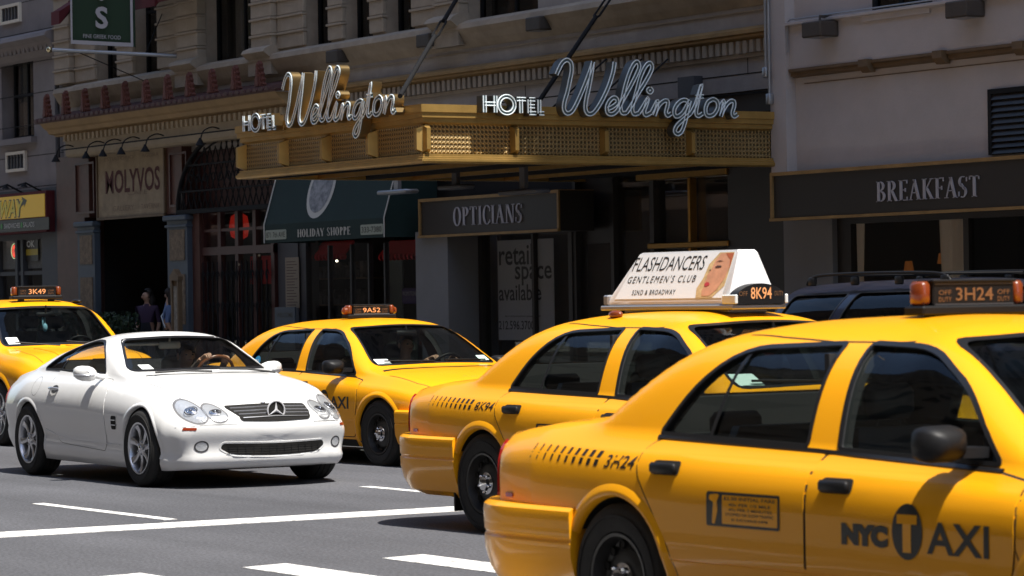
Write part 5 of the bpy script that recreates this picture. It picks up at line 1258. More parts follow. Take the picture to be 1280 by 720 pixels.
fr = MB(); fr.box(x0, x0+.06, RY-.05, RY+.02, z0, z1); fr.box(x1-.06, x1, RY-.05, RY+.02, z0, z1); fr.box(x0+.06, x1-.06, RY-.05, RY+.02, z1-.06, z1); fr.box(x0+.06, x1-.06, RY-.003, RY+.02, z0, z1-.06)
lv = part(fr, 'louvre', K['iron'], rest)
nl = 10
for k in range(nl):
    zz_ = z0+.04+(z1-z0-.14)*k/(nl-1); q = MB(); q.prism([(RY-.05, zz_-.03), (RY-.04, zz_-.035), (RY-.004, zz_+.035), (RY-.012, zz_+.045)], 'x', x0+.06, x1-.06); part(q, 'slat', K['signblack'], lv)
# a window at the top of the picture
x0, z0 = W_(1092, 17, RY); x1 = W_(1166, 10, RY)[0]
q = MB(); q.box(x0-.09, x1+.09, RY-.13, RY-.0, z0-.10, z0-.0); part(q, 'window_sill', K['stucco'], rest)
q = MB(); q.box(x0, x1, RY-.02, RY-.004, z0, 8.4); part(q, 'window_recess', K['dark'], rest)
sash_window(rest, x0+.1, x1, z0, 8.4, RY-.09, curtain=False, bars=1)
# conduit pipes at the joint
for dx, zlo in ((.02, 4.55), (.09, 4.2)):
    q = MB(); q.tube([(XM-.05+dx, RY-.20, 8.5), (XM-.05+dx, RY-.20, zlo)], .018, 8); q.cbox(XM-.09+dx, XM-.01+dx, RY-.24, RY-.16, zlo-.14, zlo, .01); part(q, 'conduit', K['steel'], rest, 50)
q = MB(); xx = x990+.12; q.tube([(xx, RY-.14, zband-.35), (xx, RY-.14, zband+.03), (xx+.06, RY-.14, zband+.07), (XR, RY-.14, zband+.07)], .011, 6); part(q, 'conduit', K['steel'], rest, 50)
q = MB(); q.box(XM, XR+60, FY+.01, FY+16, 9.0, 70); part(q, 'upper_storeys', TM, rest)
# ground floor piers, window and curtains
xp0, xp1 = W_(980, 300, RY)[0]+.02, W_(1042, 300, RY)[0]
zs_ = 2.62
q = MB(); q.box(xp0, xp1, RY-.02, FY+.4, .13, 3.05); part(q, 'pier', K['greypaint'], rest)
q = MB(); q.box(xp1+7.2, XR+40, RY-.02, FY+.4, .13, 3.05); part(q, 'pier', K['greypaint'], rest)
wx0, wx1 = xp1+.28, xp1+7.0
fr = MB(); fr.box(xp1, wx0, RY+.06, RY+.2, .13, 2.9); fr.box(wx0, wx1, RY+.06, RY+.2, 2.46, 2.9); fr.box(wx0, wx1, RY+.06, RY+.2, .13, .70); fr.box(wx1, wx1+.2, RY+.06, RY+.2, .13, 2.9); 
for k in (1, 2): xx = wx0+(wx1-wx0)*k/3; fr.box(xx-.05, xx+.05, RY+.07, RY+.16, .70, 2.46)
part(fr, 'shopfront_frame', K['signblack'], rest)
q = MB(); q.box(wx0, wx1, RY+.11, RY+.12, .70, 2.46); part(q, 'shop_window', K['shopglass'], rest)
def curtain(px0, px1, parent, zt=2.46, zb=.75):
    xa, xb = W_(px0, 300, RY+.3)[0], W_(px1, 300, RY+.3)[0]; n = 26; V = []
    for j in range(n+1):
        u = j/n; nar = .10*math.sin(u*PI)*0; xx = xa+(xb-xa)*u; yy = RY+.19+.03*math.sin(u*PI*7)+.01*math.sin(u*31)
        for zq in (zb, (zb+zt)/2, zt): V.append((xx+(.5-u)*(zt-zq)*.10, yy, zq))
    c = MB(); c.add(V, [(3*j+k, 3*j+3+k, 3*j+4+k, 3*j+1+k) for j in range(n) for k in (0, 1)]); part(c, 'curtain', K['curtain'], parent, 70)
curtain(1056, 1090, rest); curtain(1183, 1215, rest)
q = MB(); q.box(wx0-8, wx1+.3, RY+5, RY+5.1, .1, 3.0); q.box(wx0-8, wx0-.3, RY+.3, RY+.4, .1, 3); q.box(wx1+.2, wx1+.3, RY+.3, RY+5, .1, 3); q.box(wx0-8, wx1+.3, RY+.4, RY+5, 2.95, 3.05); part(q, 'dining_room', K['iface'], rest)
for px, py, yy in ((1136, 334, 25.9), (1178, 324, 26.2)):
    xx, z_ = W_(px, py, yy); q = MB(); q.lathe([(.045, .08), (.07, -.06), (.065, -.06), (.04, .08)], (xx, yy, z_), 'z', 14)
    tag(part(q, 'table_lamp', K['lamplight'], None, 50), 'small shaded lamp glowing behind the restaurant window, '+{1136: 'halfway between the two curtains', 1178: 'just left of the right curtain', 1108: 'highest one, near the left curtain', 1262: 'right of the right curtain, lowest', 1224: 'right beside the right curtain, highest'}[px], 'lamp', 'lamps inside the restaurant')
# sign board BREAKFAST
SY = 24.0
def signboard(name, label, px0, px1, yt, yb, Y, depth, word, tx0, tx1, tyt, tyb, lettm, frame=K['frieze'], extend=0):
    x0, zt = W_(px0, yt, Y); _, zb = W_(px0, yb, Y); x1 = W_(px1, (yt+yb)/2, Y)[0]+extend
    t = thing(name, label, 'sign', ((x0+x1)/2, Y, zb)); ox, oz = (x0+x1)/2, zb
    q = MB(); q.box(x0-ox, x1-ox, 0, depth, 0, zt-zb); part(q, 'board', K['signblack'], t)
    f = MB(); w = .035; f.box(x0-ox-.01, x1-ox+.01, -.03, .0, zt-zb-w, zt-zb+.01); f.box(x0-ox-.01, x1-ox+.01, -.05, .0, -.01, w*.8); f.box(x0-ox-.01, x0-ox+w, -.031, -.001, w*.8, zt-zb-w); f.box(x1-ox-w, x1-ox+.01, -.031, -.001, w*.8, zt-zb-w)
    f.box(x0-ox-.01, x1-ox+.01, 0, depth, zt-zb+.0, zt-zb+.012)
    part(f, 'frame', frame, t)
    a, zt_ = W_(tx0, tyt, Y); b, _ = W_(tx1, tyt, Y); _, zb_ = W_(tx0, tyb, Y)
    v = fit2d(serif(word), a-ox, b-ox, zb_-oz, zt_-oz); m_ = MB(); flat_text(v, m_, (0, -.004, 0), (1, 0, 0), (0, 0, 1), (0, -.010, 0)); part(m_, 'lettering', lettm, t)
    return t
signboard('breakfast_sign', 'long black sign board reading BREAKFAST above the curtained restaurant window', 965, 1285, 217, 276, 24.05, .40, 'BREAKFAST', 1096, 1225, 227, 253, K['pinkgrey'], extend=4)
signboard('opticians_sign', 'black sign board with gold frame reading OPTICIANS, under the marquee', 525, 700, 250, 297, 23.9, .58, 'OPTICIANS', 567, 653, 259, 283, K['pinkgrey'])
# --------------------------------------------------- hotel ground floor
gf = hotel
zc_ = 3.95
q = MB(); q.box(W_(345, 200)[0], XM, FY+.25, FY+.5, 2.9, 4.35); part(q, 'transom_wall', K['dark'], gf)
# grey pier with dark return below the opticians sign
a, b = W_(520, 350, 23.92)[0], W_(560, 350, 23.92)[0]
q = MB(); q.box(a, b, 23.92, FY+.3, .13, 2.62); part(q, 'pier', K['greypaint'], gf)
# opticians window with letting poster
wa, wb = W_(606, 350)[0], W_(712, 350)[0]
zt_w = W_(640, 293)[1]
q = MB(); q.box(wa-.10, wa, FY-.05, FY+.1, .13, 2.9); q.box(wa, wb, FY-.02, FY+.1, zt_w, 2.9); xm = W_(668, 350)[0]; q.box(xm-.03, xm+.03, FY-.03, FY+.06, .5, zt_w); q.box(wb, wb+.10, FY-.02, FY+.1, .13, 2.9); q.box(wa, wb, FY-.04, FY+.1, .13, .5); part(q, 'shopfront_frame', K['signblack'], gf)
q = MB(); q.box(wa, wb, FY+.01, FY+.02, .5, zt_w); part(q, 'shop_window', K['shopglass'], gf)
q = MB(); q.box(-62, XM, 28.5, 28.6, .1, 4.3); q.box(-62, XM, FY+.5, 28.5, 4.25, 4.35); q.box(b, b+.1, FY+.3, 28.5, .1, 4.3);  q.box(wb+.05, wb+.12, FY+.12, 28.5, .1, 4.3); part(q, 'shop_interior', K['iface'], gf)
pa, pzt = W_(622, 301, FY+.05); pb = W_(692, 301, FY+.05)[0]; pzb = W_(622, 425, FY+.05)[1]
po = thing('letting_poster', 'grey poster reading retail space available in the window under the opticians sign', 'poster', ((pa+pb)/2, FY+.045, pzb))
hw = (pb-pa)/2; q = MB(); q.box(-hw, hw, 0, .006, 0, pzt-pzb); part(q, 'sheet', mat('grey_poster', (.40, .40, .40), .8), po)
tx = MB()
for wd, p0, p1, y0, y1 in (('retail', 624, 666, 306, 332), ('space', 644, 690, 333, 357), ('available', 624, 677, 356, 376), ('212.596.3700', 624, 668, 401, 412), ('for information please call', 632, 676, 394, 397)):
    xa_, z1_ = W_(p0, y0, FY+.05); xb_ = W_(p1, y0, FY+.05)[0]; z0_ = W_(p0, y1, FY+.05)[1]
    flat_text(fit2d(text2d(wd, 1, 1, .012), xa_-(pa+pb)/2, xb_-(pa+pb)/2, z0_-pzb, z1_-pzb), tx, (0, -.002, 0), (1, 0, 0), (0, 0, 1))
part(tx, 'lettering', K['decal'], po)
# dark polished entrance front between the opticians window and the right building
q = MB(); e0, e1 = wb+.1, XM
xs_ = [e0, W_(765, 300)[0], W_(815, 300)[0], W_(864, 300)[0], W_(912, 300)[0], e1]
zb1, zt1 = W_(864, 306)[1], W_(864, 222)[1]
def glz(x0, x1, z0, z1, y, m=K['shopglass']): g_ = MB(); g_.box(x0, x1, y, y+.01, z0, z1); return part(g_, 'door_glass', m, gf)
q.box(e0, xs_[1], FY+.12, FY+.2, 2.35, 3.6); q.box(e0, xs_[0]+.08, FY+.0, FY+.2, .13, 3.6); q.box(xs_[1]-.04, xs_[1]+.04, FY+.0, FY+.2, .13, 3.6); q.box(xs_[2]-.05, xs_[2]+.05, FY, FY+.2, .13, 3.6); q.box(xs_[4], e1, FY-.02, FY+.2, .13, 3.6); q.box(e0, e1, FY+.05, FY+.2, 3.6, 4.3); part(q, 'entrance_frame', K['signblack'], gf)
glz(e0+.08, xs_[1]-.04, .3, 2.35, FY+.08); glz(xs_[1]+.04, xs_[2]-.05, .2, 3.6, FY+.08); glz(xs_[2]+.05, xs_[4], .2, 3.6, FY+.10)
q = MB(); q.cbox(xs_[2]-.3, xs_[4]+.02, FY-.06, FY+.12, zt1-.0, zt1+.10, .01); q.cbox(xs_[2]-.05, xs_[4]+.02, FY-.05, FY+.12, zb1-.04, zb1+.04, .01); q.cbox(xs_[3]-.025, xs_[3]+.025, FY-.04, FY+.09, .13, zt1-.0, .01); part(q, 'bronze_door_frame', K['bronze'], gf)
q = MB(); q.box(xs_[2]-9, XM-.1, 27.4, 27.5, .1, 4.2); q.box(XM-.1, XM, FY+.2, 27.5, .1, 4.2); part(q, 'lobby_wall', mat('tan_lobby_wall', (.16, .11, .06), .8), gf)
q = MB(); xx = W_(728, 240, 25.2)[0]; q.box(xx, W_(766, 240, 25.2)[0], 25.2, 25.22, W_(728, 252, 25.2)[1], W_(728, 232, 25.2)[1]+.2); part(q, 'red_blind', K['redcloth'], gf)
# holiday shop front
sa, sb = W_(353, 350)[0], W_(520, 350)[0]
q = MB(); q.box(sa, W_(378, 350)[0], FY-.08, FY+.25, .13, 2.7); q.box(W_(378, 350)[0], W_(386, 350)[0], FY-.05, FY+.2, .13, 2.7); x2 = W_(520, 350)[0]
for p in (412, 440, 462, 482): xx = W_(p, 350)[0]; q.box(xx-.025, xx+.025, FY-.02, FY+.06, .13, 2.5)
part(q, 'shopfront_frame', K['darkgrey'], gf)
q = MB(); q.box(W_(386, 350)[0], W_(462, 350)[0], FY+.0, FY+.01, .3, 2.6); q.box(W_(482, 350)[0], x2, FY+.0, FY+.01, .3, 2.6); part(q, 'shop_window', K['shopglass'], gf)
m1, z1_ = W_(356, 322, FY-.09); m2 = W_(373, 322, FY-.09)[0]; z0_ = W_(356, 385, FY-.09)[1]
mn = thing('wall_menu', 'tall pale framed menu beside the red doors', 'menu', ((m1+m2)/2, FY-.085, z0_)); h_ = (m2-m1)/2
q = MB(); q.box(-h_, h_, -.0, .005, 0, z1_-z0_); part(q, 'sheet', mat('buff_paper', (.30, .25, .19), .8), mn)
q = MB()
for k in range(16): zz = (z1_-z0_)*(.05+.057*k); q.box(-h_*.8, h_*(.5+.3*math.sin(k*2.3)), -.003, -.001, zz, zz+.012)
tag(part(q, 'print_lines', K['darkwood'], mn), kind='stuff')
q = MB(); m1, z1_ = W_(350, 384, FY-.3); m2 = W_(375, 384, FY-.3)[0]
eb = thing('easel_board', 'blue grey welcome board standing beside the shop door', 'sign', ((m1+m2)/2, FY-.4, .13)); h_ = (m2-m1)/2
q = MB(); q.box(-h_, h_, 0, .03, .5, z1_-.13); q.box(-h_, -h_+.04, 0, .4, 0, .5); q.box(h_-.04, h_, 0, .4, 0, .5); part(q, 'board', K['bluegrey'], eb)
tx = MB(); flat_text(fit2d(text2d('WELCOME', 1, 1, .01), -h_*.8, h_*.8, z1_-.30, z1_-.22), tx, (0, -.003, 0), (1, 0, 0), (0, 0, 1)); part(tx, 'lettering', K['decal'], eb)
# small lights and red valances hung inside as solid stand-ins for reflected awnings
for p0, p1, y0, y1 in ((390, 430, 306, 322), (474, 520, 305, 322)):
    YV = 24.62; xa_, zt_ = W_(p0, y0, YV); xb_ = W_(p1, y0, YV)[0]; zb_ = W_(p0, y1, YV)[1]; n = 10; V = []; 
    q = MB(); q.prism([(YV, zb_), (YV, zb_+.05), (YV+.2, zt_+.05), (YV+.2, zt_)], 'x', xa_, xb_)
    for k in range(9): xx = xa_+(xb_-xa_)*(k+.5)/9; q.lathe([(.0, -.05), (.05, -.02), (.06, .04)], (xx, YV, zb_), 'x', 8)
    tag(part(q, 'red_reflection_valance', K['redcloth'], None), 'red scalloped valance standing in for awnings reflected in the gift shop glass, '+('left pane' if p0 < 400 else 'right pane'), 'valance')
for px, py in ((413, 316), (440, 314), (461, 315), (511, 312), (421, 326)):
    xx, z_ = W_(px, py, 25.3); q = MB(); q.ell((xx, 25.3, z_), (.022, .022, .022), 8, 6); tag(part(q, 'spot_lamp', K['whitelight'], None, 60), 'tiny white ceiling spot lit in the gift shop, '+{413: 'by the left red valance', 440: 'over the middle of the window', 461: 'beside the dark doorway post', 511: 'by the right valance', 421: 'lowest, under the left valance'}[px], 'lamp', 'spots inside the gift shop')
q = MB(); xa_, zt_ = W_(486, 325, 26.0); xb_ = W_(502, 325, 26)[0]; q.box(xa_, xb_, 26.0, 26.03, .8, zt_); tag(part(q, 'grey_board', mat('grey_green_panel', (.25, .29, .27), .6), None), 'pale grey panel standing inside the gift shop by the pier', 'panel')
xx, z_ = W_(512, 372, 25.2); pp = thing('purple_sign_reflection', 'small purple panel standing in for a taxi-top sign reflected in the gift shop window', 'sign', (xx, 25.2, z_-.1)); q = MB(); q.cbox(-.28, .28, 0, .1, 0, .26, .03); part(q, 'panel', mat('purple_reflected_print', (.045, .02, .12), .5), pp)  # solid panel in place of a taxi roof sign's reflection in the glass
tx = MB(); flat_text(fit2d(text2d('PROMOTIONS', 1, 1), -.22, .22, .13, .2), tx, (0, -.003, 0), (1, 0, 0), (0, 0, 1)); part(tx, 'lettering', K['pinkgrey'], pp)
# display shelves with goods
q = MB()
for k in range(4): q.box(W_(390, 350, 25.3)[0], W_(458, 350, 25.3)[0], 25.3, 25.7, .6+k*.45, .62+k*.45)
tag(part(q, 'display_shelf', K['browntrim'], None), 'dim wooden shelving inside the gift shop window', 'shelf')
q = MB(); rr = random.Random(3)
for k in range(4):
    for j in range(14): xx = W_(392+j*4.6, 350, 25.35)[0]; h_ = rr.uniform(.08, .28); q.box(xx, xx+rr.uniform(.06, .16), 25.32, 25.5, .62+k*.45, .62+k*.45+h_)
tag(part(q, 'shop_goods', mat('shop_goods', (.12, .10, .09), .6, noise=.9, nscale=3), None), 'jumble of souvenirs crowded on the dim shelves', 'goods', kind='stuff')
# dark green awning HOLIDAY SHOPPE
AY = 23.55
ax0, ax1 = W_(331, 300, AY)[0], W_(481, 300, AY)[0]; azb, azt = W_(331, 304, AY)[1], W_(331, 281, AY)[1]
aw = thing('shop_awning', 'dark green canvas awning reading HOLIDAY SHOPPE under the marquee', 'awning', ((ax0+ax1)/2, AY, azb)); hw = (ax1-ax0)/2; vh = azt-azb
q = MB(); q.box(-hw, hw, 0, .02, 0, vh); part(q, 'valance', K['green'], aw)
top = 1.30; sb_ = .30; q = MB()
q.add([(-hw, 0, vh), (hw, 0, vh), (hw, sb_, top), (-hw, sb_, top), (-hw, FY-AY, 0), (hw, FY-AY, 0), (-hw, 0, 0), (hw, 0, 0), (-hw, FY-AY, top+.1), (hw, FY-AY, top+.1)], [(0, 1, 2, 3), (6, 0, 3, 8, 4), (1, 7, 5, 9, 2), (3, 2, 9, 8)]); part(q, 'canopy', K['green'], aw)
for s_ in (-1, 1): q = MB(); q.tube([(s_*hw, -.01, 0), (s_*hw, -.01, vh), (s_*hw, sb_, top+.01)], .012, 6); part(q, 'piping', K['cream'], aw)
tx = MB(); flat_text(fit2d(serif('HOLIDAY SHOPPE', .16, .06), W_(372, 290, AY)[0]-(ax0+ax1)/2, W_(438, 290, AY)[0]-(ax0+ax1)/2, .065, .20), tx, (0, -.004, 0), (1, 0, 0), (0, 0, 1)); part(tx, 'lettering', K['cream'], aw)
for p0, p1, wd in ((332, 358, '871 7th AVE'), (451, 479, '333-7380')):
    a_, b_ = W_(p0, 290, AY)[0]-(ax0+ax1)/2, W_(p1, 290, AY)[0]-(ax0+ax1)/2
    q = MB(); q.prism(rpoly([(a_, .05), (b_, .05), (b_, .21), (a_, .21)], .03), 'y', -.006, -.001); pl = part(q, 'label_plate', mat('pale_green_print', (.34, .37, .30), .7), aw)
    tx = MB(); flat_text(fit2d(text2d(wd, 1, 1, .01), a_+.04, b_-.04, .085, .175), tx, (0, -.009, 0), (1, 0, 0), (0, 0, 1)); part(tx, 'lettering', K['decal'], pl)
# oval emblem on the slope
sl = Vector((0, sb_, top-vh)).normalized(); nn = Vector((0, -sl.z, sl.y)); cxe = W_(412, 250, AY+.3)[0]-(ax0+ax1)/2; cz_e = .56
for r_, off, m_, nm in ((.48, .006, K['cream'], 'emblem'), (.39, .010, mat('grey_print', (.10, .11, .12), .8, noise=.8, nscale=9, col2=(.35, .35, .36)), 'emblem_picture')):
    V = [Vector((cxe+r_*.92*math.cos(2*PI*k/36), 0, vh))+sl*(cz_e+r_*1.05*math.sin(2*PI*k/36))+nn*off for k in range(36)]
    q = MB(); q.add([tuple(v) for v in V], [tuple(range(36))]); part(q, nm, m_, aw)
# fill above the gift shop and iron grille behind the marquee
q = MB(); q.box(W_(345, 200)[0], W_(523, 200)[0], FY, FY+.25, 2.62, 4.35); part(q, 'wall', K['darkwood'], gf)
# --------------------------------------------------- marquee
MX0, MX1, MY, ZB, ZTM = -37.62, -32.68, 19.0, 3.245, 3.96
mq = thing('marquee', 'bronze hotel marquee of patterned panels carrying script neon lettering on two sides', 'marquee', (0, 0, 0))
def emboss():
    m = mat('embossed_bronze_panel', (.30, .19, .075), .40, .5); t = m.node_tree; b = t.nodes['Principled BSDF']; L = t.links.new
    tc = t.nodes.new('ShaderNodeTexCoord'); v = t.nodes.new('ShaderNodeTexVoronoi'); v.inputs['Scale'].default_value = 1/.056; v.inputs['Randomness'].default_value = 0
    L(tc.outputs['Object'], v.inputs['Vector']); s = t.nodes.new('ShaderNodeMath'); s.operation = 'SINE'; k = t.nodes.new('ShaderNodeMath'); k.operation = 'MULTIPLY'; k.inputs[1].default_value = 13
    L(v.outputs['Distance'], k.inputs[0]); L(k.outputs[0], s.inputs[0]); bp = t.nodes.new('ShaderNodeBump'); bp.inputs['Strength'].default_value = 1; bp.inputs['Distance'].default_value = .013
    L(s.outputs[0], bp.inputs['Height']); L(bp.outputs[0], b.inputs['Normal'])
    r = t.nodes.new('ShaderNodeMapRange'); r.inputs[1].default_value = -1; r.inputs[2].default_value = 1; r.inputs[3].default_value = .25; r.inputs[4].default_value = 1.15; L(s.outputs[0], r.inputs[0])
    vm = t.nodes.new('ShaderNodeVectorMath'); vm.operation = 'SCALE'; vm.inputs[0].default_value = (.46, .32, .14); L(r.outputs[0], vm.inputs['Scale']); L(vm.outputs[0], b.inputs['Base Color'])
    return m
M_EMB = emboss()
M_BR = mat('gilded_marquee_bronze', (.50, .31, .09), .42, .55, noise=.25, nscale=3)
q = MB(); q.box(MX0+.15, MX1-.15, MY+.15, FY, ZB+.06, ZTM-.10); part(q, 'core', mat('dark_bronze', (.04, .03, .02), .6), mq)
# mouldings run round the two seen sides and the far one
def mould(prof, name, m=M_BR):
    V = []; k = len(prof)
    for (o, z) in prof:
        V += [(MX0-o, FY, z), (MX0-o, MY-o, z), (MX1+o, MY-o, z), (MX1+o, FY, z)]
    F = [(i*4+j, i*4+j+1, ((i+1) % k)*4+j+1, ((i+1) % k)*4+j) for i in range(k) for j in range(3)]
    q_ = MB(); q_.add(V, F+[tuple(i*4 for i in range(k)), tuple(i*4+3 for i in range(k))]); return part(q_, name, m, mq)
mould([(-.12, ZB+.0), (.03, ZB), (.05, ZB+.02), (.05, ZB+.05), (.03, ZB+.055), (.03, ZB+.075), (.01, ZB+.08), (.01, ZB+.11), (-.06, ZB+.115), (-.12, ZB+.115)], 'lower_moulding')
mould([(-.12, ZTM-.24), (-.05, ZTM-.24), (.0, ZTM-.22), (.0, ZTM-.165), (.03, ZTM-.16), (.03, ZTM-.10), (.05, ZTM-.095), (.05, ZTM), (-.12, ZTM)], 'upper_moulding')
pz0, pz1 = ZB+.116, ZTM-.241
def panel(x0, x1, y0, y1): q_ = MB(); q_.box(x0, x1, y0, y1, pz0, pz1); return part(q_, 'marquee_panel', M_EMB, mq)
fins_x = [MX0+.0, -36.40, -35.22, -34.0, MX1-.06]; fins_y = [MY+.06] + [on_side(p, 180, MX1)[0] for p in (645, 757, 865)] + [FY-.12]
for a, b in zip(fins_x, fins_x[1:]): panel(a+.06, b-.06, MY+.06, MY+.10)
for a, b in zip(fins_y, fins_y[1:]): panel(MX1-.10, MX1-.06, a+.04, b-.04)
def fin(front, c):
    q_ = MB(); w_ = .05; d = .13
    for (z0, z1) in ((pz0, pz1),):
        zm0, zm1 = z0+.05, z1-.05
        if front: V = [(c-w_, MY+.07, z0), (c+w_, MY+.07, z0), (c+w_, MY+.07, z1), (c-w_, MY+.07, z1), (c-w_*.9, MY+.07-d, zm0), (c+w_*.2, MY+.07-d, zm0), (c+w_*.2, MY+.07-d, zm1), (c-w_*.9, MY+.07-d, zm1)]
        else: V = [(MX1-.07, c-w_, z0), (MX1-.07, c+w_, z0), (MX1-.07, c+w_, z1), (MX1-.07, c-w_, z1), (MX1-.07+d, c-w_*.9, zm0), (MX1-.07+d, c+w_*.2, zm0), (MX1-.07+d, c+w_*.2, zm1), (MX1-.07+d, c-w_*.9, zm1)]
        q_.add(V, [(0, 1, 2, 3), (4, 5, 6, 7), (0, 1, 5, 4), (1, 2, 6, 5), (2, 3, 7, 6), (3, 0, 4, 7)])
    part(q_, 'panel_fin', M_BR, mq)
for x in fins_x[:-1]: fin(True, x+.03)
fin(True, MX1-.07)
for y in fins_y: fin(False, y)
# soffit ribs and fittings
for k in range(7): y = MY+.4+k*.75; q = MB(); q.box(MX0+.1, MX1-.1, y-.03, y+.03, ZB-.0, ZB+.06); part(q, 'soffit_rib', K['bronze'] if k % 2 else K['iron'], mq)
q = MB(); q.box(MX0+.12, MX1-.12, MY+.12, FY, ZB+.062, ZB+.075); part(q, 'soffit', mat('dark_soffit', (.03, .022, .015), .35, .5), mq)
for px, py, w_ in ((497, 240, .42), (655, 240, .46), (570, 234, .3)):
    Y_ = 22.2 if px < 560 else 21.0; xx, zz = W_(px, py, Y_); q = MB(); q.cbox(xx-w_, xx+w_, Y_-.12, Y_+.12, zz-.03, zz+.03, .02); q.box(xx-.06, xx+.06, Y_-.03, Y_+.03, zz+.03, ZB+.06); tag(part(q, 'soffit_lamp', K['steel'] if px < 560 else K['darkgrey'], None, 40), {497: 'pale flat heater lamp hanging under the left part of the marquee', 655: 'dark flat heater lamp hanging under the marquee by the opticians sign', 570: 'short dark heater lamp hanging between the two longer ones'}[px], 'lamp')
# neon lettering -------------------------------------------------
def z1p(pts): return [(580+u/6, 60+v/6) for u, v in pts]
def z2p(pts): return [(750+u/6, 60+v/6) for u, v in pts]
SC = [z1p([(655, 205), (672, 165), (700, 115), (735, 95), (765, 120), (768, 180), (755, 250), (738, 330), (715, 410), (712, 465), (735, 495), (775, 475), (820, 390), (865, 285), (905, 180), (928, 108)]),
      z1p([(928, 108), (918, 190), (900, 290), (878, 390), (872, 455), (888, 495), (925, 495), (965, 450), (1010, 370), (1050, 280), (1080, 180), (1090, 110)]),
      z2p([(20, 462), (55, 445), (90, 415), (85, 385), (60, 378), (30, 405), (12, 450), (20, 492), (55, 500), (92, 470), (135, 390), (185, 300), (235, 200), (255, 145), (243, 110), (215, 125), (180, 195), (150, 290), (130, 380), (115, 445), (128, 492), (160, 490)]),
      z2p([(160, 490), (200, 430), (250, 340), (300, 260), (345, 175), (350, 135), (330, 118), (300, 145), (265, 220), (240, 310), (215, 400), (203, 460), (215, 500), (252, 492)]),
      z2p([(252, 492), (285, 440), (322, 380), (308, 430), (292, 480), (305, 508), (345, 488)]),
      z2p([(345, 488), (370, 440), (392, 402), (385, 450), (368, 512)]), z2p([(372, 505), (400, 440), (440, 402), (468, 405), (466, 440), (455, 485), (468, 512), (495, 495)]),
      z2p([(628, 408), (595, 394), (555, 410), (522, 455), (518, 500), (540, 518), (580, 490), (615, 430), (635, 398)]),
      z2p([(635, 398), (615, 480), (598, 560), (575, 625), (545, 650), (522, 630), (535, 590), (580, 545), (640, 495)]),
      z2p([(640, 495), (675, 430), (700, 350), (722, 280), (705, 360), (685, 450), (682, 500), (700, 514), (730, 495)]), z2p([(676, 372), (738, 368)]),
      z2p([(800, 392), (770, 410), (752, 455), (756, 500), (780, 514), (815, 500), (842, 455), (840, 410), (815, 390), (795, 393)]),
      z2p([(862, 440), (888, 402), (882, 450), (866, 518)]), z2p([(868, 510), (898, 445), (935, 405), (965, 408), (965, 445), (952, 490), (965, 518), (992, 500)]),
      z2p([(335, 308), (350, 322), (335, 337), (320, 322), (335, 308)])]
LX = MX1+.06     # side plane of the letters
strokes = [[on_side(px, py, LX) for px, py in s_] for s_ in SC]
def hotel_word():
    a, zb_ = on_side(599, 141, LX); b = on_side(673, 141, LX)[0]; zt_ = on_side(599, 120, LX)[1]; h = zt_-zb_; w = b-a; S_ = []
    def L_(u): return a+w*u
    h2 = h*.82
    S_ += [[(L_(.01), zb_), (L_(.01), zt_)], [(L_(.19), zb_), (L_(.19), zt_)], [(L_(.01), zb_+h*.5), (L_(.19), zb_+h*.5)]]
    S_ += [[(L_(.38)+w*.13*math.cos(t), zb_+h*.47+h*.50*math.sin(t)) for t in [2*PI*k/20 for k in range(21)]]]
    S_ += [[(L_(.62), zb_), (L_(.62), zb_+h2)], [(L_(.55), zb_+h2), (L_(.70), zb_+h2)]]
    S_ += [[(L_(.76), zb_), (L_(.76), zb_+h2)], [(L_(.76), zb_+h2), (L_(.86), zb_+h2)], [(L_(.76), zb_+h2*.5), (L_(.85), zb_+h2*.5)], [(L_(.76), zb_), (L_(.87), zb_)]]
    S_ += [[(L_(.93), zb_+h2), (L_(.93), zb_)], [(L_(.93), zb_), (L_(1.01), zb_)]]
    return S_
def letters(front):
    y0, y1 = strokes[0][0][0], on_side(915, 150, LX)[0]; ya = on_side(599, 141, LX)[0]
    X0, X1 = on_wall(311, 165, MY-.1)[0], on_wall(501, 140, MY-.1)[0]
    def P3(p, o=0):
        if front: return (X0+(p[0]-ya)/(y1-ya)*(X1-X0), MY-.06-o, p[1])
        return (LX-.0+o, p[0], p[1])
    nrm = Vector((0, -1, 0)) if front else Vector((1, 0, 0))
    fb = MB(); ne = MB()
    for i, st in enumerate(strokes+hotel_word()):
        small = i >= len(strokes); straight = len(st) == 2
        c = [Vector(P3(p)) for p in st] if straight else [Vector(P3((v.x, v.y))) for v in crom([Vector((p[0], p[1], 0)) for p in st], 4)]
        w_ = .060 if small else .066; d = .13
        fb.ribbon([tuple(v-nrm*.02) for v in c], w_, d, nrm)
        top = [v+nrm*(d-.01) for v in c]
        for sgn in (-1, 1):
            off = []
            for j, v in enumerate(top):
                t = (top[min(j+1, len(top)-1)]-top[max(j-1, 0)]).normalized(); off.append(tuple(v+nrm.cross(t).normalized()*sgn*w_*.33))
            ne.tube(off, .0080, 5, cap=False)
    # returns bronze, their shade put into the colour on the side set; face darker
    o = fb.obj('sign_lettering', [K['letterback'] if front else mat('shaded_bronze_letter_return', (.07, .065, .055), .4, .4), K['letterface']], mq, 30)
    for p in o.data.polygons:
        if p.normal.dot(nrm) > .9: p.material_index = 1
    ne.obj('neon_tubing', K['neon'], o, 60)
letters(False); letters(True)
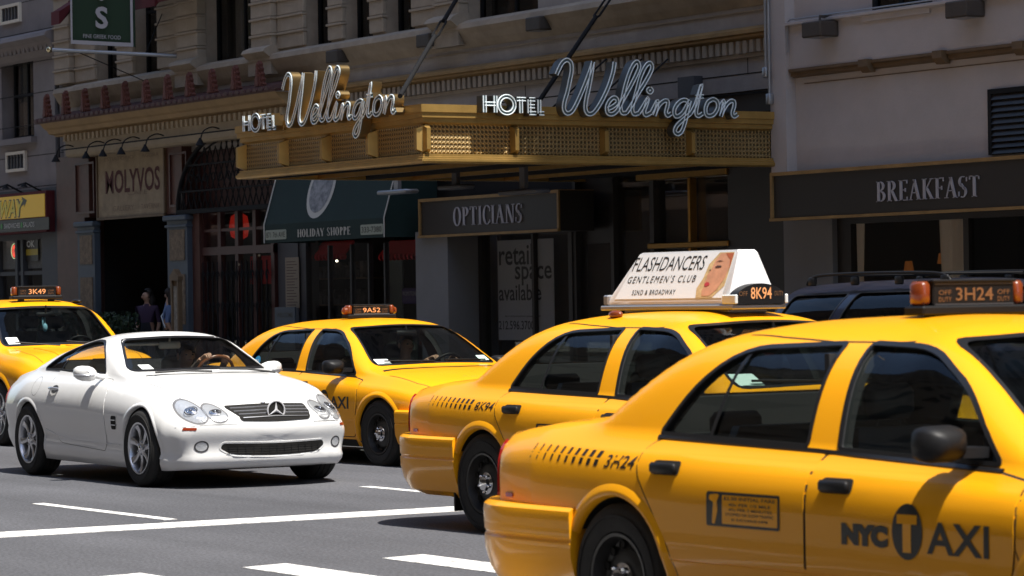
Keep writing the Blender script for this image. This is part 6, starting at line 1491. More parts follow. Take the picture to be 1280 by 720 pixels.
# suspension rods with turnbuckles
def rod(bx, by, tx_, ty_, label, tb=.42):
    p0 = zpl(bx, by, ZTM); xq, zq = W_(tx_, ty_); p1 = Vector((xq, FY, zq)); r = thing('support_rod', label, 'support rod', tuple(p0)); d = p1-p0
    q_ = MB(); q_.tube([(0, 0, 0), tuple(d*(tb-.05))], .03, 8); q_.tube([tuple(d*(tb+.05)), tuple(d)], .03, 8); part(q_, 'bar', K['iron'], r, 50)
    q_ = MB(); a, b = d*(tb-.06), d*(tb+.06); s_ = d.normalized().cross(Vector((0, 0, 1))).normalized()*.04
    q_.tube([tuple(a), tuple(a+d*.015+s_), tuple(b-d*.015+s_), tuple(b)], .016, 6); q_.tube([tuple(a), tuple(a+d*.015-s_), tuple(b-d*.015-s_), tuple(b)], .016, 6); part(q_, 'turnbuckle', K['iron'], r, 50)
rod(500, 120, 606, -62, 'black iron rod with turnbuckle holding the left end of the marquee', .40); rod(668, 135, 830, -105, 'black iron rod with turnbuckle holding the marquee behind the large script W', .5)
for k, (a, b) in enumerate(((690, 135, ), (735, 135), (768, 135))):
    p0 = zpl(a, b, ZTM); q_ = MB(); q_.tube([tuple(p0), (p0.x-.1, p0.y+.9, p0.z+.65)], .012, 6); part(q_, 'letter_brace', K['iron'], mq)
# flood lamps on the wall
fl = MB(); fl.cbox(-.20, .20, -.30, 0, -.10, .10, .015); fl.tube([(0, -.15, .10), (0, -.15, .17), (0, .05, .17)], .02, 6)
flp = fl.mesh('flood_lamp', mat('weathered_lamp_box', (.07, .055, .045), .6, noise=.3, nscale=5), 30)
gl = MB().box(-.16, .16, -.27, -.03, -.104, -.101).mesh('lamp_glass', K['steel'])
for px, py, Y_, lab in ((424, 71, FY, 'leftmost flood lamp above the small script lettering'), (538, 51, FY, 'flood lamp on the wall beside the left support rod'), (676, 30, FY, 'flood lamp on the wall left of the second support rod'), (1025, 37, RY-.1, 'flood lamp on the grey rendered wall right of the conduit'), (1206, 12, RY-.1, 'flood lamp on the rendered wall at the top right')):
    xx, zz = W_(px, py, Y_-.15); t = thing('flood_lamp', lab, 'lamp', (xx, Y_, zz), 0, 'flood lamps on the wall'); inst(flp, 'lamp_body', t); inst(gl, 'lamp_glass', t)
# ------------------------------------------------------------------ taxi fittings
t2 = TAXIS[1]
ad = thing('advertising_box', 'white illuminated advertising box reading FLASHDANCERS on the roof of the middle taxi', 'sign box')
ad.location = t2.location+Vector((-.40, 0, 1.52)); ad.rotation_euler = t2.rotation_euler
q = MB(); V = []; secs = [(-.66, .19, .02, .02), (-.63, .19, .055, .06), (-.44, .19, .06, .335), (-.41, .185, .055, .345), (.585, .19, .055, .345), (.615, .185, .06, .335), (.66, .185, .02, .02)]
# side slopes: half width .20 at the bottom, .06 at the top
P = []
for x, wb, wt, h in [(-.67, .20, .20, .03), (-.64, .20, .17, .09), (-.47, .20, .075, .34), (-.44, .20, .07, .35), (.585, .20, .07, .35), (.605, .20, .08, .33), (.645, .20, .19, .05), (.65, .20, .20, .03)]:
    P.append([(x, -wb, 0), (x, -wb, .02), (x, -wt-.0, h), (x, wt, h), (x, wb, .02), (x, wb, 0)])
for r in P: V += r
q.add(V, [(i*6+j, i*6+(j+1) % 6, (i+1)*6+(j+1) % 6, (i+1)*6+j) for i in range(len(P)-1) for j in range(6)]+[tuple(range(6)), tuple((len(P)-1)*6+j for j in range(6))])
bx = part(q, 'box', mat('white_plastic_box', (.78, .78, .79), .35, coat=.3), ad, 25)
q = MB(); q.cbox(-.74, .72, -.22, .22, -.035, -.002, .008); q.cbox(-.72, -.66, -.21, -.10, 0, .07, .01); q.cbox(-.55, .60, -.16, .16, -.06, -.03, .01); part(q, 'rack', K['steel'], ad, 30)
q = MB()
for y in (-.13, .13): q.prism([(.40, -.05), (.52, -.05), (.56, -.11), (.42, -.11)], 'y', y-.035, y+.035); q.prism([(-.50, -.05), (-.38, -.05), (-.34, -.09), (-.54, -.09)], 'y', y-.035, y+.035)
part(q, 'mounting_foot', K['black'], ad)
# side sheets follow the sloping flank between (y .20, z .02) and (y .07, z .35)
for s_ in (-1, 1):
    o0 = Vector((0, s_*.2025, .02)); up = Vector((0, -s_*.13, .33)); n_ = Vector((0, s_*.33, .13)).normalized()
    def onflank(VF, name, m, off):
        v = [o0+Vector((-s_*x, 0, 0))+up*z+n_*off for x, z in VF[0]]; q_ = MB(); q_.add([tuple(p) for p in v], VF[1]); return part(q_, name, m, ad)
    def poly(p): return (p, [tuple(range(len(p)))])
    if s_ < 0: cv = lambda x: x
    # coordinates: x along the car (forward to the right as seen from the near side)
    onflank(poly([(-.60, .06), (.575, .06), (.575, .96), (-.46, .96)]) if s_ < 0 else poly([(-.575, .06), (.60, .06), (.46, .96), (-.575, .96)]), 'advert_sheet', mat('advert_white', (.80, .80, .80), .4), .002)
    sh = 0 if s_ < 0 else -.25
    onflank(fit2d(text2d('FLASHDANCERS', 1, 1, -.004, shear=.25), -.50+sh*.2, .30+sh*.2, .62, .90), 'advert_lettering', K['decal'], .004)
    onflank(fit2d(text2d("GENTLEMEN'S CLUB", 1, 1, 0, shear=.2, space=1.3), -.51+sh*.2, .24+sh*.2, .38, .52), 'advert_lettering', K['decal'], .004)
    onflank(fit2d(text2d('52ND & BROADWAY', 1, 1, .005, space=1.2), -.42+sh*.2, .06+sh*.2, .14, .24), 'advert_lettering', K['decal'], .004)
    if s_ < 0:
        blond = mat('print_blonde_hair', (.72, .50, .24), .5, noise=.35, nscale=30); sk = mat('print_skin', (.70, .34, .20), .5, noise=.25, nscale=14); 
        onflank(poly([(.30, .07), (.47, .07), (.57, .30), (.575, .95), (.42, .95), (.34, .72), (.32, .45), (.28, .25)]), 'printed_hair', blond, .004)
        onflank(poly([(.36, .10), (.44, .10), (.50, .22), (.555, .45), (.57, .75), (.56, .93), (.44, .93), (.40, .80), (.385, .62), (.355, .50), (.365, .44), (.35, .38), (.36, .30), (.345, .2)]), 'printed_face', sk, .006)
        onflank(poly([(.49, .93), (.574, .93), (.574, .60), (.555, .80)]), 'printed_hair', mat('print_red_hair', (.45, .12, .05), .5), .0075)
        dk = mat('print_dark', (.08, .04, .03), .5)
        onflank(poly([(.415, .66), (.44, .69), (.475, .685), (.49, .66), (.46, .645), (.43, .645)]), 'printed_eye', dk, .008)
        onflank(poly([(.41, .76), (.45, .79), (.50, .77), (.45, .77)]), 'printed_brow', dk, .008)
        onflank(poly([(.36, .60), (.375, .62), (.385, .60), (.375, .585)]), 'printed_eye', dk, .008)
        onflank(poly([(.355, .33), (.375, .37), (.40, .36), (.415, .32), (.385, .28), (.365, .29)]), 'printed_lips', mat('print_lips', (.50, .05, .06), .4), .008)
# number lamp on the front of the rack
q = MB(); V = []; n = 18
for x in (.655, .735):
    V += [(x, -.20+.40*k/n, .015+.115*math.sin(PI*(k+.6)/(n+1.2))**.45) for k in range(n+1)]
V += [(.655, -.2, 0), (.655, .2, 0), (.735, -.2, 0), (.735, .2, 0)]; m_ = n+1; e = 2*m_
q.add(V, [(k, k+1, m_+k+1, m_+k) for k in range(n)]+[tuple([e+2]+[m_+k for k in range(n+1)]+[e+3]), tuple([e]+[k for k in range(n+1)]+[e+1]), (e, e+1, e+3, e+2), (e, 0, m_, e+2), (e+1, n, m_+n, e+3)])
nl_ = part(q, 'number_lamp', K['black'], ad, 40)
tx = MB(); flat_text(fit2d(text2d('8K94', 1, 1, .01), -.085, .085, .03, .105), tx, (.7375, 0, 0), (0, 1, 0), (0, 0, 1)); part(tx, 'number_lettering', K['led'], nl_)
for c_, wd in ((-.145, 'OFF'), (.145, 'DUTY')): tx = MB(); flat_text(fit2d(text2d(wd, 1), c_-.035, c_+.035, .05, .08), tx, (.7375, 0, 0), (0, 1, 0), (0, 0, 1)); part(tx, 'off_duty_lettering', K['leddim'], nl_)
q = MB()
for y in (-.205, .205): q.cbox(.60, .745, y-.012, y+.012, -.0, .06, .006)
part(q, 'rack_end', K['paper'], ad)
q = MB(); q.ell((0, 0, 0), (.07, .035, .028), 12, 8); o = part(q, 'roof_marker_lamp', K['amber'], t2, 60); o.location = (-.62, -.45, 1.462)
# suv taxi sign, aerial pod, hanging ornament, papers
roof_sign('3K49', suv_taxi, .12, 1.675, .62, .11)
q = MB(); q.ell((0, 0, 0), (.10, .06, .025), 12, 8); o = part(q, 'aerial_pod', K['black'], suv_taxi, 60); o.location = (.15, .50, 1.625)
q = MB(); q.tube([(.42, .0, 1.50), (.42, .0, 1.37)], .004, 5); q.ell((.42, 0, 1.32), (.03, .03, .05), 10, 8); q.ell((.42, -.03, 1.39), (.012, .012, .06), 8, 6); tag(part(q, 'air_freshener', mat('pale_blue_plush', (.25, .50, .62), .8), None, 60), 'pale blue ornament hanging from the mirror of the sport utility taxi', 'ornament')
of = bpy.data.objects['air_freshener']; of.location = suv_taxi.location; of.rotation_euler = suv_taxi.rotation_euler
def sticker(car, B, face, cx, cz, w, h, m, name, off=.004, txt=None):
    return patch(B, rpoly([(cx-w/2, cz-h/2), (cx+w/2, cz-h/2), (cx+w/2, cz+h/2), (cx-w/2, cz+h/2)], .008), face, name, m, car, off, .1)
sticker(TAXIS[2], B_TX, 'F', -.60, 1.045, .13, .055, K['paper'], 'windshield_sticker', -.004)
sticker(TAXIS[2], B_TX, 'F', .60, 1.06, .15, .05, mat('pale_green_paper', (.55, .72, .66), .7), 'windshield_sticker', -.004)
o = patch(B_TX, ellipse(-1.10, 1.035, .062, .062, 24), 'R', 'window_sticker', mat('blue_sticker', (.03, .22, .42), .5), TAXIS[2], -.006, .1)
tx = fit2d(text2d('TLC', 1, 1, .02), -1.135, -1.065, 1.03, 1.055); patch(B_TX, tx, 'R', 'sticker_lettering', K['paper'], o, -.004, .2)
sticker(suv_taxi, BWS, 'F', -.56, 1.18, .13, .08, K['paper'], 'windshield_sticker', -.004)
sticker(TAXIS[1], B_TX, 'F', -.60, 1.06, .15, .07, mat('pale_green_paper', (.55, .72, .66), .7), 'windshield_sticker', -.004)
sticker(TAXIS[0], B_TX, 'F', -.60, 1.06, .15, .07, mat('pale_green_paper', (.55, .72, .66), .7), 'windshield_sticker', -.004)
sticker(coupe, B_SL, 'F', -.50, 1.015, .10, .05, K['paper'], 'windshield_sticker', -.002)

# ------------------------------------------------------------------ people
def person(name, label, J, mats_, cat='person', loc=(0, 0, 0), rz=0, hair='short', scale=1):
    """J: joints -> position; one skinned mesh; mats_: (skin, top, legs, shoe)"""
    root = thing(name, label, cat, loc, rz)
    RAD = dict(pelvis=(.155, .12), waist=(.14, .105), chest=(.165, .115), neck0=(.075, .07), neck=(.05, .05), jaw=(.060, .070), head=(.076, .092), crown=(.060, .072),
               sh=(.062, .062), el=(.043, .043), wr=(.029, .027), palm=(.036, .018), hip=(.092, .092), knee=(.060, .060), ank=(.040, .042), toe=(.040, .03), heel=(.036, .04))
    E = [('pelvis', 'waist'), ('waist', 'chest'), ('chest', 'neck0'), ('neck0', 'neck'), ('neck', 'jaw'), ('jaw', 'head'), ('head', 'crown')]
    for s_ in 'RL': E += [('chest', 'sh'+s_), ('sh'+s_, 'el'+s_), ('el'+s_, 'wr'+s_), ('wr'+s_, 'palm'+s_), ('pelvis', 'hip'+s_), ('hip'+s_, 'knee'+s_), ('knee'+s_, 'ank'+s_), ('ank'+s_, 'toe'+s_)]
    names = sorted({n for e in E for n in e}, key=lambda n: n != 'pelvis'); idx = {n: i for i, n in enumerate(names)}
    V = [Vector(J[n]) for n in names]; EE = [(idx[a], idx[b]) for a, b in E]; R2 = [RAD.get(n) or RAD[n[:-1]] for n in names]
    ek = [(a, b) for a, b in E]
    for s_ in 'RL':
        p, w_ = Vector(J['palm'+s_]), Vector(J['wr'+s_]); d = (p-w_).normalized(); side = Vector(J.get('side'+s_, (0, 1, 0))).normalized(); curl = Vector(J.get('curl'+s_, (0, 0, -1))).normalized()
        for k, (o, l) in enumerate(((-.030, .062), (-.010, .075), (.010, .070), (.029, .055))):
            b0 = p+side*o*.8; a_ = b0+d*.035; c_ = a_+(d*.7+curl*.5).normalized()*l*.5; e_ = c_+(d*.2+curl).normalized()*l*.45
            i0 = len(V); V += [a_, c_, e_]; R2 += [(.0095, .0095), (.0088, .0088), (.007, .007)]; EE += [(idx['palm'+s_], i0), (i0, i0+1), (i0+1, i0+2)]; ek += [('palm'+s_, 'f')]*3
        a_ = w_+(p-w_)*.45-side*.032; c_ = a_+(d*.6-side*.35+curl*.3).normalized()*.04; i0 = len(V); V += [a_, c_]; R2 += [(.012, .012), (.009, .009)]; EE += [(idx['wr'+s_], i0), (i0, i0+1)]; ek += [('wr'+s_, 'f')]*2
    hd = Vector(J['head']); jw = Vector(J['jaw']); fw = Vector(J['face']).normalized(); i0 = len(V); V += [hd*.55+jw*.45+fw*.085, hd*.5+jw*.5+fw*.108]; R2 += [(.018, .022), (.011, .013)]; EE += [(idx['head'], i0), (i0, i0+1)]; ek += [('head', 'n')]*2
    me = bpy.data.meshes.new('body'); me.from_pydata([tuple(v) for v in V], EE, []); o = bpy.data.objects.new('body', me); COL.objects.link(o)
    md = o.modifiers.new('s', 'SKIN'); sv = me.skin_vertices[0].data
    for i, r in enumerate(R2): sv[i].radius = r; sv[i].use_root = (i == 0)
    md.use_smooth_shade = True; o.modifiers.new('d', 'SUBSURF').levels = 1
    dg = bpy.context.evaluated_depsgraph_get(); m2 = bpy.data.meshes.new_from_object(o.evaluated_get(dg)); o.modifiers.clear(); o.data = m2; m2.name = 'body'; o.parent = root
    m2.materials.clear()
    for m in mats_: m2.materials.append(m)
    def which(a, b):
        if b in 'fn' or a in ('neck', 'jaw', 'head') or a.startswith('palm'): return 0
        if a in ('neck0',): return 0
        if a.startswith('wr') or (a.startswith('el') and J.get('bare')): return 0
        if a.startswith('hip') or a.startswith('knee'): return 2
        if a.startswith('ank'): return 3
        if a == 'pelvis': return 2
        return 1
    segs = [(V[i], V[j], which(*k)) for (i, j), k in zip(EE, ek)]; mi = []
    for p in m2.polygons:
        c = p.center; best = (9, 0)
        for a, b, w in segs:
            ab = b-a; t = max(0, min(1, (c-a).dot(ab)/max(ab.length_squared, 1e-9))); dd = (c-(a+ab*t)).length
            if dd < best[0]: best = (dd, w)
        mi.append(best[1])
    m2.polygons.foreach_set('material_index', mi); m2.polygons.foreach_set('use_smooth', [True]*len(mi))
    # eyes, ears, mouth
    sd = fw.cross(Vector((0, 0, 1))).normalized(); up = Vector((0, 0, 1))
    for s_ in (-1, 1):
        q_ = MB(); c = hd+fw*.083+sd*s_*.032-up*.004; q_.ell(tuple(c), (.011, .011, .008), 8, 6); part(q_, 'eye', K['decal'], root, 60)
        q_ = MB(); c = hd+sd*s_*.080-up*.02; q_.ell(tuple(c), (.016, .014, .030), 8, 6); part(q_, 'ear', mats_[0], root, 60)
    q_ = MB(); c = jw*.75+hd*.25+fw*.086; q_.ell(tuple(c), (.012, .024, .006), 8, 6); part(q_, 'mouth', mat('lips', (.30, .10, .08), .5), root, 60)
    # hair cap
    c = hd-fw*.018+up*.030; b = bmesh.new(); bmesh.ops.create_uvsphere(b, u_segments=20, v_segments=14, radius=1)
    for v in b.verts:
        p = v.co.copy(); q3 = Vector((p.x*.098, p.y*.088, p.z*.100)); f_ = q3.dot(Vector((fw.x, fw.y, 0)))
        n_ = 1+.05*math.sin(p.x*17+p.y*23+p.z*19); v.co = c+q3*n_
    kill = [v for v in b.verts if (v.co-c).dot(fw) > .045 and (v.co-c).z < .045 or (v.co-c).z < (-.16 if hair == 'long' else -.045) or ((v.co-c).dot(fw) > .005 and (v.co-c).z < -.02)]
    bmesh.ops.delete(b, geom=kill, context='VERTS'); hm = bpy.data.meshes.new('hair'); b.to_mesh(hm); b.free(); hm.materials.append(K['hair']); hm.polygons.foreach_set('use_smooth', [True]*len(hm.polygons)); ho = bpy.data.objects.new('hair', hm); COL.objects.link(ho); ho.parent = root
    if hair == 'long':
        q_ = MB(); q_.tube([tuple(hd-fw*.05+up*.02), tuple(hd-fw*.085-up*.08), tuple(hd-fw*.08-up*.20), tuple(hd-fw*.06-up*.30)], [.06, .075, .065, .03], 10); part(q_, 'hair', K['hair'], root, 60)
    return root
def seated(x, y, zs, lean=.18, hands=None, turn=(1, 0, 0)):
    J = dict(pelvis=(x, y, zs+.10), waist=(x-.05, y, zs+.24), chest=(x-.05-lean*.35, y, zs+.44), neck0=(x-.05-lean*.4, y, zs+.56), neck=(x-.05-lean*.4, y, zs+.62), jaw=(x-.02-lean*.4, y, zs+.675), head=(x-.03-lean*.4, y, zs+.745), crown=(x-.04-lean*.4, y, zs+.80), face=turn)
    for s_, k in (('R', -1), ('L', 1)):
        c = Vector(J['chest']); h = hands[s_]
        sh = c+Vector((0, k*.185, .06)); hv = Vector(h); mid = (sh+hv)/2; el = mid+Vector((-.02, k*.05, -.13)); d = (hv-el).normalized()
        J['sh'+s_] = sh; J['el'+s_] = el; J['wr'+s_] = hv-d*.06; J['palm'+s_] = hv; J['side'+s_] = (0, -k, .3); J['curl'+s_] = (.3, 0, -1)
        J['hip'+s_] = (x+.02, y+k*.09, zs+.08); J['knee'+s_] = (x+.46, y+k*.13, zs+.14); J['ank'+s_] = (x+.66, y+k*.12, zs-.16); J['toe'+s_] = (x+.80, y+k*.12, zs-.20)
    return J
def standing(k_=1.0, turn=(1, 0, 0), arm=.0, stride=.12):
    J = dict(pelvis=(0, 0, .93), waist=(0, 0, 1.08), chest=(.0, 0, 1.30), neck0=(0, 0, 1.43), neck=(.005, 0, 1.49), jaw=(.03, 0, 1.54), head=(.015, 0, 1.61), crown=(.005, 0, 1.675), face=turn)
    for s_, k in (('R', -1), ('L', 1)):
        J['sh'+s_] = (0, k*.18, 1.37); J['el'+s_] = (-.03+arm*k*.1, k*.235, 1.10); J['wr'+s_] = (.06+arm*.1, k*.225, .88); J['palm'+s_] = (.08+arm*.1, k*.22, .81); J['side'+s_] = (1, 0, 0); J['curl'+s_] = (.2, -k, -.4)
        J['hip'+s_] = (0, k*.09, .88); J['knee'+s_] = (.03+stride*k*.6, k*.10, .49); J['ank'+s_] = (-.02+stride*k, k*.10, .09); J['toe'+s_] = (.14+stride*k, k*.11, .04)
    for n, v in list(J.items()):
        if n[:4] not in ('face', 'side', 'curl'): J[n] = tuple(c*k_ for c in v)
    return J
dk = mat('dark_clothing', (.02, .02, .025), .85); jeans = mat('blue_jeans', (.03, .05, .10), .85); shoe = mat('dark_shoe', (.015, .012, .01), .6)
J = seated(-.34, .36, .36, .22, dict(R=(.17, .26, 1.09), L=(.16, .47, 1.07)))
person('person', 'driver of the white coupe in dark clothes, hands on the wooden steering wheel', J, [K['skin'], mat('taupe_shirt', (.12, .09, .07), .85), dk, shoe], loc=tuple(coupe.location), rz=coupe.rotation_euler.z)
J = seated(-.02, .38, .42, .2, dict(R=(.58, .24, 1.03), L=(.58, .50, 1.04)))
J['bare'] = True
pr = person('person', 'taxi driver in a red and white shirt behind the windshield of the middle parked-side taxi', J, [K['skin'], mat('red_white_shirt', (.55, .02, .02), .8, noise=.1, nscale=6, col2=(.75, .75, .75)), dk, shoe], loc=tuple(TAXIS[2].location), rz=TAXIS[2].rotation_euler.z)
pr['label'] = 'taxi driver in a red and white shirt behind the windshield of the taxi numbered 9A52'
J = seated(-.92, -.10, .44, .2, dict(R=(-.45, -.22, .70), L=(-.45, .02, .70)), (.8, -.5, 0))
person('person', 'passenger in dark clothes in the rear seat of the taxi numbered 9A52', J, [K['skin'], dk, dk, shoe], loc=tuple(TAXIS[2].location), rz=TAXIS[2].rotation_euler.z, hair='long')
x_, z_ = W_(178, 360, 24.2)
J = standing(1.0, (.6, -.8, 0), .3); J['bare'] = True
person('person', 'person in a purple top standing behind the hedge below the cafe sign', J, [K['skin'], mat('purple_top', (.055, .028, .062), .8), dk, shoe], loc=(x_, 24.3, .13), rz=-.9, hair='long')
x_, z_ = W_(204, 360, 24.1)
J = standing(1.0, (-.5, .9, 0), .2); J['bare'] = True
pb = person('person', 'person in a pale blue top with a strap, standing by the menu stand', J, [K['skin'], mat('pale_blue_top', (.10, .15, .28), .8), dk, shoe], loc=(x_, 24.2, .13), rz=1.2, hair='long')
q = MB(); q.tube([(.02, .16, 1.42), (-.13, .02, 1.22), (-.08, -.17, 1.02)], .014, 6); part(q, 'bag_strap', K['paper'], pb, 60)

# ------------------------------------------------------------------ left building with the sandwich shop
lb = thing('corner_building', 'taupe stone building with sash window at the left edge above the yellow shop sign', 'building')
LX0 = -66
wx0_, wx1_ = W_(2, 120)[0], W_(42, 120)[0]; wz1, wz0 = W_(2, 68)[1], W_(2, 176)[1]
q = MB(); q.box(LX0, wx0_, FY, FY+.5, 3.9, 12); q.box(wx1_, XL, FY, FY+.5, 3.9, 12); q.box(wx0_, wx1_, FY, FY+.5, 3.9, wz0); q.box(wx0_, wx1_, FY, FY+.5, wz1, 12); part(q, 'wall', K['leftstone'], lb)
q = MB(); q.box(wx0_-.12, wx1_+.12, FY-.12, FY+.05, wz0-.12, wz0); part(q, 'window_sill', K['leftstone'], lb)
sash_window(lb, wx0_+.25, wx1_, wz0, wz1, FY+.16, curtain=[(.12, .46), (.56, .95)], bars=1)
_, zc1 = W_(0, 57); 
q = MB(); z = W_(78, 40)[1]; q.prism([(FY-.30, z+.02), (FY-.34, z-.06), (FY-.22, z-.14), (FY-.16, z-.30), (FY-.08, z-.42), (FY, z-.46), (FY, z+.12)], 'x', LX0, XL-.10); part(q, 'cornice', K['leftstone'], lb)
q = MB(); x = LX0
while x < XL-.3: q.box(x, x+.10, FY-.2, FY-.02, z-.30, z-.20); x += .22
tag(part(q, 'dentils', K['leftstone'], lb), kind='stuff')
for (p0, p1, y0, y1) in ((3, 27, 8, 32), (10, 34, 191, 216)):
    xa_, z1_ = W_(p0, y0); xb_ = W_(p1, y0)[0]; z0_ = W_(p0, y1)[1]; q = MB(); t = .06
    q.box(xa_, xb_, FY-.06, FY, z0_, z0_+t); q.box(xa_, xb_, FY-.06, FY, z1_-t, z1_); q.box(xa_, xa_+t, FY-.06, FY, z0_+t, z1_-t); q.box(xb_-t, xb_, FY-.06, FY, z0_+t, z1_-t); ac = part(q, 'vent_grille', K['curtain'], lb)
    for k in range(6): xx = xa_+.1+(xb_-xa_-.2)*k/5; q = MB(); q.box(xx-.02, xx+.02, FY-.04, FY-.01, z0_+t, z1_-t); part(q, 'slat', K['seatgrey'], ac)
for k in range(9):
    zz = 3.95+k*.62; q = MB(); q.box(LX0, XL, FY-.003, FY+.01, zz-.007, zz+.007); part(q, 'stone_joint', K['gap'], lb)
q = MB(); q.tube([(XL-.06, FY-.10, 4.3), (XL-.06, FY-.10, 7.6)], .05, 8); part(q, 'downpipe', K['darkgrey'], lb, 60)
q = MB(); q.box(LX0-90, XL, FY+.01, FY+16, 12, 44); q.box(LX0-90, LX0, FY, FY+16, 0, 12); part(q, 'upper_storeys', TM, lb)
a0, a1 = W_(58, 300)[0], XL+.02
q = MB(); q.box(a0, a1, FY-.10, FY+.3, .13, 3.9); part(q, 'pier', K['darkgrey'], lb)
q = MB(); q.box(LX0, a0, FY-.02, FY+.1, 2.9, 3.9); 
for p in (0, 24, 31): xx = W_(p, 350)[0]; q.box(xx-.06, xx+.06, FY-.06, FY+.06, .13, 2.9)
q.box(LX0, a0, FY-.04, FY+.08, W_(30, 341)[1]-.05, W_(30, 341)[1]+.03); part(q, 'shopfront_frame', K['seatgrey'], lb)
q = MB(); q.box(LX0, a0, FY+.03, FY+.04, .3, 2.9); part(q, 'shop_window', K['shopglass'], lb)
q = MB(); q.box(LX0-4, a0+4, FY+3.5, FY+3.6, .1, 3.9); part(q, 'shop_interior', K['iface'], lb)
q = MB(); xa_, z1_ = W_(1, 296); xb_ = W_(57, 292)[0]; z0_ = W_(1, 337)[1]; q.box(xa_-2, xb_, FY+.05, FY+.06, z0_, z1_+.0); part(q, 'window_blind', mat('pale_grey_blind', (.32, .32, .30), .8, noise=.3, nscale=20), lb)
SYY = FY-.28
xa_, z1_ = W_(0, 247, SYY); xb_, _ = W_(56, 242, SYY); zb_ = W_(0, 291, SYY)[1]; zm_ = W_(0, 276, SYY)[1]
sg = thing('sandwich_shop_sign', 'yellow and black illuminated fascia sign of the sandwich shop, cut by the left edge', 'sign', (xb_, SYY, zb_))
q = MB(); q.box(-4.5, .06, 0, .28, -.04, z1_-zb_+.06); part(q, 'case', K['burgundy'], sg)
q = MB(); q.box(-4.4, 0, -.01, 0, zm_-zb_+.02, z1_-zb_); part(q, 'yellow_panel', mat('yellow_sign_panel', (.72, .42, .01), .4, emit=(1, .6, .02), estr=.05), sg)
q = MB(); q.box(-4.4, .22, -.02, 0, 0, zm_-zb_); part(q, 'black_strip', K['signblack'], sg)
hh = zm_-zb_; H_ = z1_-zm_
def sx(px): return W_(px, 260, SYY)[0]-xb_
tx = MB(); flat_text(fit2d(text2d('WAY', 1, 1, .03, shear=.25), sx(1), sx(30), hh+.12*H_, hh+.82*H_), tx, (0, -.016, 0), (1, 0, 0), (0, 0, 1)); V_, F_ = text2d('WAY', 1, 1, .055, shear=.25)
bk = MB(); flat_text(fit2d((V_, F_), sx(0), sx(32), hh+.07*H_, hh+.87*H_), bk, (0, -.012, 0), (1, 0, 0), (0, 0, 1)); part(bk, 'letter_shadow', K['decal'], sg)
part(tx, 'lettering', mat('yellow_letters', (.80, .62, .05), .4), sg)
q = MB(); q.prism([(sx(24), hh+.45*H_), (sx(31), hh+.62*H_), (sx(31), hh+.5*H_), (sx(34.5), hh+.78*H_), (sx(28), hh+.95*H_), (sx(29), hh+.82*H_), (sx(22), hh+.7*H_)], 'y', -.013, -.011); part(q, 'arrow', K['decal'], sg)
tx = MB(); flat_text(fit2d(text2d('SANDWICHES', 1, 1, .02), sx(6), sx(26), .3*hh, .72*hh), tx, (0, -.024, 0), (1, 0, 0), (0, 0, 1)); part(tx, 'lettering', K['cream'], sg); tx = MB(); flat_text(fit2d(text2d('SALADS', 1, 1, .02), sx(30), sx(44), .3*hh, .72*hh), tx, (0, -.024, 0), (1, 0, 0), (0, 0, 1)); part(tx, 'lettering', K['cream'], sg)
q = MB()
for p in (28, 3): q.prism(ellipse(sx(p), .5*hh, .05, .06, 12), 'y', -.026, -.022)
part(q, 'dot', mat('green_dot', (.05, .25, .05), .5), sg)
for p, z_ in ((24, .0), (47, .0)):
    q = MB(); q.tube([(sx(p), .1, z1_-zb_+.05), (sx(p), -.25, z1_-zb_+.22), (sx(p)-.25, -.3, z1_-zb_+.18)], .02, 6); q.lathe([(.03, .0), (.08, -.06), (.0, -.03)], (sx(p), -.28, z1_-zb_+.2), 'z', 10); part(q, 'sign_lamp', K['iron'], sg, 50)
xo, zo = W_(18, 314, FY+.0)
ns = thing('neon_open_sign', 'small round red neon OPEN sign in the sandwich shop window', 'sign', (xo, FY+.01, zo)); q = MB(); q.prism(ellipse(0, 0, .14, .13), 'y', -.005, .005); part(q, 'disc', mat('neon_red_disc', (.35, .03, .02), .4, emit=(1, .08, .04), estr=.6), ns)
q = MB(); q.tube([(.16*math.cos(k*PI/12), -.01, .15*math.sin(k*PI/12)) for k in range(25)], .008, 6); part(q, 'neon_ring', mat('pale_neon_ring', (.5, .5, .3), .4, emit=(.7, 1, .5), estr=.35), ns, 60)
tx = MB(); flat_text(fit2d(text2d('OPEN', 1, 1, .02), -.10, .10, -.045, .045), tx, (0, -.008, 0), (1, 0, 0), (0, 0, 1)); part(tx, 'lettering', K['cream'], ns)
xo, zo = W_(28, 297, FY+.01); x1o = W_(47, 297)[0]; z0o = W_(28, 327, FY)[1]
wp = thing('window_poster', 'black and yellow poster in the sandwich shop window right of the neon', 'poster', (xo, FY+.005, z0o)); q = MB(); q.box(0, x1o-xo, 0, .006, 0, zo-z0o); part(q, 'sheet', K['signblack'], wp)
q = MB(); q.box(.25*(x1o-xo), x1o-xo, -.004, -.001, .25*(zo-z0o), .5*(zo-z0o)); part(q, 'yellow_block', mat('yellow_print', (.5, .38, .03), .5), wp)
tx = MB(); flat_text(fit2d(text2d('OK', 1, 1, .03), .3*(x1o-xo), .8*(x1o-xo), .58*(zo-z0o), .85*(zo-z0o)), tx, (0, -.006, 0), (1, 0, 0), (0, 0, 1)); part(tx, 'lettering', K['paper'], wp)

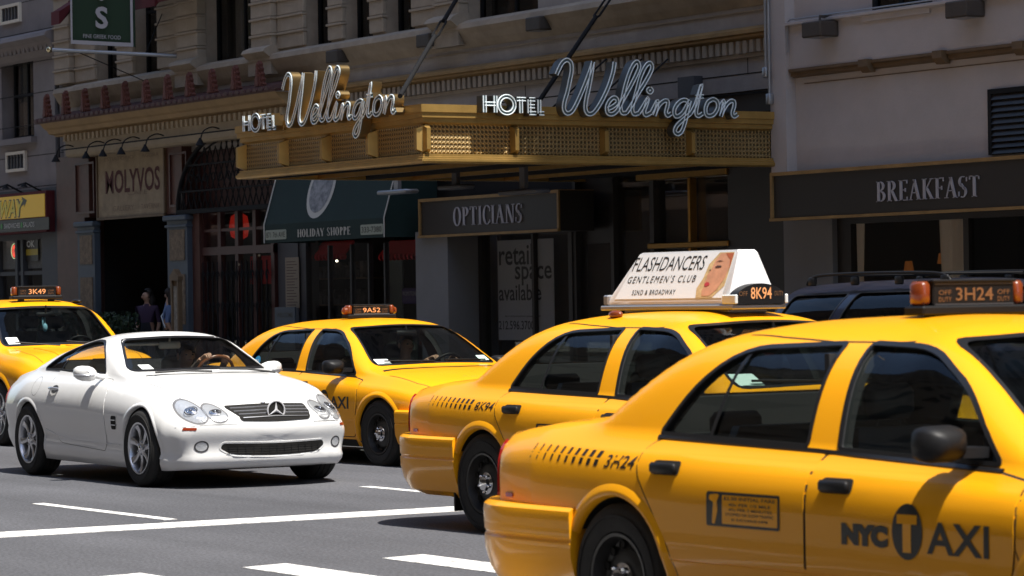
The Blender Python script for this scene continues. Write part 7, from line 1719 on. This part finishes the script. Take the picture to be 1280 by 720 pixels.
# ------------------------------------------------------------------ greek cafe front
cf = thing('cafe_building', 'red brown panelled cafe front with tiled cornice between the stone building and the marquee', 'shopfront')
CX0, CX1 = -56.05, -47.9
q = MB(); q.box(CX0, W_(118, 300)[0], 24.3, FY+.2, .13, 3.25); q.box(CX0, W_(123, 230)[0], 24.3, FY+.2, 3.25, 4.45); q.box(W_(207, 230)[0], W_(240, 230)[0], 24.3, FY+.2, 3.2, 4.45); q.box(W_(236, 300)[0], W_(262, 300)[0], 24.3, FY+.3, .13, 3.2); q.box(W_(123, 230)[0], W_(207, 230)[0], FY-.02, FY+.2, 3.2, 4.45); part(q, 'pier', K['redwood'], cf)
for p0, p1 in ((95, 119), (213, 235)):
    a, b = W_(p0, 230, 24.3)[0], W_(p1, 230, 24.3)[0]; z0, z1 = 3.32, 4.30; q = MB(); t = .04
    q.box(a, b, 24.27, 24.3, z0, z0+t); q.box(a, b, 24.27, 24.3, z1-t, z1); q.box(a, a+t, 24.27, 24.3, z0+t, z1-t); q.box(b-t, b, 24.27, 24.3, z0+t, z1-t); part(q, 'panel_moulding', K['darkwood'], cf)
for p0, p1, pt in ((97, 118, 278), (209, 234, 263)):
    a, b = W_(p0, 300, 24.2)[0], W_(p1, 300, 24.2)[0]; zt_ = 3.16; q = MB(); q.box(a, b, 24.2, 24.32, .13, zt_-.1); q.cbox(a-.06, b+.06, 24.13, 24.32, zt_-.1, zt_, .02); q.cbox(a-.03, b+.03, 24.16, 24.32, zt_-.22, zt_-.17, .01); pl = part(q, 'pilaster', K['bluegrey'], cf)
    for z0, z1, mm in ((2.35, 2.90, .10), (1.2, 2.1, .10)):
        q = MB(); q.box(a+.12, b-.10, 24.185, 24.2, z0, z1); part(q, 'painted_panel', mat('ochre_painted_panel', (.26, .18, .11), .7, noise=.6, nscale=14), pl)
xs0, xs1 = W_(124, 230, 24.3)[0], W_(207, 230, 24.3)[0]
ms = thing('cafe_sign', 'weathered cream sign panel reading MOLYVOS in dark red letters', 'sign', ((xs0+xs1)/2, 24.28, 3.22)); hw = (xs1-xs0)/2
q = MB(); q.box(-hw, hw, 0, .1, 0, 1.2); part(q, 'panel', mat('weathered_cream_panel', (.40, .31, .20), .85, noise=.35, nscale=4), ms)
q = MB(); q.box(-hw-.02, hw+.02, -.04, 0, -.05, .0); q.box(-hw-.04, -hw, -.03, .05, 0, 1.2); q.box(hw, hw+.04, -.03, .05, 0, 1.2); part(q, 'frame', K['browntrim'], ms)
def S2(px, py): a_, b_ = W_(px, py, 24.28); return a_-(xs0+xs1)/2, b_-3.22
a_, zt_ = S2(132, 214); zb_ = S2(132, 243)[1]; b_ = S2(200, 214)[0]
tx = MB(); flat_text(fit2d(text2d('MOLYVOS', 1, 1, .02), a_, b_, zb_, zt_), tx, (0, -.006, 0), (1, 0, 0), (0, 0, 1)); part(tx, 'lettering', mat('faded_red_letters', (.085, .022, .018), .8), ms)
fbl = mat('faded_brown_letters', (.22, .16, .11), .8)
for wd, u0, u1, z0, z1 in (('ESTIATORIO', -.8, .1, 1.05, 1.12), ('AGORA', .35, .85, 1.05, 1.12), ('CAFE', -.1, .5, .38, .46), ('GALLERY', -.55, .1, .10, .20), ('TAVERNA', .3, .85, .10, .20)):
    tx = MB(); flat_text(fit2d(text2d(wd, 1, 1, .0), hw*u0, hw*u1, z0, z1), tx, (0, -.004, 0), (1, 0, 0), (0, 0, 1)); part(tx, 'faded_lettering', fbl, ms)
q = MB(); q.box(CX0, CX1, 27.2, 27.3, .1, 4.4); q.box(W_(118, 300)[0]-.1, W_(118, 300)[0], FY+.2, 27.2, .1, 3.3); part(q, 'dark_room', K['dark'], cf)
# cornice: tile roof, gilded moulding, dentils, fascia
EX0, EX1 = -55.56, -45.65
q = MB(); q.prism([(23.70, 5.10), (23.72, 5.06), (23.80, 4.97), (23.86, 4.94), (23.90, 4.87), (24.02, 4.85), (24.02, 4.82), (FY, 4.82), (FY, 5.16), (23.74, 5.12)], 'x', EX0+.1, EX1); part(q, 'cornice', mat('ochre_cornice', (.40, .26, .12), .7, noise=.25, nscale=3), cf)
q = MB(); q.prism([(24.0, 4.82), (24.0, 4.44), (24.04, 4.40), (FY, 4.40), (FY, 4.82)], 'x', -54.9, EX1); part(q, 'fascia', mat('cream_fascia', (.42, .33, .22), .75, noise=.2, nscale=3), cf)
q = MB(); x = -54.85
while x < EX1-.1: q.box(x, x+.09, 23.93, 24.0, 4.70, 4.82); x += .19
tag(part(q, 'dentils', mat('cream_dentils', (.42, .33, .22), .75), cf), kind='stuff')
q = MB(); q.add([(EX0-.02, 23.66, 5.10), (EX1+.1, 23.66, 5.10), (EX1+.1, FY-.02, 5.27), (EX0-.02, FY-.02, 5.27), (EX0-.02, FY-.02, 5.15), (EX1+.1, FY-.02, 5.15), (EX0-.02, 23.66, 5.06), (EX1+.1, 23.66, 5.06)], [(0, 1, 2, 3), (6, 0, 3, 4), (1, 7, 5, 2), (6, 7, 1, 0), (6, 4, 5, 7)]); tr_ = part(q, 'tile_roof', K['tile'], cf)
tl = MB(); n = 8; V = []
for (y, z) in ((23.62, 5.09), (FY-.05, 5.27)):
    for k in range(n+1): a = PI*k/n; V.append((.075*math.cos(a), y, z+.065*math.sin(a)))
tl.add(V, [(k, k+1, n+2+k, n+1+k) for k in range(n)]+[tuple(range(n+1))]); tlm = tl.mesh('roof_tile', K['tile'], 60)
x = EX0+.1
while x < EX1: inst(tlm, 'roof_tile', tr_, (x, 0, 0)); x += .22
af = MB(); out = []
prof = [(.15, 0), (.17, .05), (.13, .09), (.145, .14), (.10, .18), (.12, .23), (.07, .27), (.09, .32), (.045, .36), (.055, .40), (.0, .46)]
poly = [(a, b) for a, b in prof]+[(-a, b) for a, b in prof[::-1][1:]]
af.prism(poly, 'y', -.035, .03); af.prism([(a*.7, b*.9+.02) for a, b in poly], 'y', -.06, -.03); af.prism([(a*.35, b*.8+.03) for a, b in poly], 'y', -.08, -.05); af.box(-.17, .17, -.06, .06, -.045, .01)
afm = af.mesh('roof_finial', K['antefix'], 40)
for k in range(11): inst(afm, 'roof_finial', cf, (-55.27+k*.893, 23.80, 5.17), sc=(1, 1, .96+.08*rnd.random()))
q = MB(); q.prism([(23.72, 5.06), (FY, 5.06), (FY, 5.30), (23.80, 5.10)], 'x', EX1, EX1+.06); part(q, 'gable_end', K['stucco'], cf)
# gooseneck lamps on their rail
q = MB(); q.tube([(-54.9, 23.92, 4.54), (EX1-1.2, 23.92, 4.54)], .014, 6); part(q, 'lamp_rail', K['iron'], cf, 60)
gn = MB(); gn.tube([tuple(v) for v in crom([Vector((.0, 0, .16)), Vector((0, -.14, .19)), Vector((0, -.30, .12)), Vector((0, -.36, -.02))], 5)], .012, 6)
gn.lathe([(.018, .03), (.03, .0), (.085, -.10), (.08, -.10), (.02, -.01)], (0, -.37, -.03), 'z', 12); gnm = gn.mesh('gooseneck_lamp', K['iron'], 50)
for px, lb_ in ((72, 'gooseneck lamp at the outer left corner of the cafe cornice'), (110, 'gooseneck lamp above the left cafe pier'), (131, 'gooseneck lamp over the left end of the cafe sign panel'), (154, 'gooseneck lamp over the middle of the cafe sign panel'), (184, 'gooseneck lamp over the right end of the cafe sign panel'), (253, 'gooseneck lamp nearest the marquee, over the iron arch')):
    o = bpy.data.objects.new('gooseneck_lamp', gnm); COL.objects.link(o); xx, zz = W_(px, 195, 23.6); o.location = (xx, 23.93, 4.42); tag(o, lb_, 'lamp', 'gooseneck lamps on the cafe cornice')
# iron arch grille and red doors
ga = thing('iron_gate', 'black wrought iron arch grille with red glazed doors left of the green awning', 'gate')
ax_, az_ = W_(238, 262)[0], 3.25; R0 = 2.15; cxa = ax_+R0
q = MB(); yy = 24.25
q.tube([(cxa-R0*math.cos(PI*k/24/1.0*1), yy, az_+R0*.62*math.sin(PI*k/24)) for k in range(0, 25)], .04, 8); q.tube([(cxa-R0*.9*math.cos(PI*k/24), yy, az_+R0*.56*math.sin(PI*k/24)) for k in range(25)], .018, 6); q.box(ax_, ax_+2*R0, yy-.04, yy+.04, az_-.08, az_)
for k in range(19):
    x0 = ax_+.12+k*.22
    for s_ in (-1, 1):
        pts = []
        for j in range(7):
            t = j/6; xx = x0+s_*.11*math.sin(t*PI*3); zz = az_+t*1.3
            if ((xx-cxa)/R0)**2+((zz-az_)/(R0*.62))**2 < 1: pts.append((xx, yy, zz))
        if len(pts) > 1: q.tube(pts, .012, 5)
for z in (.32, .78): xh = R0*math.sqrt(max(0, 1-(z/(R0*.62))**2)); q.box(cxa-xh, cxa+xh, yy-.015, yy+.015, az_+z-.015, az_+z+.015)
for k in range(14):
    xx = ax_+.25+k*.3; 
    if ((xx-cxa)/R0)**2+(.55/(R0*.62))**2 < .95: q.tube([(xx+.07*math.cos(j*PI/6), yy, az_+.55+.07*math.sin(j*PI/6)) for j in range(13)], .012, 5, cap=False)
part(q, 'arch_grille', K['iron'], ga, 60)
q = MB(); q.box(ax_+.0, ax_+4.0, FY+.1, FY+.2, 3.2, 4.4); part(q, 'backing', K['darkwood'], ga)
dx0, dx1 = W_(262, 330)[0], W_(350, 330)[0]
q = MB()
for k in range(5): xx = dx0+(dx1-dx0)*k/4; q.box(xx-.06, xx+.06, 24.36, 24.46, .13, 3.17)
q.box(dx0-.06, dx1+.06, 24.34, 24.47, 2.42, 2.56); q.box(dx0-.06, dx1+.06, 24.34, 24.47, .13, .5); q.box(dx0, dx1, 24.37, 24.45, 2.83, 2.88); part(q, 'door_frame', K['darkwood'], ga)
q = MB(); q.box(dx0, dx1, 24.41, 24.42, .5, 3.17); part(q, 'door_glass', K['shopglass'], ga)
for k in range(14):
    xx = dx0+.12+(dx1-dx0-.24)*k/13; q = MB(); q.tube([(xx, 24.31, .4), (xx, 24.31, 2.3)], .013, 5)
    for zc_ in (.9, 1.5, 2.05): q.tube([(xx+.07*math.cos(j*PI/5)*(1-j/14), 24.31, zc_+.09*math.sin(j*PI/5)) for j in range(11)], .010, 5, cap=False)
    part(q, 'iron_bar', K['iron'], ga, 60)
for px, py, lab in ((299, 283, 'red glowing lantern in the transom over the iron doors'),):
    xx, zz = W_(px, py, 25.0); q = MB(); q.lathe([(.05, -.24), (.15, -.18), (.18, 0), (.15, .18), (.05, .24), (0, .24)], (xx, 25.0, zz), 'z', 16); tag(part(q, 'red_lantern', mat('red_lantern_glow', (.5, .02, .01), .5, emit=(1, .05, .03), estr=.10), None, 50), lab, 'lantern')
q = MB(); xx = W_(322, 300, 25.3)[0]; q.box(xx-.3, xx+.5, 25.3, 25.32, 1.9, 2.4); tag(part(q, 'red_curtain', K['redcloth'], None), 'red cloth hanging behind the iron doors beside the green awning', 'curtain')
# menu stand
xx = W_(221, 400, 23.6)[0]; stn = thing('menu_stand', 'narrow wooden menu stand with a pointed top by the cafe pilaster', 'stand', (xx, 23.6, .13))
q = MB(); q.box(-.17, .17, -.06, .06, 0, .12); q.box(-.15, -.10, -.04, .04, .12, 1.85); q.box(.10, .15, -.04, .04, .12, 1.85); q.prism([(-.17, 1.85), (.17, 1.85), (.17, 1.92), (0, 2.05), (-.17, 1.92)], 'y', -.05, .05); q.box(-.10, .10, -.0, .03, .12, 1.85); part(q, 'frame', K['browntrim'], stn)
q = MB(); q.box(-.095, .095, -.012, -.002, .75, 1.75); part(q, 'menu_sheet', mat('menu_print', (.40, .36, .30), .7, noise=.6, nscale=10), stn)
# hedge planters in front of the cafe
def leaves(name, x0, x1, y0, y1, z0, z1, n, m, seed):
    r = random.Random(seed); V = []; F = []
    for i in range(n):
        c = Vector((r.uniform(x0, x1), r.uniform(y0, y1), z0+(z1-z0)*r.random()**.7+.06*math.sin(i)))
        a = Vector((r.gauss(0, 1), r.gauss(0, 1), r.gauss(0, .7))).normalized(); b = a.cross(Vector((r.gauss(0, 1), r.gauss(0, 1), r.gauss(0, 1)))).normalized(); l = r.uniform(.03, .06)
        o = len(V); V += [tuple(c-a*l), tuple(c+b*l*.45), tuple(c+a*l), tuple(c-b*l*.45)]; F.append((o, o+1, o+2, o+3))
    q_ = MB(); q_.add(V, F); me = bpy.data.meshes.new(name); me.from_pydata(V, [], F); me.materials.append(m); return me
leafm = mat('dark_green_leaves', (.02, .045, .014), .6, noise=.5, nscale=6)
hx0, hx1 = -54.6, -50.9
for i in range(4):
    a = hx0+(hx1-hx0)*i/4; b = a+.86; h = thing('planter', ('leftmost leafy box planter before the cafe opening', 'second leafy box planter from the left before the cafe', 'third leafy box planter from the left before the cafe', 'rightmost leafy box planter, beside the menu stand')[i], 'planter', ((a+b)/2, 23.45, .13), 0, 'box planters before the cafe')
    q = MB(); q.cbox(-.43, .43, -.22, .22, 0, .55, .02); part(q, 'box', K['darkwood'], h)
    me = leaves('foliage', -.46, .46, -.27, .27, .45, 1.25, 1500, leafm, i); o = bpy.data.objects.new('foliage', me); COL.objects.link(o); o.parent = h; o['kind'] = 'stuff'
    q = MB()
    for k in range(7): xx = -.36+k*.12; q.tube([(xx, 0, .5), (xx+.03*math.sin(k*3), .05*math.cos(k*2), 1.15)], [.012, .004], 5)
    tag(part(q, 'stems', K['browntrim'], h), kind='stuff')
# banner and flagpole
bp_ = thing('flagpole', 'grey horizontal flagpole with small ball end above the cafe roof', 'flagpole')
pA = Vector((W_(62, 62, 22.4)[0], 22.4, W_(62, 62, 22.4)[1])); pB = Vector((W_(221, 70, FY-.1)[0], FY-.1, W_(221, 70, FY-.1)[1]))
q = MB(); q.tube([tuple(pA), tuple(pB)], .035, 8); part(q, 'pole', K['steel'], bp_, 60); q = MB(); q.ell(tuple(pA), (.06, .06, .06), 10, 8); part(q, 'ball_end', mat('brass', (.6, .5, .3), .2, 1), bp_, 60)
q = MB(); q.tube([tuple(pA+(pB-pA)*.2), W_(196, 108, FY)[0:1]+(FY, W_(196, 108, FY)[1])], .010, 5); e = W_(205, 12, FY); q.tube([tuple(pA+(pB-pA)*.75), (e[0], FY, e[1])], .010, 5); part(q, 'stay_wire', K['iron'], bp_, 60)
bn = thing('banner', 'dark green fabric banner with pale border and lettering hanging over the cafe', 'banner'); 
c0 = pA+(pB-pA)*.17; c1 = pA+(pB-pA)*.66; du = (c1-c0); zb_ = .12
n = 14; V = []
for j in range(n+1):
    for k in (0, 1): u = j/n; p = c0+du*u; V.append((p.x+.02*math.sin(u*9), p.y+.04*math.sin(u*7+.5), p.z+zb_+k*1.7))
q = MB(); q.add(V, [(2*j, 2*j+2, 2*j+3, 2*j+1) for j in range(n)]); part(q, 'cloth', mat('banner_green', (.018, .042, .02), .85), bn, 60)
uu = du.normalized(); nv = Vector((uu.y, -uu.x, 0)); L_ = du.length
def bt(VF, m, nm, off): q_ = MB(); q_.add([tuple(c0+uu*x*L_+Vector((0, 0, zb_+z))+nv*off) for x, z in VF[0]], VF[1]); part(q_, nm, m, bn)
bt(([(0, 0), (1, 0), (1, .07), (0, .07)], [(0, 1, 2, 3)]), K['pinkgrey'], 'hem', .06); bt(([(0, .07), (.03, .07), (.03, 1.7), (0, 1.7)], [(0, 1, 2, 3)]), K['pinkgrey'], 'hem', .06); bt(([(.96, .07), (1, .07), (1, 1.7), (.96, 1.7)], [(0, 1, 2, 3)]), K['pinkgrey'], 'hem', .06)
bt(fit2d(text2d('S', 1, 1, .03), .40, .60, .30, .70), K['pinkgrey'], 'lettering', .065); bt(fit2d(text2d('O', 1, 1, .03), .40, .60, .80, 1.2), K['pinkgrey'], 'lettering', .065); bt(fit2d(text2d('FINE GREEK FOOD', 1, 1, 0), .2, .8, .12, .19), K['pinkgrey'], 'lettering', .065)
for p0, p1, y, lab in ((70, 80, 32, 'sliver of burgundy awning behind the left edge of the green banner'), (164, 200, 15, 'burgundy window awning right of the green banner'), (203, 258, 3, 'burgundy window awning at the top edge right of the first pier')):
    xa_, z_ = W_(p0, y, FY-.5); xb_ = W_(p1, y, FY-.5)[0]; q = MB(); q.prism([(FY-.6, z_), (FY-.58, z_), (FY-.02, z_+.75), (FY-.02, z_+.6), (FY-.58, z_+.25), (FY-.6, z_+.25)], 'x', xa_, xb_); tag(part(q, 'window_awning', K['burgundy'], None), lab, 'awning')
# ------------------------------------------------------------------ the other side of the street (behind the camera)
for x0, x1, m_, h_, lab in ((-150, -48, TM2, 34, 'brick block across the street, behind the viewer to the left'), (-47.6, -6, TM3, 42, 'pale limestone block across the street, behind the viewer'), (-5.6, 70, TM2, 36, 'brick block across the street, behind the viewer to the right')):
    o = thing('opposite_building', lab, 'building'); q = MB(); q.box(x0, x1, -22, -5, .1, h_); part(q, 'wall', m_, o); q = MB(); q.box(x0, x1, -5.25, -5, 4.6, 5.0); part(q, 'string_course', K['stucco'], o); q = MB(); q.box(x0, x1, -5.3, -5, h_-.8, h_); part(q, 'cornice', K['stucco'], o)
    q = MB(); q.box(x0+.5, x1-.5, -5.0, -4.96, .13, 4.2); part(q, 'shopfront', K['dark'], o)  # unseen dark band, added so the windows facing it reflect near black
